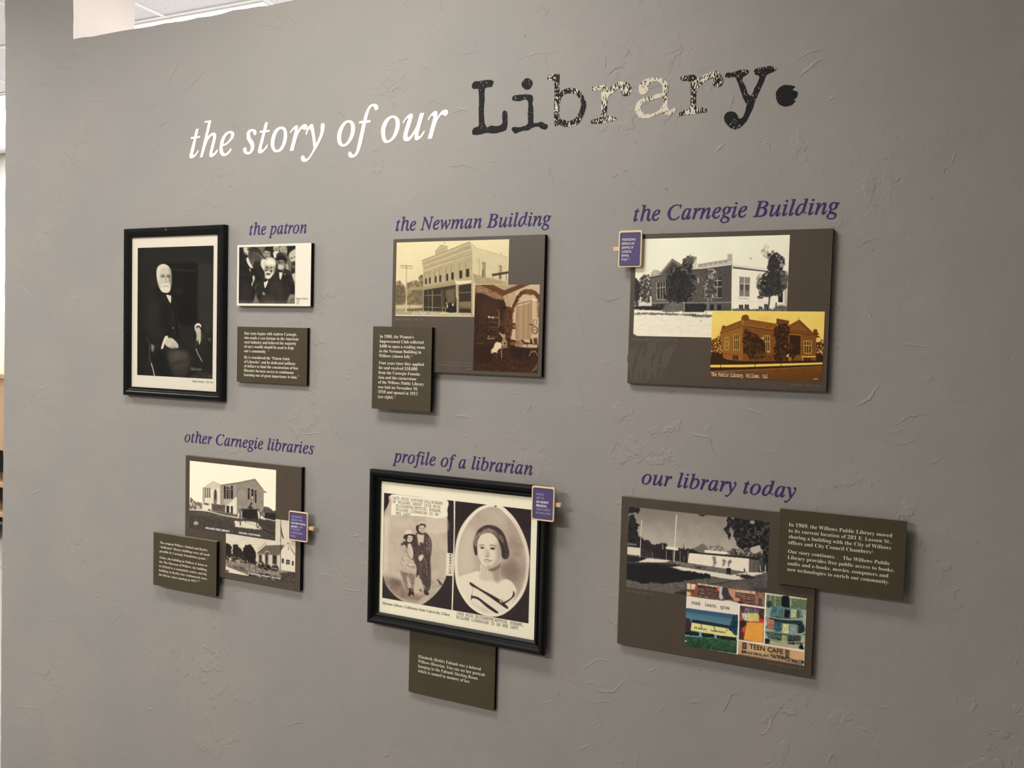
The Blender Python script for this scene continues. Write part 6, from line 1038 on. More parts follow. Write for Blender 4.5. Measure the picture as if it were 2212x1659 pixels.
ART['today_b']=dict(w=292,h=154,ramp=[(34,33,31),(110,102,94),(248,236,210)],ops=[
('f',S('-20 -20 1020 -20 1020 1020 -20 1020'),(228,216,200),dict()),
('f',S('-2 1 664 -1 662 220 449 220 322 221 -1 225'),(112,78,66),dict(soft=0.3,tex=14,ts=4)),
('f',S('2 28 81 28 80 109 4 119'),(224,196,160),dict(soft=0.5,tex=12,ts=3)),
('f',S('2 156 42 161 40 218 0 220'),(220,180,130),dict(soft=0.5)),
('l',S('34 20 35 215'),1.2,(120,70,50),dict()),
('f',S('81 16 98 12 94 222 64 223 69 124'),(140,78,60),dict(soft=0.6)),
('f',S('98 34 271 42 310 17 280 166 248 219 98 221'),(58,44,44),dict(soft=0.5,tex=10,ts=2.5)),
('l',S('95 72 270 66'),0.9,(176,130,104),dict(soft=0.4)),
('l',S('96 124 271 118'),0.9,(176,130,104),dict(soft=0.4)),
('l',S('97 180 272 172'),0.9,(176,130,104),dict(soft=0.4)),
('l',S('98 224 273 217'),0.9,(176,130,104),dict(soft=0.4)),
('l',S('99 97 266 92'),2.1,(128,92,84),dict(soft=0.3,tex=45,ts=2.2)),
('l',S('100 150 267 145'),2.1,(128,92,84),dict(soft=0.3,tex=45,ts=2.2)),
('l',S('102 202 268 197'),2.1,(128,92,84),dict(soft=0.3,tex=45,ts=2.2)),
('f',S('97 -3 301 -7 302 27 98 26'),(200,170,140),dict(soft=0.6,tex=30,ts=3)),
('f',S('261 37 293 21 302 64 278 85'),(210,120,96),dict(soft=0.7,sm=1)),
('f',S('285 24 314 9 321 177 297 213 280 158'),(190,184,180),dict(soft=0.8)),
('f',S('310 17 352 14 365 106 396 172 347 207 321 177 303 108'),(62,56,62),dict(soft=0.7)),
('f',S('314 216 363 196 453 216 445 233 306 226'),(220,210,200),dict(soft=0.8)),
('f',S('354 15 424 17 420 151 396 157 370 98'),(186,142,112),dict(soft=0.6)),
('f',S('424 17 584 8 585 52 423 62'),(196,160,130),dict(soft=0.6,tex=20,ts=4)),
('f',S('420 57 579 53 578 160 419 159'),(72,48,42),dict(soft=0.5)),
('l',S('422 80 576 79'),1.9,(150,112,92),dict(soft=0.3,tex=40,ts=2.2)),
('l',S('423 109 577 108'),1.9,(150,112,92),dict(soft=0.3,tex=40,ts=2.2)),
('l',S('423 138 578 137'),1.9,(150,112,92),dict(soft=0.3,tex=40,ts=2.2)),
('l',S('494 58 492 169'),1.2,(170,124,96),dict()),
('f',S('403 163 427 137 459 155 452 187 412 194'),(206,130,110),dict(soft=0.7,sm=1)),
('f',S('577 36 664 7 662 220 613 213 588 150'),(146,108,92),dict(soft=0.6,tex=14,ts=4)),
('f',S('610 100 634 94 649 218 613 209'),(96,70,66),dict(soft=0.7,tex=14,ts=2)),
('f',S('448 195 484 193 482 220 446 220'),(50,42,42),dict(soft=0.6)),
('f',S('0 413 448 399 448 990 -2 1003'),(60,96,116),dict(soft=0.3,c2=(150,186,190))),
('f',S('0 415 449 401 448 467 1 473'),(50,84,108),dict(soft=0.6,a=0.7)),
('f',S('-3 852 449 784 448 990 -2 1003'),(60,92,66),dict(soft=0.5,c2=(34,66,46),tex=10,ts=4)),
('f',S('-1 572 29 559 56 631 54 767 -3 777'),(58,42,54),dict(soft=0.8,rag=1,tex=8,ts=3)),
('f',S('55 621 384 604 445 608 445 745 358 752 49 749'),(222,212,142),dict(soft=0.4,tex=3,ts=6)),
('f',S('54 579 105 572 381 578 388 625 57 626'),(30,44,54),dict(soft=0.4)),
('l',S('135 619 148 690'),1.6,(44,44,44),dict(soft=0.4)),
('l',S('243 618 261 672'),1.6,(44,44,44),dict(soft=0.4)),
('l',S('352 613 363 669'),1.6,(44,44,44),dict(soft=0.4)),
('f',S('-3 777 83 754 126 761 125 817 -2 834'),(24,36,32),dict(soft=0.7,rag=1,tex=8,ts=2.5)),
('f',S('147 760 253 749 254 809 149 822'),(24,34,30),dict(soft=0.6,rag=0.8,tex=10,ts=2.5)),
('f',S('274 758 441 742 441 797 274 806'),(26,38,34),dict(soft=0.6,rag=0.8,tex=10,ts=2.5)),
('f',S('387 544 402 451 445 409 447 703 407 671 377 650'),(26,56,70),dict(rag=2.2,soft=0.7,tex=10,ts=3,sm=1)),
('l',S('1 884 111 841 178 837'),0.9,(30,50,36),dict(soft=0.6,sm=1)),
('f',S('-3 921 19 918 18 937 -3 940'),(210,214,200),dict(soft=0.6)),
('f',S('461 249 663 246 666 758 461 770'),(84,58,60),dict(soft=0.3,tex=14,ts=4)),
('f',S('510 273 614 260 616 347 497 380 495 322'),(110,104,116),dict(soft=1,tex=20,ts=4)),
('f',S('472 365 607 327 621 345 626 453 595 462 547 476 481 399'),(206,190,112),dict(soft=0.5,tex=8,ts=6)),
('f',S('482 399 512 364 539 397 531 466 498 468'),(200,190,170),dict(soft=0.7,rag=1,tex=26,ts=2.5,sm=1)),
('f',S('461 419 482 399 486 471 463 492'),(200,70,50),dict(soft=0.7)),
('f',S('621 406 665 406 665 476 631 474'),(206,58,40),dict(soft=0.6)),
('f',S('484 560 520 523 510 640 493 719'),(204,84,56),dict(soft=0.7)),
('f',S('462 478 518 462 516 536 477 606'),(52,38,42),dict(soft=0.8)),
('f',S('523 487 661 459 661 759 503 757 516 595'),(236,156,66),dict(soft=0.5,tex=5,ts=10)),
('l',S('525 487 594 455 658 460'),1.4,(220,96,40),dict(soft=0.5,sm=1)),
('f',S('470 638 502 643 497 762 464 763'),(84,52,48),dict(soft=0.8)),
('f',S('673 11 1001 -3 999 757 676 766'),(150,166,146),dict(soft=0.3,tex=10,ts=8)),
('f',S('677 28 1000 14 1002 168 677 199'),(126,140,112),dict(soft=0.6,tex=30,ts=3.5,mix=(70,86,60),thr=0.5)),
('f',S('675 14 812 4 999 0 1000 23 674 29'),(206,206,160),dict(soft=0.8,tex=16,ts=3)),
('l',S('707 20 708 190'),0.9,(210,214,196),dict(soft=0.4)),
('l',S('746 10 747 180'),0.9,(210,214,196),dict(soft=0.4)),
('l',S('867 -22 868 147'),0.9,(210,214,196),dict(soft=0.4)),
('l',S('873 -24 874 145'),0.9,(210,214,196),dict(soft=0.4)),
('f',S('682 139 713 117 723 186 688 225'),(52,64,62),dict(soft=0.8,sm=1)),
('f',S('799 36 828 7 857 21 863 177 840 205 805 193'),(22,26,32),dict(soft=0.6,sm=1)),
('f',S('720 216 746 173 863 177 947 168 973 318 906 395 751 381 710 306'),(104,126,118),dict(soft=0.7,tex=14,ts=3,sm=1)),
('f',S('725 200 762 196 762 312 724 313'),(58,106,116),dict(soft=0.5,tex=16,ts=2.5)),
('f',S('772 205 817 198 816 319 771 323'),(78,112,120),dict(soft=0.5,tex=16,ts=2.5)),
('f',S('826 213 869 207 869 328 826 331'),(26,32,36),dict(soft=0.5,tex=16,ts=2.5)),
('f',S('877 195 923 188 923 314 877 318'),(186,190,146),dict(soft=0.5,tex=16,ts=2.5)),
('f',S('921 197 951 194 951 303 920 303'),(86,92,80),dict(soft=0.5,tex=16,ts=2.5)),
('f',S('710 335 974 347 975 418 705 423'),(40,50,50),dict(soft=1,rag=1)),
('l',S('671 331 711 352 797 359 890 345 965 309 995 269'),2.1,(176,192,180),dict(soft=0.5,sm=1)),
('f',S('676 417 997 426 998 554 675 534'),(92,112,108),dict(soft=1,tex=14,ts=3)),
('f',S('696 390 743 385 743 521 696 526'),(184,110,92),dict(soft=0.5,tex=16,ts=3)),
('f',S('751 417 801 412 801 555 752 561'),(50,84,90),dict(soft=0.5,tex=16,ts=3)),
('f',S('816 423 867 417 867 564 816 571'),(196,200,148),dict(soft=0.5,tex=16,ts=3)),
('f',S('874 411 928 404 928 545 874 552'),(134,150,140),dict(soft=0.5,tex=16,ts=3)),
('f',S('941 396 988 391 988 523 941 528'),(40,52,52),dict(soft=0.5,tex=16,ts=3)),
('l',S('676 555 716 575 802 582 895 566 970 529 1000 489'),2.1,(184,200,188),dict(soft=0.5,sm=1)),
('f',S('689 457 686 489 679 503 671 493 667 463 669 432 677 417 685 427'),(200,206,190),dict(soft=0.8,sm=1)),
('f',S('676 577 998 554 982 687 711 698'),(70,84,80),dict(soft=1,tex=12,ts=3)),
('f',S('699 578 744 573 743 678 698 683'),(84,92,80),dict(soft=0.5,tex=22,ts=2.5)),
('f',S('755 590 802 585 802 698 755 703'),(66,84,70),dict(soft=0.5,tex=22,ts=2.5)),
('f',S('812 595 858 590 858 708 811 714'),(150,150,110),dict(soft=0.5,tex=22,ts=2.5)),
('f',S('864 594 915 587 915 708 864 715'),(42,50,58),dict(soft=0.5,tex=22,ts=2.5)),
('f',S('919 577 962 573 962 691 919 695'),(82,78,60),dict(soft=0.5,tex=22,ts=2.5)),
('f',S('965 549 997 548 996 660 964 661'),(156,164,140),dict(soft=0.5,tex=22,ts=2.5)),
('l',S('678 664 718 684 804 690 897 673 973 636 1002 595'),1.2,(196,196,160),dict(soft=0.5,sm=1)),
('f',S('677 686 710 683 719 717 712 763 677 763'),(22,26,32),dict(soft=0.6,rag=0.6)),
('f',S('719 717 944 713 945 753 720 767'),(176,172,132),dict(soft=0.8)),
('f',S('951 751 963 693 978 689 992 753'),(20,24,28),dict(soft=0.6,sm=1)),
('f',S('978 681 997 669 997 754 991 742'),(180,184,160),dict(soft=0.6)),
('f',S('458 786 995 786 995 1004 455 1002'),(190,158,118),dict(soft=0.3,c2=(206,170,116),horiz=1,tex=4,ts=9)),
('f',S('838 789 992 787 992 914 879 918'),(208,164,120),dict(soft=3)),
('f',S('685 764 884 768 879 906 716 914'),(160,134,104),dict(soft=6,a=0.7)),
('f',S('494 801 530 798 529 897 493 899'),(66,50,40),dict(soft=0.5)),
('f',S('847 801 878 803 878 917 847 916'),(66,50,40),dict(soft=0.5)),
('f',S('501 817 524 816 522 881 499 882'),(104,86,70),dict(soft=0.6)),
('f',S('854 816 874 818 873 901 853 900'),(112,92,76),dict(soft=0.6)),
('f',S('488 918 533 920 532 960 489 968'),(76,68,62),dict(soft=0.7,tex=18,ts=3)),
('f',S('533 928 605 923 716 922 713 962 606 964 533 960'),(110,86,66),dict(soft=0.6,tex=60,ts=1.8)),
('f',S('727 899 825 902 918 923 988 943 988 979 896 980 732 960'),(100,80,66),dict(soft=0.6,tex=56,ts=1.8,rag=0.6)),
('l',S('489 974 590 966 717 965'),0.9,(196,170,130),dict()),
('l',S('724 962 826 966 919 973'),0.9,(186,160,124),dict()),
('f',S('455 979 717 979 988 979 995 1004 455 1002'),(128,98,78),dict(soft=0.6,a=0.8,tex=14,ts=3)),
('f',S('945 921 975 911 985 994 954 990'),(120,116,100),dict(soft=0.8)),
('f',S('976 919 995 920 995 984 981 981'),(40,42,44),dict(soft=0.6)),
('f',S('984 966 997 962 996 992 986 993'),(190,176,160),dict(soft=0.5)),
('l',S('670 5 673 770'),2.6,(240,228,210),dict(soft=0.3)),
('l',S('455 247 455 1002'),3.0,(240,228,210),dict(soft=0.3)),
('l',S('666 231 453 239'),2.1,(240,228,210),dict(soft=0.3)),
('l',S('461 777 995 784'),2.1,(240,228,210),dict(soft=0.3))])
# ------------------------------------------------------------------ helpers
def lin(c):
    c=np.asarray(c,float)/255.
    return np.where(c<=.04045,c/12.92,((c+.055)/1.055)**2.4)
MATS={}
def mat(name,col,rough=.6,spec=.4,metal=0,bump=None,emit=None,noise=None):
    """col is linear rgb; bump=(scale,strength,dist); noise=(scale,amount)"""
    if name in MATS:return MATS[name]
    m=bpy.data.materials.new(name);m.use_nodes=True;nt=m.node_tree;b=nt.nodes['Principled BSDF']
    b.inputs['Base Color'].default_value=(*col,1);b.inputs['Roughness'].default_value=rough;b.inputs['Specular IOR Level'].default_value=spec;b.inputs['Metallic'].default_value=metal
    if noise or bump: tc=nt.nodes.new('ShaderNodeTexCoord')
    if noise:
        n=nt.nodes.new('ShaderNodeTexNoise');n.inputs['Scale'].default_value=noise[0];n.inputs['Detail'].default_value=6;nt.links.new(tc.outputs['Object'],n.inputs[0])
        if len(noise)>2:
            mp=nt.nodes.new('ShaderNodeMapping');mp.inputs['Scale'].default_value=noise[2];nt.links.new(tc.outputs['Object'],mp.inputs[0]);nt.links.new(mp.outputs[0],n.inputs[0])
        r=nt.nodes.new('ShaderNodeMapRange');r.inputs[3].default_value=1-noise[1];r.inputs[4].default_value=1+noise[1];nt.links.new(n.outputs[0],r.inputs[0])
        x=nt.nodes.new('ShaderNodeVectorMath');x.operation='SCALE';x.inputs[0].default_value=col;nt.links.new(r.outputs[0],x.inputs['Scale']);nt.links.new(x.outputs[0],b.inputs['Base Color'])
    if bump:
        n=nt.nodes.new('ShaderNodeTexNoise');n.inputs['Scale'].default_value=bump[0];n.inputs['Detail'].default_value=4;nt.links.new(tc.outputs['Object'],n.inputs[0])
        bp=nt.nodes.new('ShaderNodeBump');bp.inputs['Strength'].default_value=bump[1];bp.inputs['Distance'].default_value=bump[2];nt.links.new(n.outputs[0],bp.inputs['Height']);nt.links.new(bp.outputs[0],b.inputs['Normal'])
    if emit: b.inputs['Emission Color'].default_value=(*emit[:3],1);b.inputs['Emission Strength'].default_value=emit[3]
    MATS[name]=m;return m
def link(name,me,parent=None,loc=None):
    o=bpy.data.objects.new(name,me);COL.objects.link(o)
    if parent is not None:o.parent=parent
    if loc is not None:o.location=loc
    return o
def thing(name,label,cat,loc,group=None):
    o=bpy.data.objects.new(name,None);o.empty_display_size=.05;COL.objects.link(o);o.location=loc;o['label']=label;o['category']=cat
    if group:o['group']=group
    return o
class MB:
    def __init__(s):s.v=[];s.f=[];s.m=[]
    def add(s,v,f,mi=0):
        n=len(s.v);s.v+=[tuple(p) for p in v];s.f+=[tuple(i+n for i in q) for q in f];s.m+=[mi]*len(f)
    def box(s,x0,x1,y0,y1,z0,z1,mi=0,bev=0):
        if bev:
            b=bev # chamfered front (y0 side) edges
            v=[(x0,y1,z0),(x1,y1,z0),(x1,y1,z1),(x0,y1,z1),(x0,y0+b,z0),(x1,y0+b,z0),(x1,y0+b,z1),(x0,y0+b,z1),(x0+b,y0,z0+b),(x1-b,y0,z0+b),(x1-b,y0,z1-b),(x0+b,y0,z1-b)]
            s.add(v,[(0,3,2,1),(0,1,5,4),(1,2,6,5)],1);s.add(v,[(2,3,7,6),(3,0,4,7)],2);s.add(v,[(4,5,9,8),(5,6,10,9),(6,7,11,10),(7,4,8,11),(8,9,10,11)],mi)
        else:
            v=[(x,y,z) for x in(x0,x1) for y in(y0,y1) for z in(z0,z1)]
            s.add(v,[(0,1,3,2),(4,6,7,5),(0,4,5,1),(2,3,7,6),(0,2,6,4),(1,5,7,3)],mi)
    def build(s,name,mats,parent=None,org=(0,0,0),loc=None,smooth=False):
        me=bpy.data.meshes.new(name);me.from_pydata([(a-org[0],b-org[1],c-org[2]) for a,b,c in s.v],[],s.f)
        for m in (mats if isinstance(mats,(list,tuple)) else [mats]):me.materials.append(m)
        me.polygons.foreach_set('material_index',s.m)
        if smooth:me.polygons.foreach_set('use_smooth',[True]*len(s.f))
        me.update();return link(name,me,parent,loc)
def smooth_loop(pts,n=6):
    """pts (x,z,corner) in 0.1 mm -> closed smooth outline in metres; corners stay sharp"""
    N=len(pts);P=[np.array(p[:2],float)*1e-4 for p in pts];K=[p[2] for p in pts];out=[]
    for i in range(N):
        b,c=P[i],P[(i+1)%N];a=P[i-1] if not K[i] else 2*b-c;d=P[(i+2)%N] if not K[(i+1)%N] else 2*c-b
        if K[i] and K[(i+1)%N]: out.append(b);continue
        for k in range(n):
            t=k/n;out.append(.5*((2*b)+(c-a)*t+(2*a-5*b+4*c-d)*t*t+(3*b-a-3*c+d)*t**3))
    return out
# ------------------------------------------------------------------ lettering from the built-in font's serif, italic and typewriter letters
STY={'ital':(0x1D434,0x1D44E,None),'italb':(0x1D468,0x1D482,0x1D7CE),'serifb':(0x1D400,0x1D41A,0x1D7CE),'type':(0x1D670,0x1D68A,0x1D7F6),'sans':None,'sansb':None}
def conv(c,st):
    t=STY[st]
    if not t:return c
    if st=='ital' and c=='h':return '\u210e'
    if 'A'<=c<='Z':return chr(t[0]+ord(c)-65)
    if 'a'<=c<='z':return chr(t[1]+ord(c)-97)
    if '0'<=c<='9' and t[2]:return chr(t[2]+ord(c)-48)
    return c
_cu=bpy.data.curves.new('letter_source','FONT');_cu.dimensions='2D';_cu.fill_mode='BOTH';_ob=bpy.data.objects.new('letter_source',_cu);COL.objects.link(_ob)
_cache={}
def load_letters(chars,st,off,res):
    """one evaluation per style: every letter stands between bars and carries its own material index"""
    chars=[c for c in sorted(set(chars)) if (c,st,off,res) not in _cache]
    if not chars:return
    body='||'+''.join(conv(c,st)+'|' for c in chars)
    while len(_cu.materials)<len(body):_cu.materials.append(None)
    _cu.offset=off;_cu.resolution_u=res;_cu.size=1;_cu.body=body
    for i in range(len(body)):_cu.body_format[i].material_index=i
    bpy.context.view_layer.update();e=_ob.evaluated_get(bpy.context.evaluated_depsgraph_get());me=e.to_mesh()
    v=np.zeros(len(me.vertices)*3);me.vertices.foreach_get('co',v);v=v.reshape(-1,3);by={}
    for p in me.polygons:by.setdefault(p.material_index,[]).append(tuple(p.vertices))
    e.to_mesh_clear()
    left=lambda i:v[[k for f in by[i] for k in f],0].min()
    bar=left(1)-left(0)
    for n,c in enumerate(chars):
        i=2+2*n;x0=left(i-1)-left(0)+bar;adv=left(i+1)-left(i-1)-bar
        if i in by:
            ids=sorted({k for f in by[i] for k in f});mp={k:q for q,k in enumerate(ids)}
            w=v[ids].copy();w[:,0]-=x0;_cache[(c,st,off,res)]=(w,[tuple(mp[k] for k in f) for f in by[i]],adv)
        else:_cache[(c,st,off,res)]=(np.zeros((0,3)),[],adv)
def glyph(c,st,off,res):
    if (c,st,off,res) not in _cache:load_letters(c,st,off,res)
    v,f,a=_cache[(c,st,off,res)]
    return v,f,(.6 if st=='type' else a)
def width(s,st,off,res): return sum(glyph(c,st,off,res)[2] for c in s)
# gather every letter shape first, while the scene is still nearly empty
_need={}
for _t in TEXTS:
    _need.setdefault((_t[1],_t[7],2),set()).update(''.join(l[0] for l in _t[4]))
    _need[(_t[1],_t[7],2)].update('HI')
_need[('ital',0,6)]=set('h');_need[('ital',.009,6)]=set(''.join(h[1] for h in HEADINGS))
for (_s,_o,_r),_c in _need.items():load_letters(_c,_s,_o,_r)
def text_block(parent,org,st,colm,align,lines,ref,cap,off,y,res=2,name='lettering'):
    H=glyph('H' if st!='ital' else 'I',st,off,2)[0][:,1].max();sz=cap/H
    nat=width(lines[ref[0]][0].rstrip(),st,off,res);xs=ref[1]/nat
    V=[];F=[];n=0
    for s,x,z in lines:
        px=x
        if align=='r': px=x-width(s,st,off,res)*xs
        for c in s:
            v,f,a=glyph(c,st,off,res)
            if len(v):
                w=np.stack([px+v[:,0]*xs-org[0],np.full(len(v),y-org[1]),z+EYE+v[:,1]*sz-org[2]],1);V.append(w);F+=[tuple(i+n for i in q) for q in f];n+=len(v)
            px+=a*xs
    me=bpy.data.meshes.new(name);me.from_pydata(np.vstack(V).tolist(),[],F);me.materials.append(colm);me.update()
    if 'SC13684' in lines[0][0]:   # handwritten number turned to read upwards
        x,z=lines[0][1]-org[0],lines[0][2]+EYE-org[2]
        me.transform(Matrix.Translation((x,0,z))@Matrix.Rotation(-math.pi/2,4,'Y')@Matrix.Translation((-x,0,-z)))
    return link(name,me,parent)
# ------------------------------------------------------------------ printed pictures: painted by the rules below onto a fine mesh
def vnoise(h,w,s,seed,sy=None):
    """smooth value noise in 0..1, feature size s px"""
    sy=sy or s
    r=np.random.RandomState(seed)
    gh,gw=int(h/sy)+3,int(w/s)+3
    g=r.rand(gh,gw)
    y=np.arange(h)/sy;x=np.arange(w)/s
    yi=y.astype(int);xi=x.astype(int);fy=y-yi;fx=x-xi
    fy=(fy*fy*(3-2*fy))[:,None];fx=(fx*fx*(3-2*fx))[None,:]
    a=g[yi][:,xi];b=g[yi][:,xi+1];c=g[yi+1][:,xi];d=g[yi+1][:,xi+1]
    return (a*(1-fx)+b*fx)*(1-fy)+(c*(1-fx)+d*fx)*fy
def blur(m,s):
    if s<.25: return m
    k=max(1,int(s*2.5+.5));x=np.arange(-k,k+1);w=np.exp(-x*x/(2*s*s));w/=w.sum()
    m=np.pad(m,k,mode='edge')
    m=sum(w[i]*m[i:m.shape[0]-2*k+i,:] for i in range(2*k+1))
    return sum(w[i]*m[:,i:m.shape[1]-2*k+i] for i in range(2*k+1))
def smooth(p,n=5,closed=True):
    p=np.array(p,float);N=len(p)
    if N<3:return p
    if closed: q=[p[(i)%N] for i in range(-1,N+2)]
    else: q=[p[0]]+list(p)+[p[-1]]
    out=[]
    for i in range(1,len(q)-2):
        a,b,c,d=q[i-1],q[i],q[i+1],q[i+2]
        for k in range(n):
            t=k/n
            out.append(.5*((2*b)+(c-a)*t+(2*a-5*b+4*c-d)*t*t+(3*b-a-3*c+d)*t**3))
    if not closed: out.append(q[-2])
    return np.array(out)
class Canvas:
    def __init__(s,w,h,ramp):
        s.w,s.h=w,h;s.a=np.zeros((h,w,3));s.ramp=[np.array(c)/255. for c in ramp];s.seed=1
    def col(s,c):
        if isinstance(c,(tuple,list)): return np.array(c)/255.
        c=min(max(c,0),100)/100.;n=len(s.ramp)-1;k=min(int(c*n),n-1);f=c*n-k
        return s.ramp[k]*(1-f)+s.ramp[k+1]*f
    def mask(s,pts,soft,rag):
        P=np.array(pts,float)*[s.w/1000.,s.h/1000.]
        m=rag+soft*3+2
        x0,y0=np.floor(P.min(0)-m).astype(int);x1,y1=np.ceil(P.max(0)+m).astype(int)
        x0,y0=max(x0,0),max(y0,0);x1,y1=min(x1,s.w),min(y1,s.h)
        if x1<=x0 or y1<=y0:return None
        h,w=y1-y0,x1-x0;S=3
        yy,xx=np.mgrid[0:h*S,0:w*S];X=(xx+.5)/S+x0;Y=(yy+.5)/S+y0
        if rag:
            s.seed+=2
            for k,am in ((3.2,.6),(1.3,.4)):
                z=rag*k/1.6+.8
                X=X+rag*am*2*(vnoise(h*S,w*S,z*S,s.seed*7+int(k*10))-.5)*1.6;Y=Y+rag*am*2*(vnoise(h*S,w*S,z*S,s.seed*7+1+int(k*10))-.5)*1.6
        c=np.zeros(X.shape,bool);n=len(P)
        for i in range(n):
            ax,ay=P[i];bx,by=P[(i+1)%n]
            if ay==by: continue
            k=(Y<ay)!=(Y<by)
            if k.any(): c^=k&(X<(bx-ax)*(Y-ay)/(by-ay)+ax)
        M=c.reshape(h,S,w,S).mean((1,3))
        return blur(M,soft),x0,y0,x1,y1
    def fill(s,pts,c,soft=.5,rag=0,a=1,c2=None,tex=0,ts=3,horiz=0,ty=None,mix=None,thr=.5):
        r=s.mask(pts,soft,rag)
        if r is None:return
        M,x0,y0,x1,y1=r;h,w=M.shape
        C=np.ones((h,w,3))*s.col(c)
        if c2 is not None:
            t=np.linspace(0,1,w)[None,:,None] if horiz else np.linspace(0,1,h)[:,None,None]
            C=C*(1-t)+s.col(c2)*t
        if tex or mix is not None:
            s.seed+=1
            n=vnoise(h,w,ts,s.seed,ty)*.6+vnoise(h,w,max(ts*.45,1),s.seed+99,ty and max(ty*.45,1))*.4
            if mix is not None:
                t=np.clip((n-thr)*7+.5,0,1)[:,:,None];C=C*(1-t)+s.col(mix)*t
            if tex: C=C+(n[:,:,None]-.5)*2*tex/100.
        M=(M*a)[:,:,None]
        s.a[y0:y1,x0:x1]=s.a[y0:y1,x0:x1]*(1-M)+C*M
    def line(s,pts,wd,c,soft=.4,a=1,rag=0,closed=0,**k):
        P=np.array(pts,float)*[s.w/1000.,s.h/1000.]
        if closed:P=np.vstack([P,P[:1]])
        wd=max(wd,.9)
        ws=np.full(len(P),wd) 
        L=[];R=[]
        for i in range(len(P)):
            d=P[min(i+1,len(P)-1)]-P[max(i-1,0)];d=d/(np.linalg.norm(d)+1e-9);n=np.array([-d[1],d[0]])*ws[i]/2
            L.append(P[i]+n);R.append(P[i]-n)
        Q=np.array(L+R[::-1])/[s.w/1000.,s.h/1000.]
        s.fill(Q,c,soft,rag,a,**k)

def build_print(name,A,rect,dep,E,parent,org):
    c=Canvas(A['w'],A['h'],A['ramp'])
    for o in A['ops']:
        k=dict(o[-1]);sm=k.pop('sm',0);p=np.array(o[1],float).reshape(-1,2)
        if o[0]=='f': c.fill(smooth(p,4) if sm else p,o[2],**k)
        else: c.line(smooth(p,5,False) if sm else p,o[2],o[3],**k)
    a=np.clip(lin(np.clip(c.a,0,1)*255)/E,.0025,.93)
    h,w=a.shape[:2];x0,x1,z0,z1=rect
    X,Z=np.meshgrid(np.linspace(x0,x1,w),np.linspace(z1,z0,h))
    v=np.stack([X-org[0],np.full_like(X,-dep-org[1]),Z+EYE-org[2]],-1).reshape(-1,3)
    i=np.arange((h-1)*w).reshape(h-1,w)[:,:-1].ravel();q=np.stack([i,i+w,i+w+1,i+1],1)
    me=bpy.data.meshes.new('photograph');me.vertices.add(len(v));me.vertices.foreach_set('co',v.ravel())
    me.loops.add(q.size);me.loops.foreach_set('vertex_index',q.ravel().astype(np.int32));me.polygons.add(len(q));me.polygons.foreach_set('loop_start',np.arange(0,q.size,4,dtype=np.int32))
    me.update(calc_edges=True)
    at=me.color_attributes.new('print','FLOAT_COLOR','POINT');at.data.foreach_set('color',np.concatenate([a,np.ones((h,w,1))],-1).reshape(-1).astype(np.float32))
    me.materials.append(print_mat(PRINT_GLOSS.get(name,.45)));return link('photograph',me,parent)
def print_mat(r):
    k='print%g'%r
    if k in MATS:return MATS[k]
    m=bpy.data.materials.new('printed_picture');m.use_nodes=True;nt=m.node_tree;b=nt.nodes['Principled BSDF'];b.inputs['Roughness'].default_value=r;b.inputs['Specular IOR Level'].default_value=.12
    n=nt.nodes.new('ShaderNodeVertexColor');n.layer_name='print';nt.links.new(n.outputs[0],b.inputs['Base Color']);MATS[k]=m;return m
PRINT_GLOSS={}
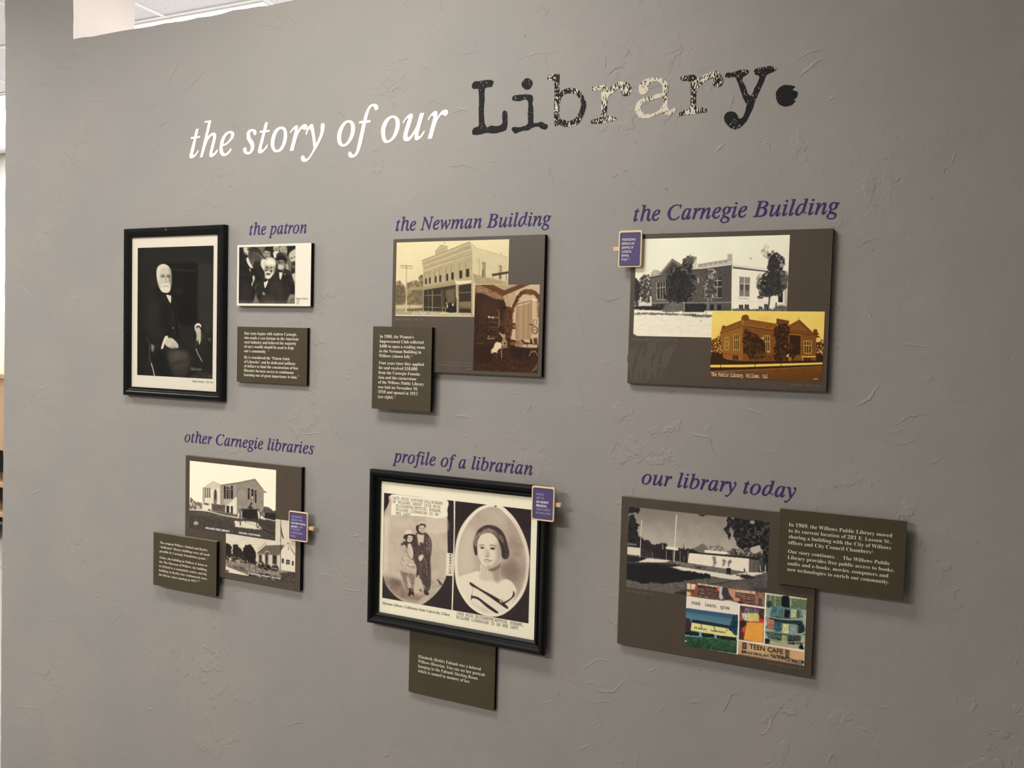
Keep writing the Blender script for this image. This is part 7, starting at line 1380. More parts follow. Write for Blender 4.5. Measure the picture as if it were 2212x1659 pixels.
# ------------------------------------------------------------------ plaster wall material
def plaster(name,col):
    m=bpy.data.materials.new(name);m.use_nodes=True;nt=m.node_tree;N=nt.nodes.new;L=nt.links.new;b=nt.nodes['Principled BSDF']
    b.inputs['Roughness'].default_value=.62;b.inputs['Specular IOR Level'].default_value=.3
    tc=N('ShaderNodeNewGeometry');P=tc.outputs['Position']
    def noise(sc,det=2,src=P,dist=0,rough=.5,stretch=None):
        n=N('ShaderNodeTexNoise');n.inputs['Scale'].default_value=sc;n.inputs['Detail'].default_value=det;n.inputs['Roughness'].default_value=rough;n.inputs['Distortion'].default_value=dist
        if stretch:
            mp=N('ShaderNodeMapping');mp.inputs['Scale'].default_value=stretch[0];mp.inputs['Rotation'].default_value=(0,stretch[1],0);L(src,mp.inputs[0]);src=mp.outputs[0]
        L(src,n.inputs['Vector']);return n.outputs[0]
    def mr(x,a,b_,c=0,d=1,sm=True):
        n=N('ShaderNodeMapRange');n.interpolation_type='SMOOTHSTEP' if sm else 'LINEAR'
        for i,vv in enumerate((a,b_,c,d)):n.inputs[1+i].default_value=vv
        L(x,n.inputs[0]);return n.outputs[0]
    def ma(op,x,y):
        n=N('ShaderNodeMath');n.operation=op
        for i,vv in enumerate((x,y)):
            if isinstance(vv,(int,float)):n.inputs[i].default_value=vv
            else:L(vv,n.inputs[i])
        return n.outputs[0]
    # plateaus of trowelled mud with crisp torn edges, in patches
    pl=mr(noise(7,6,dist=.15,rough=.6),.55,.572)
    pl2=mr(noise(17,4,dist=.2,rough=.6,stretch=((1,1,.6),.5)),.62,.64)
    pm=mr(noise(2.6,3),.50,.60)
    pits=mr(noise(48,3,dist=.6),.70,.74)
    pitm=mr(noise(4.0,2),.5,.62)
    scr=mr(noise(16,3,dist=.1,stretch=((1,1,.16),-.65)),.69,.71)
    scm=mr(noise(3.1,1),.55,.66)
    roll=noise(260,2);und=noise(3,3);und2=noise(9,2)
    h=ma('MULTIPLY',ma('MULTIPLY',pl,pm),.42);h=ma('ADD',h,ma('MULTIPLY',ma('MULTIPLY',pl2,pm),.38))
    h=ma('SUBTRACT',h,ma('MULTIPLY',ma('MULTIPLY',pits,pitm),.8));h=ma('SUBTRACT',h,ma('MULTIPLY',ma('MULTIPLY',scr,scm),.6))
    h=ma('ADD',h,ma('ADD',ma('MULTIPLY',roll,.14),ma('MULTIPLY',noise(95,2),.22)));h=ma('ADD',h,ma('MULTIPLY',und,3.0));h=ma('ADD',h,ma('MULTIPLY',und2,.9))
    bp=N('ShaderNodeBump');bp.inputs['Strength'].default_value=1;bp.inputs['Distance'].default_value=.0017;L(h,bp.inputs['Height']);L(bp.outputs[0],b.inputs['Normal'])
    # slight unevenness of the paint itself
    mx=N('ShaderNodeMix');mx.data_type='RGBA';mx.inputs['A'].default_value=(*[c*.965 for c in col],1);mx.inputs['B'].default_value=(col[0]*1.05,col[1]*1.015,col[2]*1.0,1);L(mr(noise(2.6,4),.35,.65),mx.inputs['Factor']);L(mx.outputs['Result'],b.inputs['Base Color'])
    return m
WALL=(.280,.266,.247)
M_wall=plaster('taupe_plaster_paint',WALL);M_wall_lit=plaster('taupe_plaster_paint_lit',(.72,.64,.59))  # column side: same wall paint, lightened in colour for light from beyond
M_cream=mat('cream_wall_paint',(.78,.76,.70),.7)
M_black=mat('black_foam_edge',(.008,.008,.008),.7,.1)
# ------------------------------------------------------------------ the room
WL=-3.155;NX=-2.775;ZT=1.052+EYE;TH=.27
def poly_extrude(name,pts,y0,y1,mats,parent=None,side=0):
    b=MB();n=len(pts);F=[(x,y0,z) for x,z in pts];B=[(x,y1,z) for x,z in pts]
    tri=tessellate_polygon([[Vector((x,z,0)) for x,z in pts]])
    b.add(F,[(t[0],t[1],t[2]) for t in tri],0);b.add(B,[(t[2],t[1],t[0]) for t in tri],0)
    for i in range(n):
        j=(i+1)%n;b.add([F[i],F[j],B[j],B[i]],[(0,1,2,3)],side if not isinstance(side,dict) else side.get(i,0))
    o=b.build(name,mats,parent);bm_fix(o);return o
def bm_fix(o):
    import bmesh
    bm=bmesh.new();bm.from_mesh(o.data);bmesh.ops.remove_doubles(bm,verts=bm.verts,dist=1e-5);bmesh.ops.recalc_face_normals(bm,faces=bm.faces);bm.to_mesh(o.data);bm.free()
rw=random.Random(3)
edge=[];z=0
while z<ZC:
    edge.append((WL-.012*math.cos(z*1.3)+.0015*rw.uniform(-1,1)-.018*(1-z/ZC),z));z+=.035
top=[];x=NX
while x<3.2:
    top.append((x,ZT+.0035*rw.uniform(-1,1)+.0015*math.sin(x*9)));x+=.05
notch=[(NX+.002*rw.uniform(-1,1),ZT+.02+k*.03) for k in range(11)][::-1]
outline=edge+[(WL,ZC),(NX,ZC)]+notch+top+[(3.2,ZT),(3.2,0)]
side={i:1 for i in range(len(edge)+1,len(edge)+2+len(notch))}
wall=poly_extrude('wall_front',outline,0,TH,[M_wall,M_wall_lit],side=side);wall['kind']='structure'
# trowel ridges standing proud of the plaster
b=MB();rr=random.Random(11)
for L in RIDGES:
    P=[np.array(q,float)*1e-4 for q in L];Q=[]
    for i in range(len(P)-1):
        n=max(2,int(np.linalg.norm(P[i+1]-P[i])/.006))
        for k in range(n):Q.append(P[i]+(P[i+1]-P[i])*k/n)
    Q.append(P[-1]);n=len(Q)
    if n<3:continue
    Q=[q+np.array([rr.uniform(-1,1),rr.uniform(-1,1)])*.0012 for q in Q]
    hh=rr.uniform(.0006,.0013);ww=rr.uniform(.0014,.003);V=[]
    sgn=rr.choice((-1,1))
    for i,q in enumerate(Q):
        d=Q[min(i+1,n-1)]-Q[max(i-1,0)];d/=np.linalg.norm(d)+1e-9;nn=np.array([-d[1],d[0]])*sgn;t=math.sin(math.pi*(i+.3)/(n-.4))**.5*rr.uniform(.65,1.1)
        for off,hy in ((-ww*.5,0),(0,hh*t),(ww*.5,hh*t*.7),(ww*3.5,0)):V.append((q[0]+nn[0]*off*t,-hy if hy else .0002,q[1]+EYE+nn[1]*off*t))
    b.add(V,[(4*i+k,4*i+4+k,4*i+5+k,4*i+1+k) for i in range(n-1) for k in range(3)])
o=b.build('trowel_ridges',M_wall,wall,smooth=True);o['kind']='stuff'
# floor, far walls, ceiling
XL,XR,YB,YF=-9.0,3.2,-5.2,2.85
M_right=mat('grey_side_wall_paint',(.20,.19,.17),.8)
M_carpet=mat('grey_brown_carpet',(.24,.22,.195),.95,.1,bump=(300,.4,.003),noise=(40,.15))
b=MB();b.box(XL,XR,YB,YF,-.1,0);o=b.build('floor',M_carpet);o['kind']='structure'
b=MB();b.box(XL-.15,XL,YB,YF,0,ZC+.3);o=b.build('wall_left',M_cream);o['kind']='structure'
b=MB();b.box(XR,XR+.15,YB,YF,0,ZC+.3);o=b.build('wall_right',M_right);o['kind']='structure'
b=MB();b.box(XL,XR,YF,YF+.15,0,ZC+.3);o=b.build('wall_back',M_cream);o['kind']='structure'
b=MB();b.box(XL,XR,YB-.15,YB,0,ZC+.3);o=b.build('wall_rear',mat('rear_wall_paint',(.20,.19,.17),.8));o['kind']='structure'
M_tile=bpy.data.materials.new('mineral_fibre_tile');M_tile.use_nodes=True
def _tile():
    nt=M_tile.node_tree;b=nt.nodes['Principled BSDF'];N=nt.nodes.new;L=nt.links.new;g=N('ShaderNodeNewGeometry');b.inputs['Roughness'].default_value=.9
    n=N('ShaderNodeTexNoise');n.inputs['Scale'].default_value=95;n.inputs['Detail'].default_value=2;n.inputs['Distortion'].default_value=.4;L(g.outputs['Position'],n.inputs[0])
    r=N('ShaderNodeMapRange');r.inputs[1].default_value=.665;r.inputs[2].default_value=.70;L(n.outputs[0],r.inputs[0])
    mx=N('ShaderNodeMix');mx.data_type='RGBA';mx.inputs['A'].default_value=(.80,.80,.86,1);mx.inputs['B'].default_value=(.42,.42,.46,1);L(r.outputs[0],mx.inputs['Factor']);L(mx.outputs['Result'],b.inputs['Base Color'])
_tile()
M_tee=mat('white_enamel',(.9,.9,.9),.4)
b=MB();b.box(XL,XR,YB,YF,ZC+.05,ZC+.3);ceil=b.build('ceiling',M_cream);ceil['kind']='structure'
GX,GY=-3.355,.962  # one crossing of the tee grid
TROFF=[(2,-4,2,1,'ceiling light panel in front of the display wall, nearest the wall title'),(-3,-4,2,1,'ceiling light panel in front of the wall, beyond its left end'),(1,-9,2,1,'ceiling light panel behind the viewer, right one of the rear pair'),(-1,-9,2,1,'ceiling light panel behind the viewer, left one of the rear pair'),(4,0,2,1,'unseen ceiling light panel added behind the display wall to brighten the column side'),(-1,0,2,1,'ceiling light panel over the wall top, beyond the pale column side'),(-6,1,3,2,'wide glowing ceiling light panel beside the left end of the wall')]  # panel behind the display wall is added and unseen, lights the column side
nx0,nx1=math.ceil((XL-GX)/.61),math.floor((XR-GX)/.61);ny0,ny1=math.ceil((YB-GY)/.61),math.floor((YF-GY)/.61)
tb=MB();tb.box(.012,.598,.012,.598,ZC+.004,ZC+.02);tile=tb.build('ceiling_tile',M_tile,ceil);tile0=tile;first=True
cells=set()
for (cx,cy,nx,ny,_) in TROFF:
    for a in range(nx):
        for c in range(ny):cells.add((cx+a,cy+c))
for i in range(nx0,nx1):
    for j in range(ny0,ny1):
        if (i,j) in cells:continue
        if first:o=tile0;first=False
        else:o=tile0.copy();COL.objects.link(o)
        o.location=(GX+.61*i,GY+.61*j,0)
for j in range(ny0,ny1+1):
    b=MB();y=GY+.61*j;b.box(XL,XR,y-.012,y+.012,ZC-.002,ZC+.004);b.build('ceiling_tee',M_tee,ceil)
for i in range(nx0,nx1+1):
    b=MB();x=GX+.61*i;b.box(x-.012,x+.012,YB,YF,ZC-.0015,ZC+.0035);b.build('ceiling_tee',M_tee,ceil)
M_lens=mat('fluorescent_lens',(.9,.9,.9),.5,emit=(.86,.93,1,4));M_steel=mat('troffer_enamel',(.85,.86,.88),.4)
for (cx,cy,nx,ny,lab) in TROFF:
    x0,y0=GX+.61*cx,GY+.61*cy;x1,y1=x0+.61*nx,y0+.61*ny
    t=thing('ceiling_light',lab,'ceiling light',((x0+x1)/2,(y0+y1)/2,ZC),'fluorescent ceiling panels');g=t.location
    b=MB()
    for q in ((x0+.012,x1-.012,y0+.012,y0+.024),(x0+.012,x1-.012,y1-.024,y1-.012),(x0+.012,x0+.024,y0+.024,y1-.024),(x1-.024,x1-.012,y0+.024,y1-.024)):b.box(q[0],q[1],q[2],q[3],ZC-.006,ZC+.03)
    b.build('light_frame',M_steel,t,g)
    b=MB();b.box(x0+.024,x1-.024,y0+.024,y1-.024,ZC+.001,ZC+.012);b.build('diffuser',M_lens,t,g)
# low bookcase at the far end, seen past the wall's left edge
M_oak=mat('oak_veneer',(.55,.36,.20),.5,.3,noise=(18,.12,(1,1,.1)));M_dark=mat('dark_shelf_back',(.05,.045,.04),.8)
fy=2.45
t=thing('bookcase','low light-oak bookcase with dark lower shelves beyond the left end of the wall','bookcase',(-7.1,fy+.2,0));g=t.location
for nm,q in (('side_panel',(-8.2,-8.17,fy,fy+.4,0,1.36)),('side_panel',(-6.0,-5.97,fy,fy+.4,0,1.36)),('bookcase_top',(-8.22,-5.95,fy-.02,fy+.4,1.36,1.395)),('front_panel',(-8.17,-6.0,fy,fy+.03,.76,1.36)),('shelf',(-8.17,-6.0,fy,fy+.4,.45,.48)),('shelf',(-8.17,-6.0,fy,fy+.4,.20,.23))):
    b=MB();b.box(*q);b.build(nm,M_oak,t,g)
b=MB();b.box(-8.17,-6.0,fy+.38,fy+.4,.03,.76);b.build('back_panel',M_dark,t,g)
# ------------------------------------------------------------------ headings: vinyl letters on the plaster
COLS={'white':(.93,.90,.78),'cream':(.80,.74,.60),'paper':(.80,.78,.80),'lilac':(.42,.38,.52),'ink':(.10,.085,.07),'greyink':(.34,.30,.25),'grey':(.20,.175,.155),'brown':(.07,.04,.025)}
def ink(k):return mat('ink_'+k,COLS[k],.6,.12)
M_purple=mat('purple_vinyl',(.045,.026,.118),.55,.15,noise=(130,.35))
def worn(name,t,speck=(.66,.585,.47)):
    m=bpy.data.materials.new(name);m.use_nodes=True;nt=m.node_tree;b=nt.nodes['Principled BSDF'];N=nt.nodes.new;L=nt.links.new;b.inputs['Roughness'].default_value=.6;b.inputs['Specular IOR Level'].default_value=.1
    g=N('ShaderNodeNewGeometry');mp=N('ShaderNodeMapping');mp.inputs['Scale'].default_value=(1,1,.42);mp.inputs['Rotation'].default_value=(0,-.25,0);L(g.outputs['Position'],mp.inputs[0])
    n=N('ShaderNodeTexNoise');n.inputs['Scale'].default_value=330;n.inputs['Detail'].default_value=3;L(mp.outputs[0],n.inputs[0])
    n2=N('ShaderNodeTexNoise');n2.inputs['Scale'].default_value=22;n2.inputs['Detail'].default_value=2;L(g.outputs['Position'],n2.inputs[0])
    a=N('ShaderNodeMath');a.operation='MULTIPLY_ADD';a.inputs[1].default_value=.55;L(n2.outputs[0],a.inputs[0]);L(n.outputs[0],a.inputs[2])
    r=N('ShaderNodeMapRange');r.inputs[1].default_value=t-.012;r.inputs[2].default_value=t+.012;L(a.outputs[0],r.inputs[0])
    mx=N('ShaderNodeMix');mx.data_type='RGBA';mx.inputs['A'].default_value=(.014,.014,.014,1);mx.inputs['B'].default_value=(*speck,1);L(r.outputs[0],mx.inputs['Factor']);L(mx.outputs['Result'],b.inputs['Base Color']);return m
WM={'white':ink('white'),'b0':worn('black_print',1.0),'b1':worn('black_print_specked',.93),'b2':worn('black_print_scuffed',.88),'b5':worn('black_print_half_worn',.80),'b9':worn('black_print_mostly_worn',.675)}
WL_={'white':'cream italic lettering reading the story of our, left of the typewriter word','black':'big black typewriter word Library with worn pale middle letters and full stop'}
TW=thing('wall_title',WL_['white'],'lettering',(-1.6,-.0006,.66+EYE));TB=thing('wall_title',WL_['black'],'lettering',(-.6,-.0006,.72+EYE))
for ch,kind,loops in GLYPHS:
    par=TW if kind=='white' else TB;L=[smooth_loop(l) for l in loops]
    if kind!='white':
        rg=random.Random(len(L[0])+ord(ch[0]));L=[[p+np.array([rg.uniform(-1,1),rg.uniform(-1,1)])*.0006 for p in l] for l in L]
    flat=[p for l in L for p in l];tri=tessellate_polygon([[Vector((p[0],p[1],0)) for p in l] for l in L])
    V=[(p[0],-.0008,p[1]+EYE) for p in flat]
    b=MB();b.add(V,[tuple(t) for t in tri]);b.build('full_stop' if ch=='full_stop' else ('letter_dot' if ch=='idot' else 'letter'),WM[kind],par,par.location)
HL={'patron':'purple italic heading the patron, smallest heading, above the photo of men in hats','newman':'purple italic heading the Newman Building, above the board with the two-storey shop block','carn':'purple italic heading the Carnegie Building, scuffed letters, above the widest top-right board','other':'purple italic heading other Carnegie libraries, above the lower left board','profile':'purple italic heading profile of a librarian, above the wide black frame','today':'purple italic heading our library today, above the lower right board'}
def heading(key,s,x0,x1,zb,hgt):
    zb+=EYE;st='ital';off=.009
    th=thing('wall_heading',HL[key],'lettering',((x0+x1)/2,-.0006,zb),'purple headings on the wall')
    asc=glyph('h',st,0,6)[0][:,1].max();sz=hgt/asc
    g0=glyph(s[0],st,off,6);g1=glyph(s[-1],st,off,6);sp=.03
    adv=lambda c:glyph(c,st,off,6)[2]+sp-(.03 if c==' ' else 0)
    nat=sum(adv(c) for c in s[:-1])+g1[0][:,0].max()-g0[0][:,0].min();xs=(x1-x0)/nat
    px=x0-g0[0][:,0].min()*xs
    for c in s:
        v,f,a=glyph(c,st,off,6)
        if len(v):
            up=v[:,1]*sz
            xh=.45;yy=v[:,1];up=sz*np.where(yy<=0,yy,np.where(yy<xh,yy*XH,xh*XH+(yy-xh)*(asc-xh*XH)/(asc-xh)))  # taller x-height than the built-in italic
            me=bpy.data.meshes.new('letter');me.from_pydata(np.stack([px+v[:,0]*xs-th.location.x,np.full(len(v),-.0002),up],1).tolist(),[],f);me.materials.append(M_purple);me.update();link('letter',me,th)
        px+=adv(c)*xs
XH=1.1
for h in HEADINGS:heading(*h)
# ------------------------------------------------------------------ boards
M_brown=None
def board_mat(name,c1,c2):
    m=bpy.data.materials.new(name);m.use_nodes=True;nt=m.node_tree;b=nt.nodes['Principled BSDF'];N=nt.nodes.new;L=nt.links.new;b.inputs['Roughness'].default_value=.38;b.inputs['Specular IOR Level'].default_value=.3
    g=N('ShaderNodeNewGeometry');mp=N('ShaderNodeMapping');mp.inputs['Scale'].default_value=(1,1,.22);L(g.outputs['Position'],mp.inputs[0])
    n=N('ShaderNodeTexNoise');n.inputs['Scale'].default_value=24;n.inputs['Detail'].default_value=5;n.inputs['Distortion'].default_value=.4;L(mp.outputs[0],n.inputs[0])
    mx=N('ShaderNodeMix');mx.data_type='RGBA';mx.inputs['A'].default_value=(*c1,1);mx.inputs['B'].default_value=(*c2,1);L(n.outputs[0],mx.inputs['Factor']);L(mx.outputs['Result'],b.inputs['Base Color']);return m
M_brown=board_mat('brown_laminate',(.064,.047,.033),(.086,.063,.045));M_olive=board_mat('olive_brown_laminate',(.050,.039,.021),(.069,.053,.030))
EPR={'portrait_ph': 1.3, 'patron_ph': 1.45, 'newman_a': 1.25, 'newman_b': 1.2, 'carn_a': 0.86, 'carn_b': 0.82, 'orland_a': 1.02, 'orland_b': 1.0, 'eub_ph': 0.92, 'today_a': 0.9, 'today_b': 0.85}
PANELS={
'patron':('photo_panel','small white photo panel with old men in hats, right of the tall black frame','photo panel',None,(-1.9837,-1.6862,0.0975,0.2945),0,.016,'white',[('patron_ph',(-1.9749,-1.7469,0.1059,0.2874),.0163)]),
'text1':('text_panel','dark brown text panel under the photo of men in hats, right of the tall frame','text panel','brown text panels',(-1.9828,-1.6987,-0.1501,0.0304),0,.013,'olive',[]),
'newman':('photo_panel','brown photo board with two-storey shop block and reading room pictures, upper middle','photo panel','brown photo boards',(-1.3865,-0.8996,-0.0913,0.2977),0,.016,'brown',[('newman_a',(-1.3740,-1.0074,0.0716,0.2875),.0163),('newman_b',(-1.1103,-0.9112,-0.0807,0.1618),.0166)]),
'text2':('text_panel','tall narrow brown text panel overlapping lower left corner of the upper middle board','text panel','brown text panels',(-1.4433,-1.2398,-0.2071,0.0391),.0162,.0292,'olive',[]),
'carn':('photo_panel','brown photo board with tree-fronted brick library and amber postcard, upper right','photo panel','brown photo boards',(-0.6552,-0.1628,-0.0971,0.2906),0,.016,'brown',[('carn_a',(-0.6426,-0.2608,0.0270,0.2779),.0163),('carn_b',(-0.4396,-0.1739,-0.0739,0.0941),.0166)]),
'orland':('photo_panel','brown photo board with gabled library and flagpole pictures, lower left','photo panel','brown photo boards',(-2.2009,-1.7109,-0.8069,-0.4098),0,.016,'brown',[('orland_b',(-2.0187,-1.7309,-0.7864,-0.5854),.0163),('orland_a',(-2.1810,-1.8119,-0.6561,-0.4269),.0166)]),
'text3':('text_panel','brown text panel overlapping lower left corner of the lower left board','text panel','brown text panels',(-2.3337,-2.0467,-0.8715,-0.6861),.0162,.0292,'olive',[]),
'text4':('text_panel','brown text panel tucked behind the lower edge of the wide black frame','text panel','brown text panels',(-1.3043,-1.0185,-1.0520,-0.8420),0,.013,'olive',[]),
'today':('photo_panel','brown photo board with low white building and colour picture collage, lower right','photo panel','brown photo boards',(-0.6597,-0.1683,-0.7929,-0.3968),0,.016,'brown',[('today_a',(-0.6394,-0.2803,-0.6368,-0.4224),.0163),('today_b',(-0.4785,-0.1861,-0.7661,-0.5997),.0166)]),
'text5':('text_panel','brown text panel overlapping upper right corner of the lower right board','text panel','brown text panels',(-0.2560,0.0252,-0.5693,-0.3851),.0162,.0292,'olive',[]),
}
BOARDS={}
for key,(nm,lab,cat,grp,rect,y1,y0,mk,prints) in PANELS.items():
    x0,x1,z0,z1=rect;z0+=EYE;z1+=EYE
    t=thing(nm,lab,cat,((x0+x1)/2,-y1,(z0+z1)/2),grp);BOARDS[key]=t
    b=MB();b.box(x0,x1,-y0,-y1,z0,z1,0,bev=.0007);b.build('panel_board',[{'brown':M_brown,'olive':M_olive,'white':mat('white_photo_paper',(.72,.66,.55),.35,.3)}[mk],M_black,mat('laminate_edge',(.17,.145,.115),.5)],t,t.location)
    for pn,rc,dep in prints: BOARDS[pn]=build_print(pn,ART[pn],rc,dep,EPR[pn],t,t.location)
# frames
def frame(key,nm,lab,inner,prof,member,yb,matte_y,prints,glass_y,mm):
    x0,x1,z0,z1=inner;z0+=EYE;z1+=EYE
    t=thing(nm,lab,'picture frame',((x0+x1)/2,-yb,(z0+z1)/2));BOARDS[key]=t
    b=MB();n=len(prof);V=[];F=[]
    for (sx,sz) in ((-1,-1),(1,-1),(1,1),(-1,1)):
        for (o,h) in prof:V.append(((x1 if sx>0 else x0)+sx*o,-h,(z1 if sz>0 else z0)+sz*o))
    for k in range(4):
        a,c=k*n,((k+1)%4)*n
        for i in range(n):F.append((a+i,a+(i+1)%n,c+(i+1)%n,c+i))
    b.add(V,F);o=b.build('frame_moulding',M_frame,t,t.location);bm_fix(o)
    b=MB();b.box(x0-.004,x1+.004,-matte_y,-matte_y+.002,z0-.004,z1+.004);b.build('mount_paper',mm,t,t.location)
    for pn,rc,dep in prints: BOARDS[pn]=build_print(pn,ART[pn],rc,dep,EPR[pn],t,t.location)
    b=MB();b.add([(x0-.003,-glass_y,z0-.003),(x1+.003,-glass_y,z0-.003),(x1+.003,-glass_y,z1+.003),(x0-.003,-glass_y,z1+.003)],[(0,1,2,3)]);b.build('glass_pane',M_glass,t,t.location)
    return t
M_frame=mat('black_satin_moulding',(.005,.0052,.005),.34,.16,bump=(60,.15,.001))
M_glass=bpy.data.materials.new('picture_glass');M_glass.use_nodes=True
def _gl():
    nt=M_glass.node_tree;nt.nodes.clear();N=nt.nodes.new;L=nt.links.new;o=N('ShaderNodeOutputMaterial');t=N('ShaderNodeBsdfTransparent');t.inputs[0].default_value=(.985,.99,.985,1);g=N('ShaderNodeBsdfGlossy');g.inputs['Roughness'].default_value=.03;lw=N('ShaderNodeLayerWeight');lw.inputs[0].default_value=.5;pw=N('ShaderNodeMath');pw.operation='POWER';pw.inputs[1].default_value=4.5;L(lw.outputs['Facing'],pw.inputs[0]);f=N('ShaderNodeMath');f.operation='MULTIPLY_ADD';f.inputs[1].default_value=.8;f.inputs[2].default_value=.025;L(pw.outputs[0],f.inputs[0]);m=N('ShaderNodeMixShader');L(f.outputs[0],m.inputs[0]);L(t.outputs[0],m.inputs[1]);L(g.outputs[0],m.inputs[2]);L(m.outputs[0],o.inputs[0])
_gl()
PRF1=[(-.001,.0105),(-.001,.0165),(.006,.0175),(.009,.0200),(.013,.0205),(.016,.0225),(.026,.0225),(.0295,.0205),(.030,.018),(.030,0.0)]
frame('portrait','picture_frame','tall narrow black frame with portrait of a seated bearded man, far left',(-2.4629,-2.0665,-0.1887,0.3329),PRF1,.03,0,.0115,[('portrait_ph',(-2.4346,-2.0883,-0.1459,0.2962),.0119)],.0140,mat('ivory_mount',(.70,.64,.53),.5,.25))
PRF2=[(-.001,.0150),(-.001,.0215),(.003,.0235),(.006,.0255),(.008,.0245),(.0095,.0225),(.012,.0245),(.016,.0300),(.021,.0335),(.026,.0345),(.030,.0325),(.0325,.0285),(.033,.0240),(.033,.0136)]
frame('eub','picture_frame','wide black moulded frame holding two oval women portraits, bottom middle',(-1.4132,-0.8966,-0.8267,-0.4235),PRF2,.033,0,.0156,[('eub_ph',(-1.4014,-0.9181,-0.7807,-0.4606),.0161)],.0190,mat('cream_mount',(.93,.86,.66),.5,.25))
t=BOARDS['portrait'];b=MB()
b.box(-2.2945,-2.2885,-.0232,-.0226,.3512+EYE,.3562+EYE);b.build('frame_nick',mat('worn_nick',(.12,.11,.10),.6),t,t.location)

TY={'patron':.0168,'portrait':.0126,'newman':.0168,'carn':.0168,'orland':.0168,'today':.0168,'text1':.0135,'text2':.0297,'text3':.0297,'text4':.0135,'text5':.0297,'card1':.0269,'card2':.0269,'card3':.0449,'eub':.0166,'eub_ph':.0166,'carn_b':.0171,'newman_a':.0168,'orland_a':.0171,'orland_b':.0168,'today_b':.0171,'portrait_ph':.0124}


# small wooden signs clipped on with clothespins
M_wood=mat('birch_wood',(.72,.55,.34),.55,.3,noise=(60,.10,(1,1,6)));M_pin=mat('clothespin_wood',(.70,.46,.25),.6,.3,noise=(40,.15,(.3,1,4)));M_card=mat('purple_card',(.082,.058,.155),.5,.3,noise=(15,.06))
def rrect(x0,x1,z0,z1,r,n=4):
    o=[]
    for cx,cz,a0 in ((x1-r,z1-r,0),(x0+r,z1-r,90),(x0+r,z0+r,180),(x1-r,z0+r,270)):
        for k in range(n+1):
            a=math.radians(a0+90*k/n);o.append((cx+r*math.cos(a),cz+r*math.sin(a)))
    return o
def sign(key,lab,rc,mg,yb,side,pz,plen):
    x0,x1,z0,z1=rc;z0+=EYE;z1+=EYE;t=thing('clothespin_sign',lab,'sign',((x0+x1)/2,-yb,(z0+z1)/2),'purple signs clipped on with clothespins');g=t.location;BOARDS[key]=t
    o=rrect(x0,x1,z0,z1,.0055);i=rrect(x0+mg[0],x1-mg[1],z0+mg[2],z1-mg[3],.004);n=len(o);yf=yb+.0055
    V=[(a,-yb,c) for a,c in o]+[(a,-yf+.0006,c) for a,c in o]+[(a+(x0+x1-2*a)*.014,-yf,c+(z0+z1-2*c)*.01) for a,c in o]+[(a,-yf,c) for a,c in i]+[(a,-yf+.0016,c) for a,c in i]
    F=[tuple(range(n))[::-1]];
    for L in range(4):
        for k in range(n):F.append((L*n+k,L*n+(k+1)%n,(L+1)*n+(k+1)%n,(L+1)*n+k))
    b=MB();b.add(V,F);ob=b.build('sign_frame',M_wood,t,g);bm_fix(ob)
    b=MB();b.add([(a,-yf+.0014,c) for a,c in i],[tuple(range(n))]);b.build('sign_face',M_card,t,g)
    # clothespin: two tapering wooden legs and a wire spring behind the sign
    s=side;xe=(x1 if s>0 else x0);z=pz+EYE
    for k,(ya,yc) in enumerate(((yb-.0005,yb-.0045),(yb-.0065,yb-.0105))):
        x_out=xe+s*(plen if k==0 else plen*1.0);x_in=xe-s*.045;h=.0052;b=MB()
        ta,tc=(ya,yc+.0018) if k==0 else (ya-.0018,yc)
        V=[(x_in,-ya,z-h),(x_in,-yc,z-h),(x_in,-yc,z+h),(x_in,-ya,z+h),(x_out,-ta,z-h),(x_out,-tc,z-h),(x_out,-tc,z+h),(x_out,-ta,z+h)]
        b.add(V,[(0,1,2,3),(7,6,5,4),(0,4,5,1),(1,5,6,2),(2,6,7,3),(3,7,4,0)]);b.build('clothespin_leg',M_pin,t,g)
    b=MB();R=.0032;cx=xe-s*.018
    for q in range(10):
        for k in range(8):
            a=math.tau*k/8;a2=math.tau*(k+1)/8;zz=z-.0055+q*.0012
            rA,rB=R,R+.0008;V=[(cx+r_2*math.cos(aa),-(yb-.0055)+r_2*math.sin(aa),zz+dz) for r_2 in (rA,rB) for aa in (a,a2) for dz in (0,.001)]
            b.add(V,[(0,1,3,2),(4,6,7,5),(1,5,7,3),(0,2,6,4)])
    b.build('clothespin_spring',mat('spring_steel',(.5,.5,.5),.35,.5,.9),t,g)
sign('card1','purple sign in pale wood frame clipped to upper left corner of the upper right board',(-0.6868,-0.6243,0.2045,0.2993),(.0035,.0035,.0028,.0052),.0225,-1,0.2537,.0160)
sign('card2','purple sign in pale wood frame clipped to right edge of the lower left board',(-1.7497,-1.6756,-0.6438,-0.5496),(.0030,.0030,.0038,.0032),.0225,1,-0.5989,.0170)
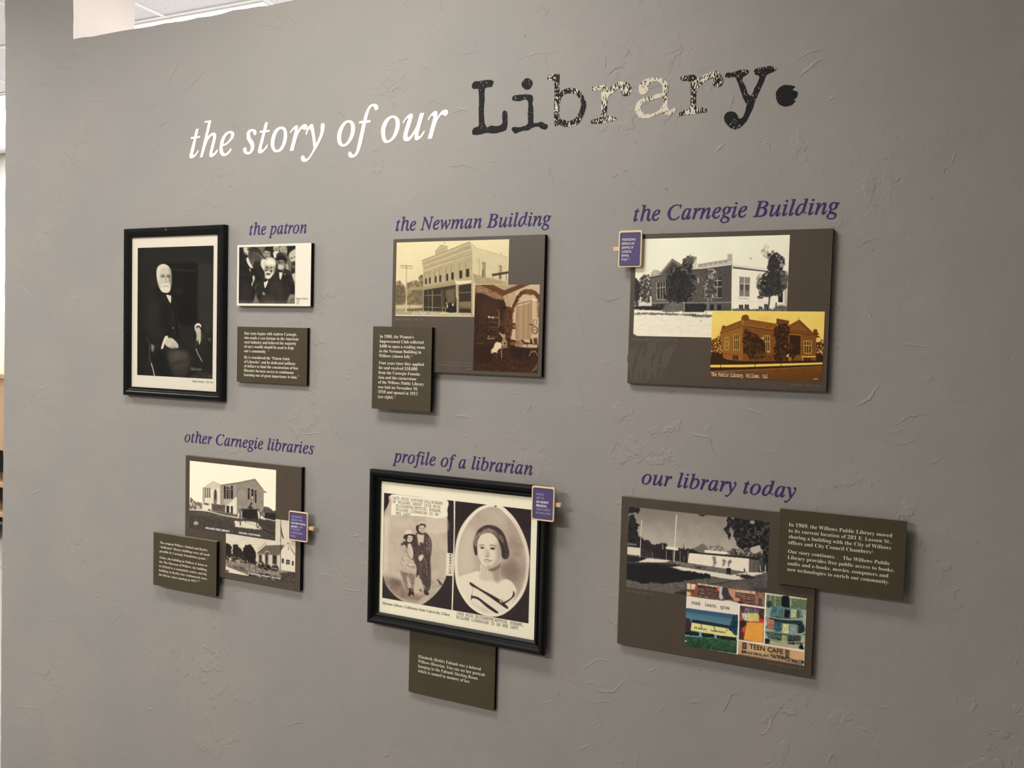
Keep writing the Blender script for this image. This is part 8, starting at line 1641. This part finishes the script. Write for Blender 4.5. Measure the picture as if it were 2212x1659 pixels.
sign('card3','purple sign in pale wood frame clipped to upper right corner of the wide black frame',(-0.9058,-0.8388,-0.4816,-0.3873),(.0035,.0035,.0040,.0045),.0405,1,-0.4344,.0150)
# faint printed wheat-leaf motif in the lower left of the upper right board
b=MB();P0=BOARDS['carn'];mo=mat('printed_leaf_tint',(.092,.070,.050),.4,.3)
for lk,(xa,za,xb,zb,w) in enumerate([(-0.6433, -0.0895, -0.6244, 0.0049, 0.006), (-0.6103, -0.0828, -0.6106, 0.0026, 0.006), (-0.6376, -0.092, -0.5853, -0.018, 0.007), (-0.6183, -0.0911, -0.5931, -0.0289, 0.006), (-0.5938, -0.0874, -0.5863, 0.0111, 0.01), (-0.5853, -0.018, -0.5783, 0.014, 0.013), (-0.6046, -0.0905, -0.5494, -0.0433, 0.006), (-0.5558, -0.0885, -0.5517, -0.054, 0.004), (-0.5568, -0.0594, -0.5245, 0.0073, 0.012), (-0.5773, -0.092, -0.5616, -0.0015, 0.006), (-0.6499, -0.0575, -0.6298, 0.0021, 0.005), (-0.6293, -0.0916, -0.6065, -0.0346, 0.006)]):
    d=np.array([xb-xa,zb-za]);L=np.linalg.norm(d);n=np.array([-d[1],d[0]])/L;V=[];m=9
    for k in range(m+1):
        tt=k/m;ww=w*math.sin(math.pi*min(1,tt*.96+.03))**.7;bend=.012*math.sin(tt*3)
        q=np.array([xa,za])+d*tt+n*bend
        for sg in (-1,1):V.append((q[0]+n[0]*ww*sg,-.01615-.00002*lk,q[1]+n[1]*ww*sg+EYE))
    b.add(V,[(2*k,2*k+1,2*k+3,2*k+2) for k in range(m)])
o=b.build('printed_leaf_motif',mo,P0,P0.location);o['kind']='stuff'

for (par,st,ck,al,lines,ref,cap,off) in TEXTS:
    ob=BOARDS[par]
    if par in ART: root=ob.parent;y=TY[par]
    else: root=ob;y=TY[par]
    text_block(ob,root.location,st,ink(ck),al,lines,ref,cap,off,-y,name='lettering')
bpy.data.objects.remove(_ob);bpy.data.curves.remove(_cu)
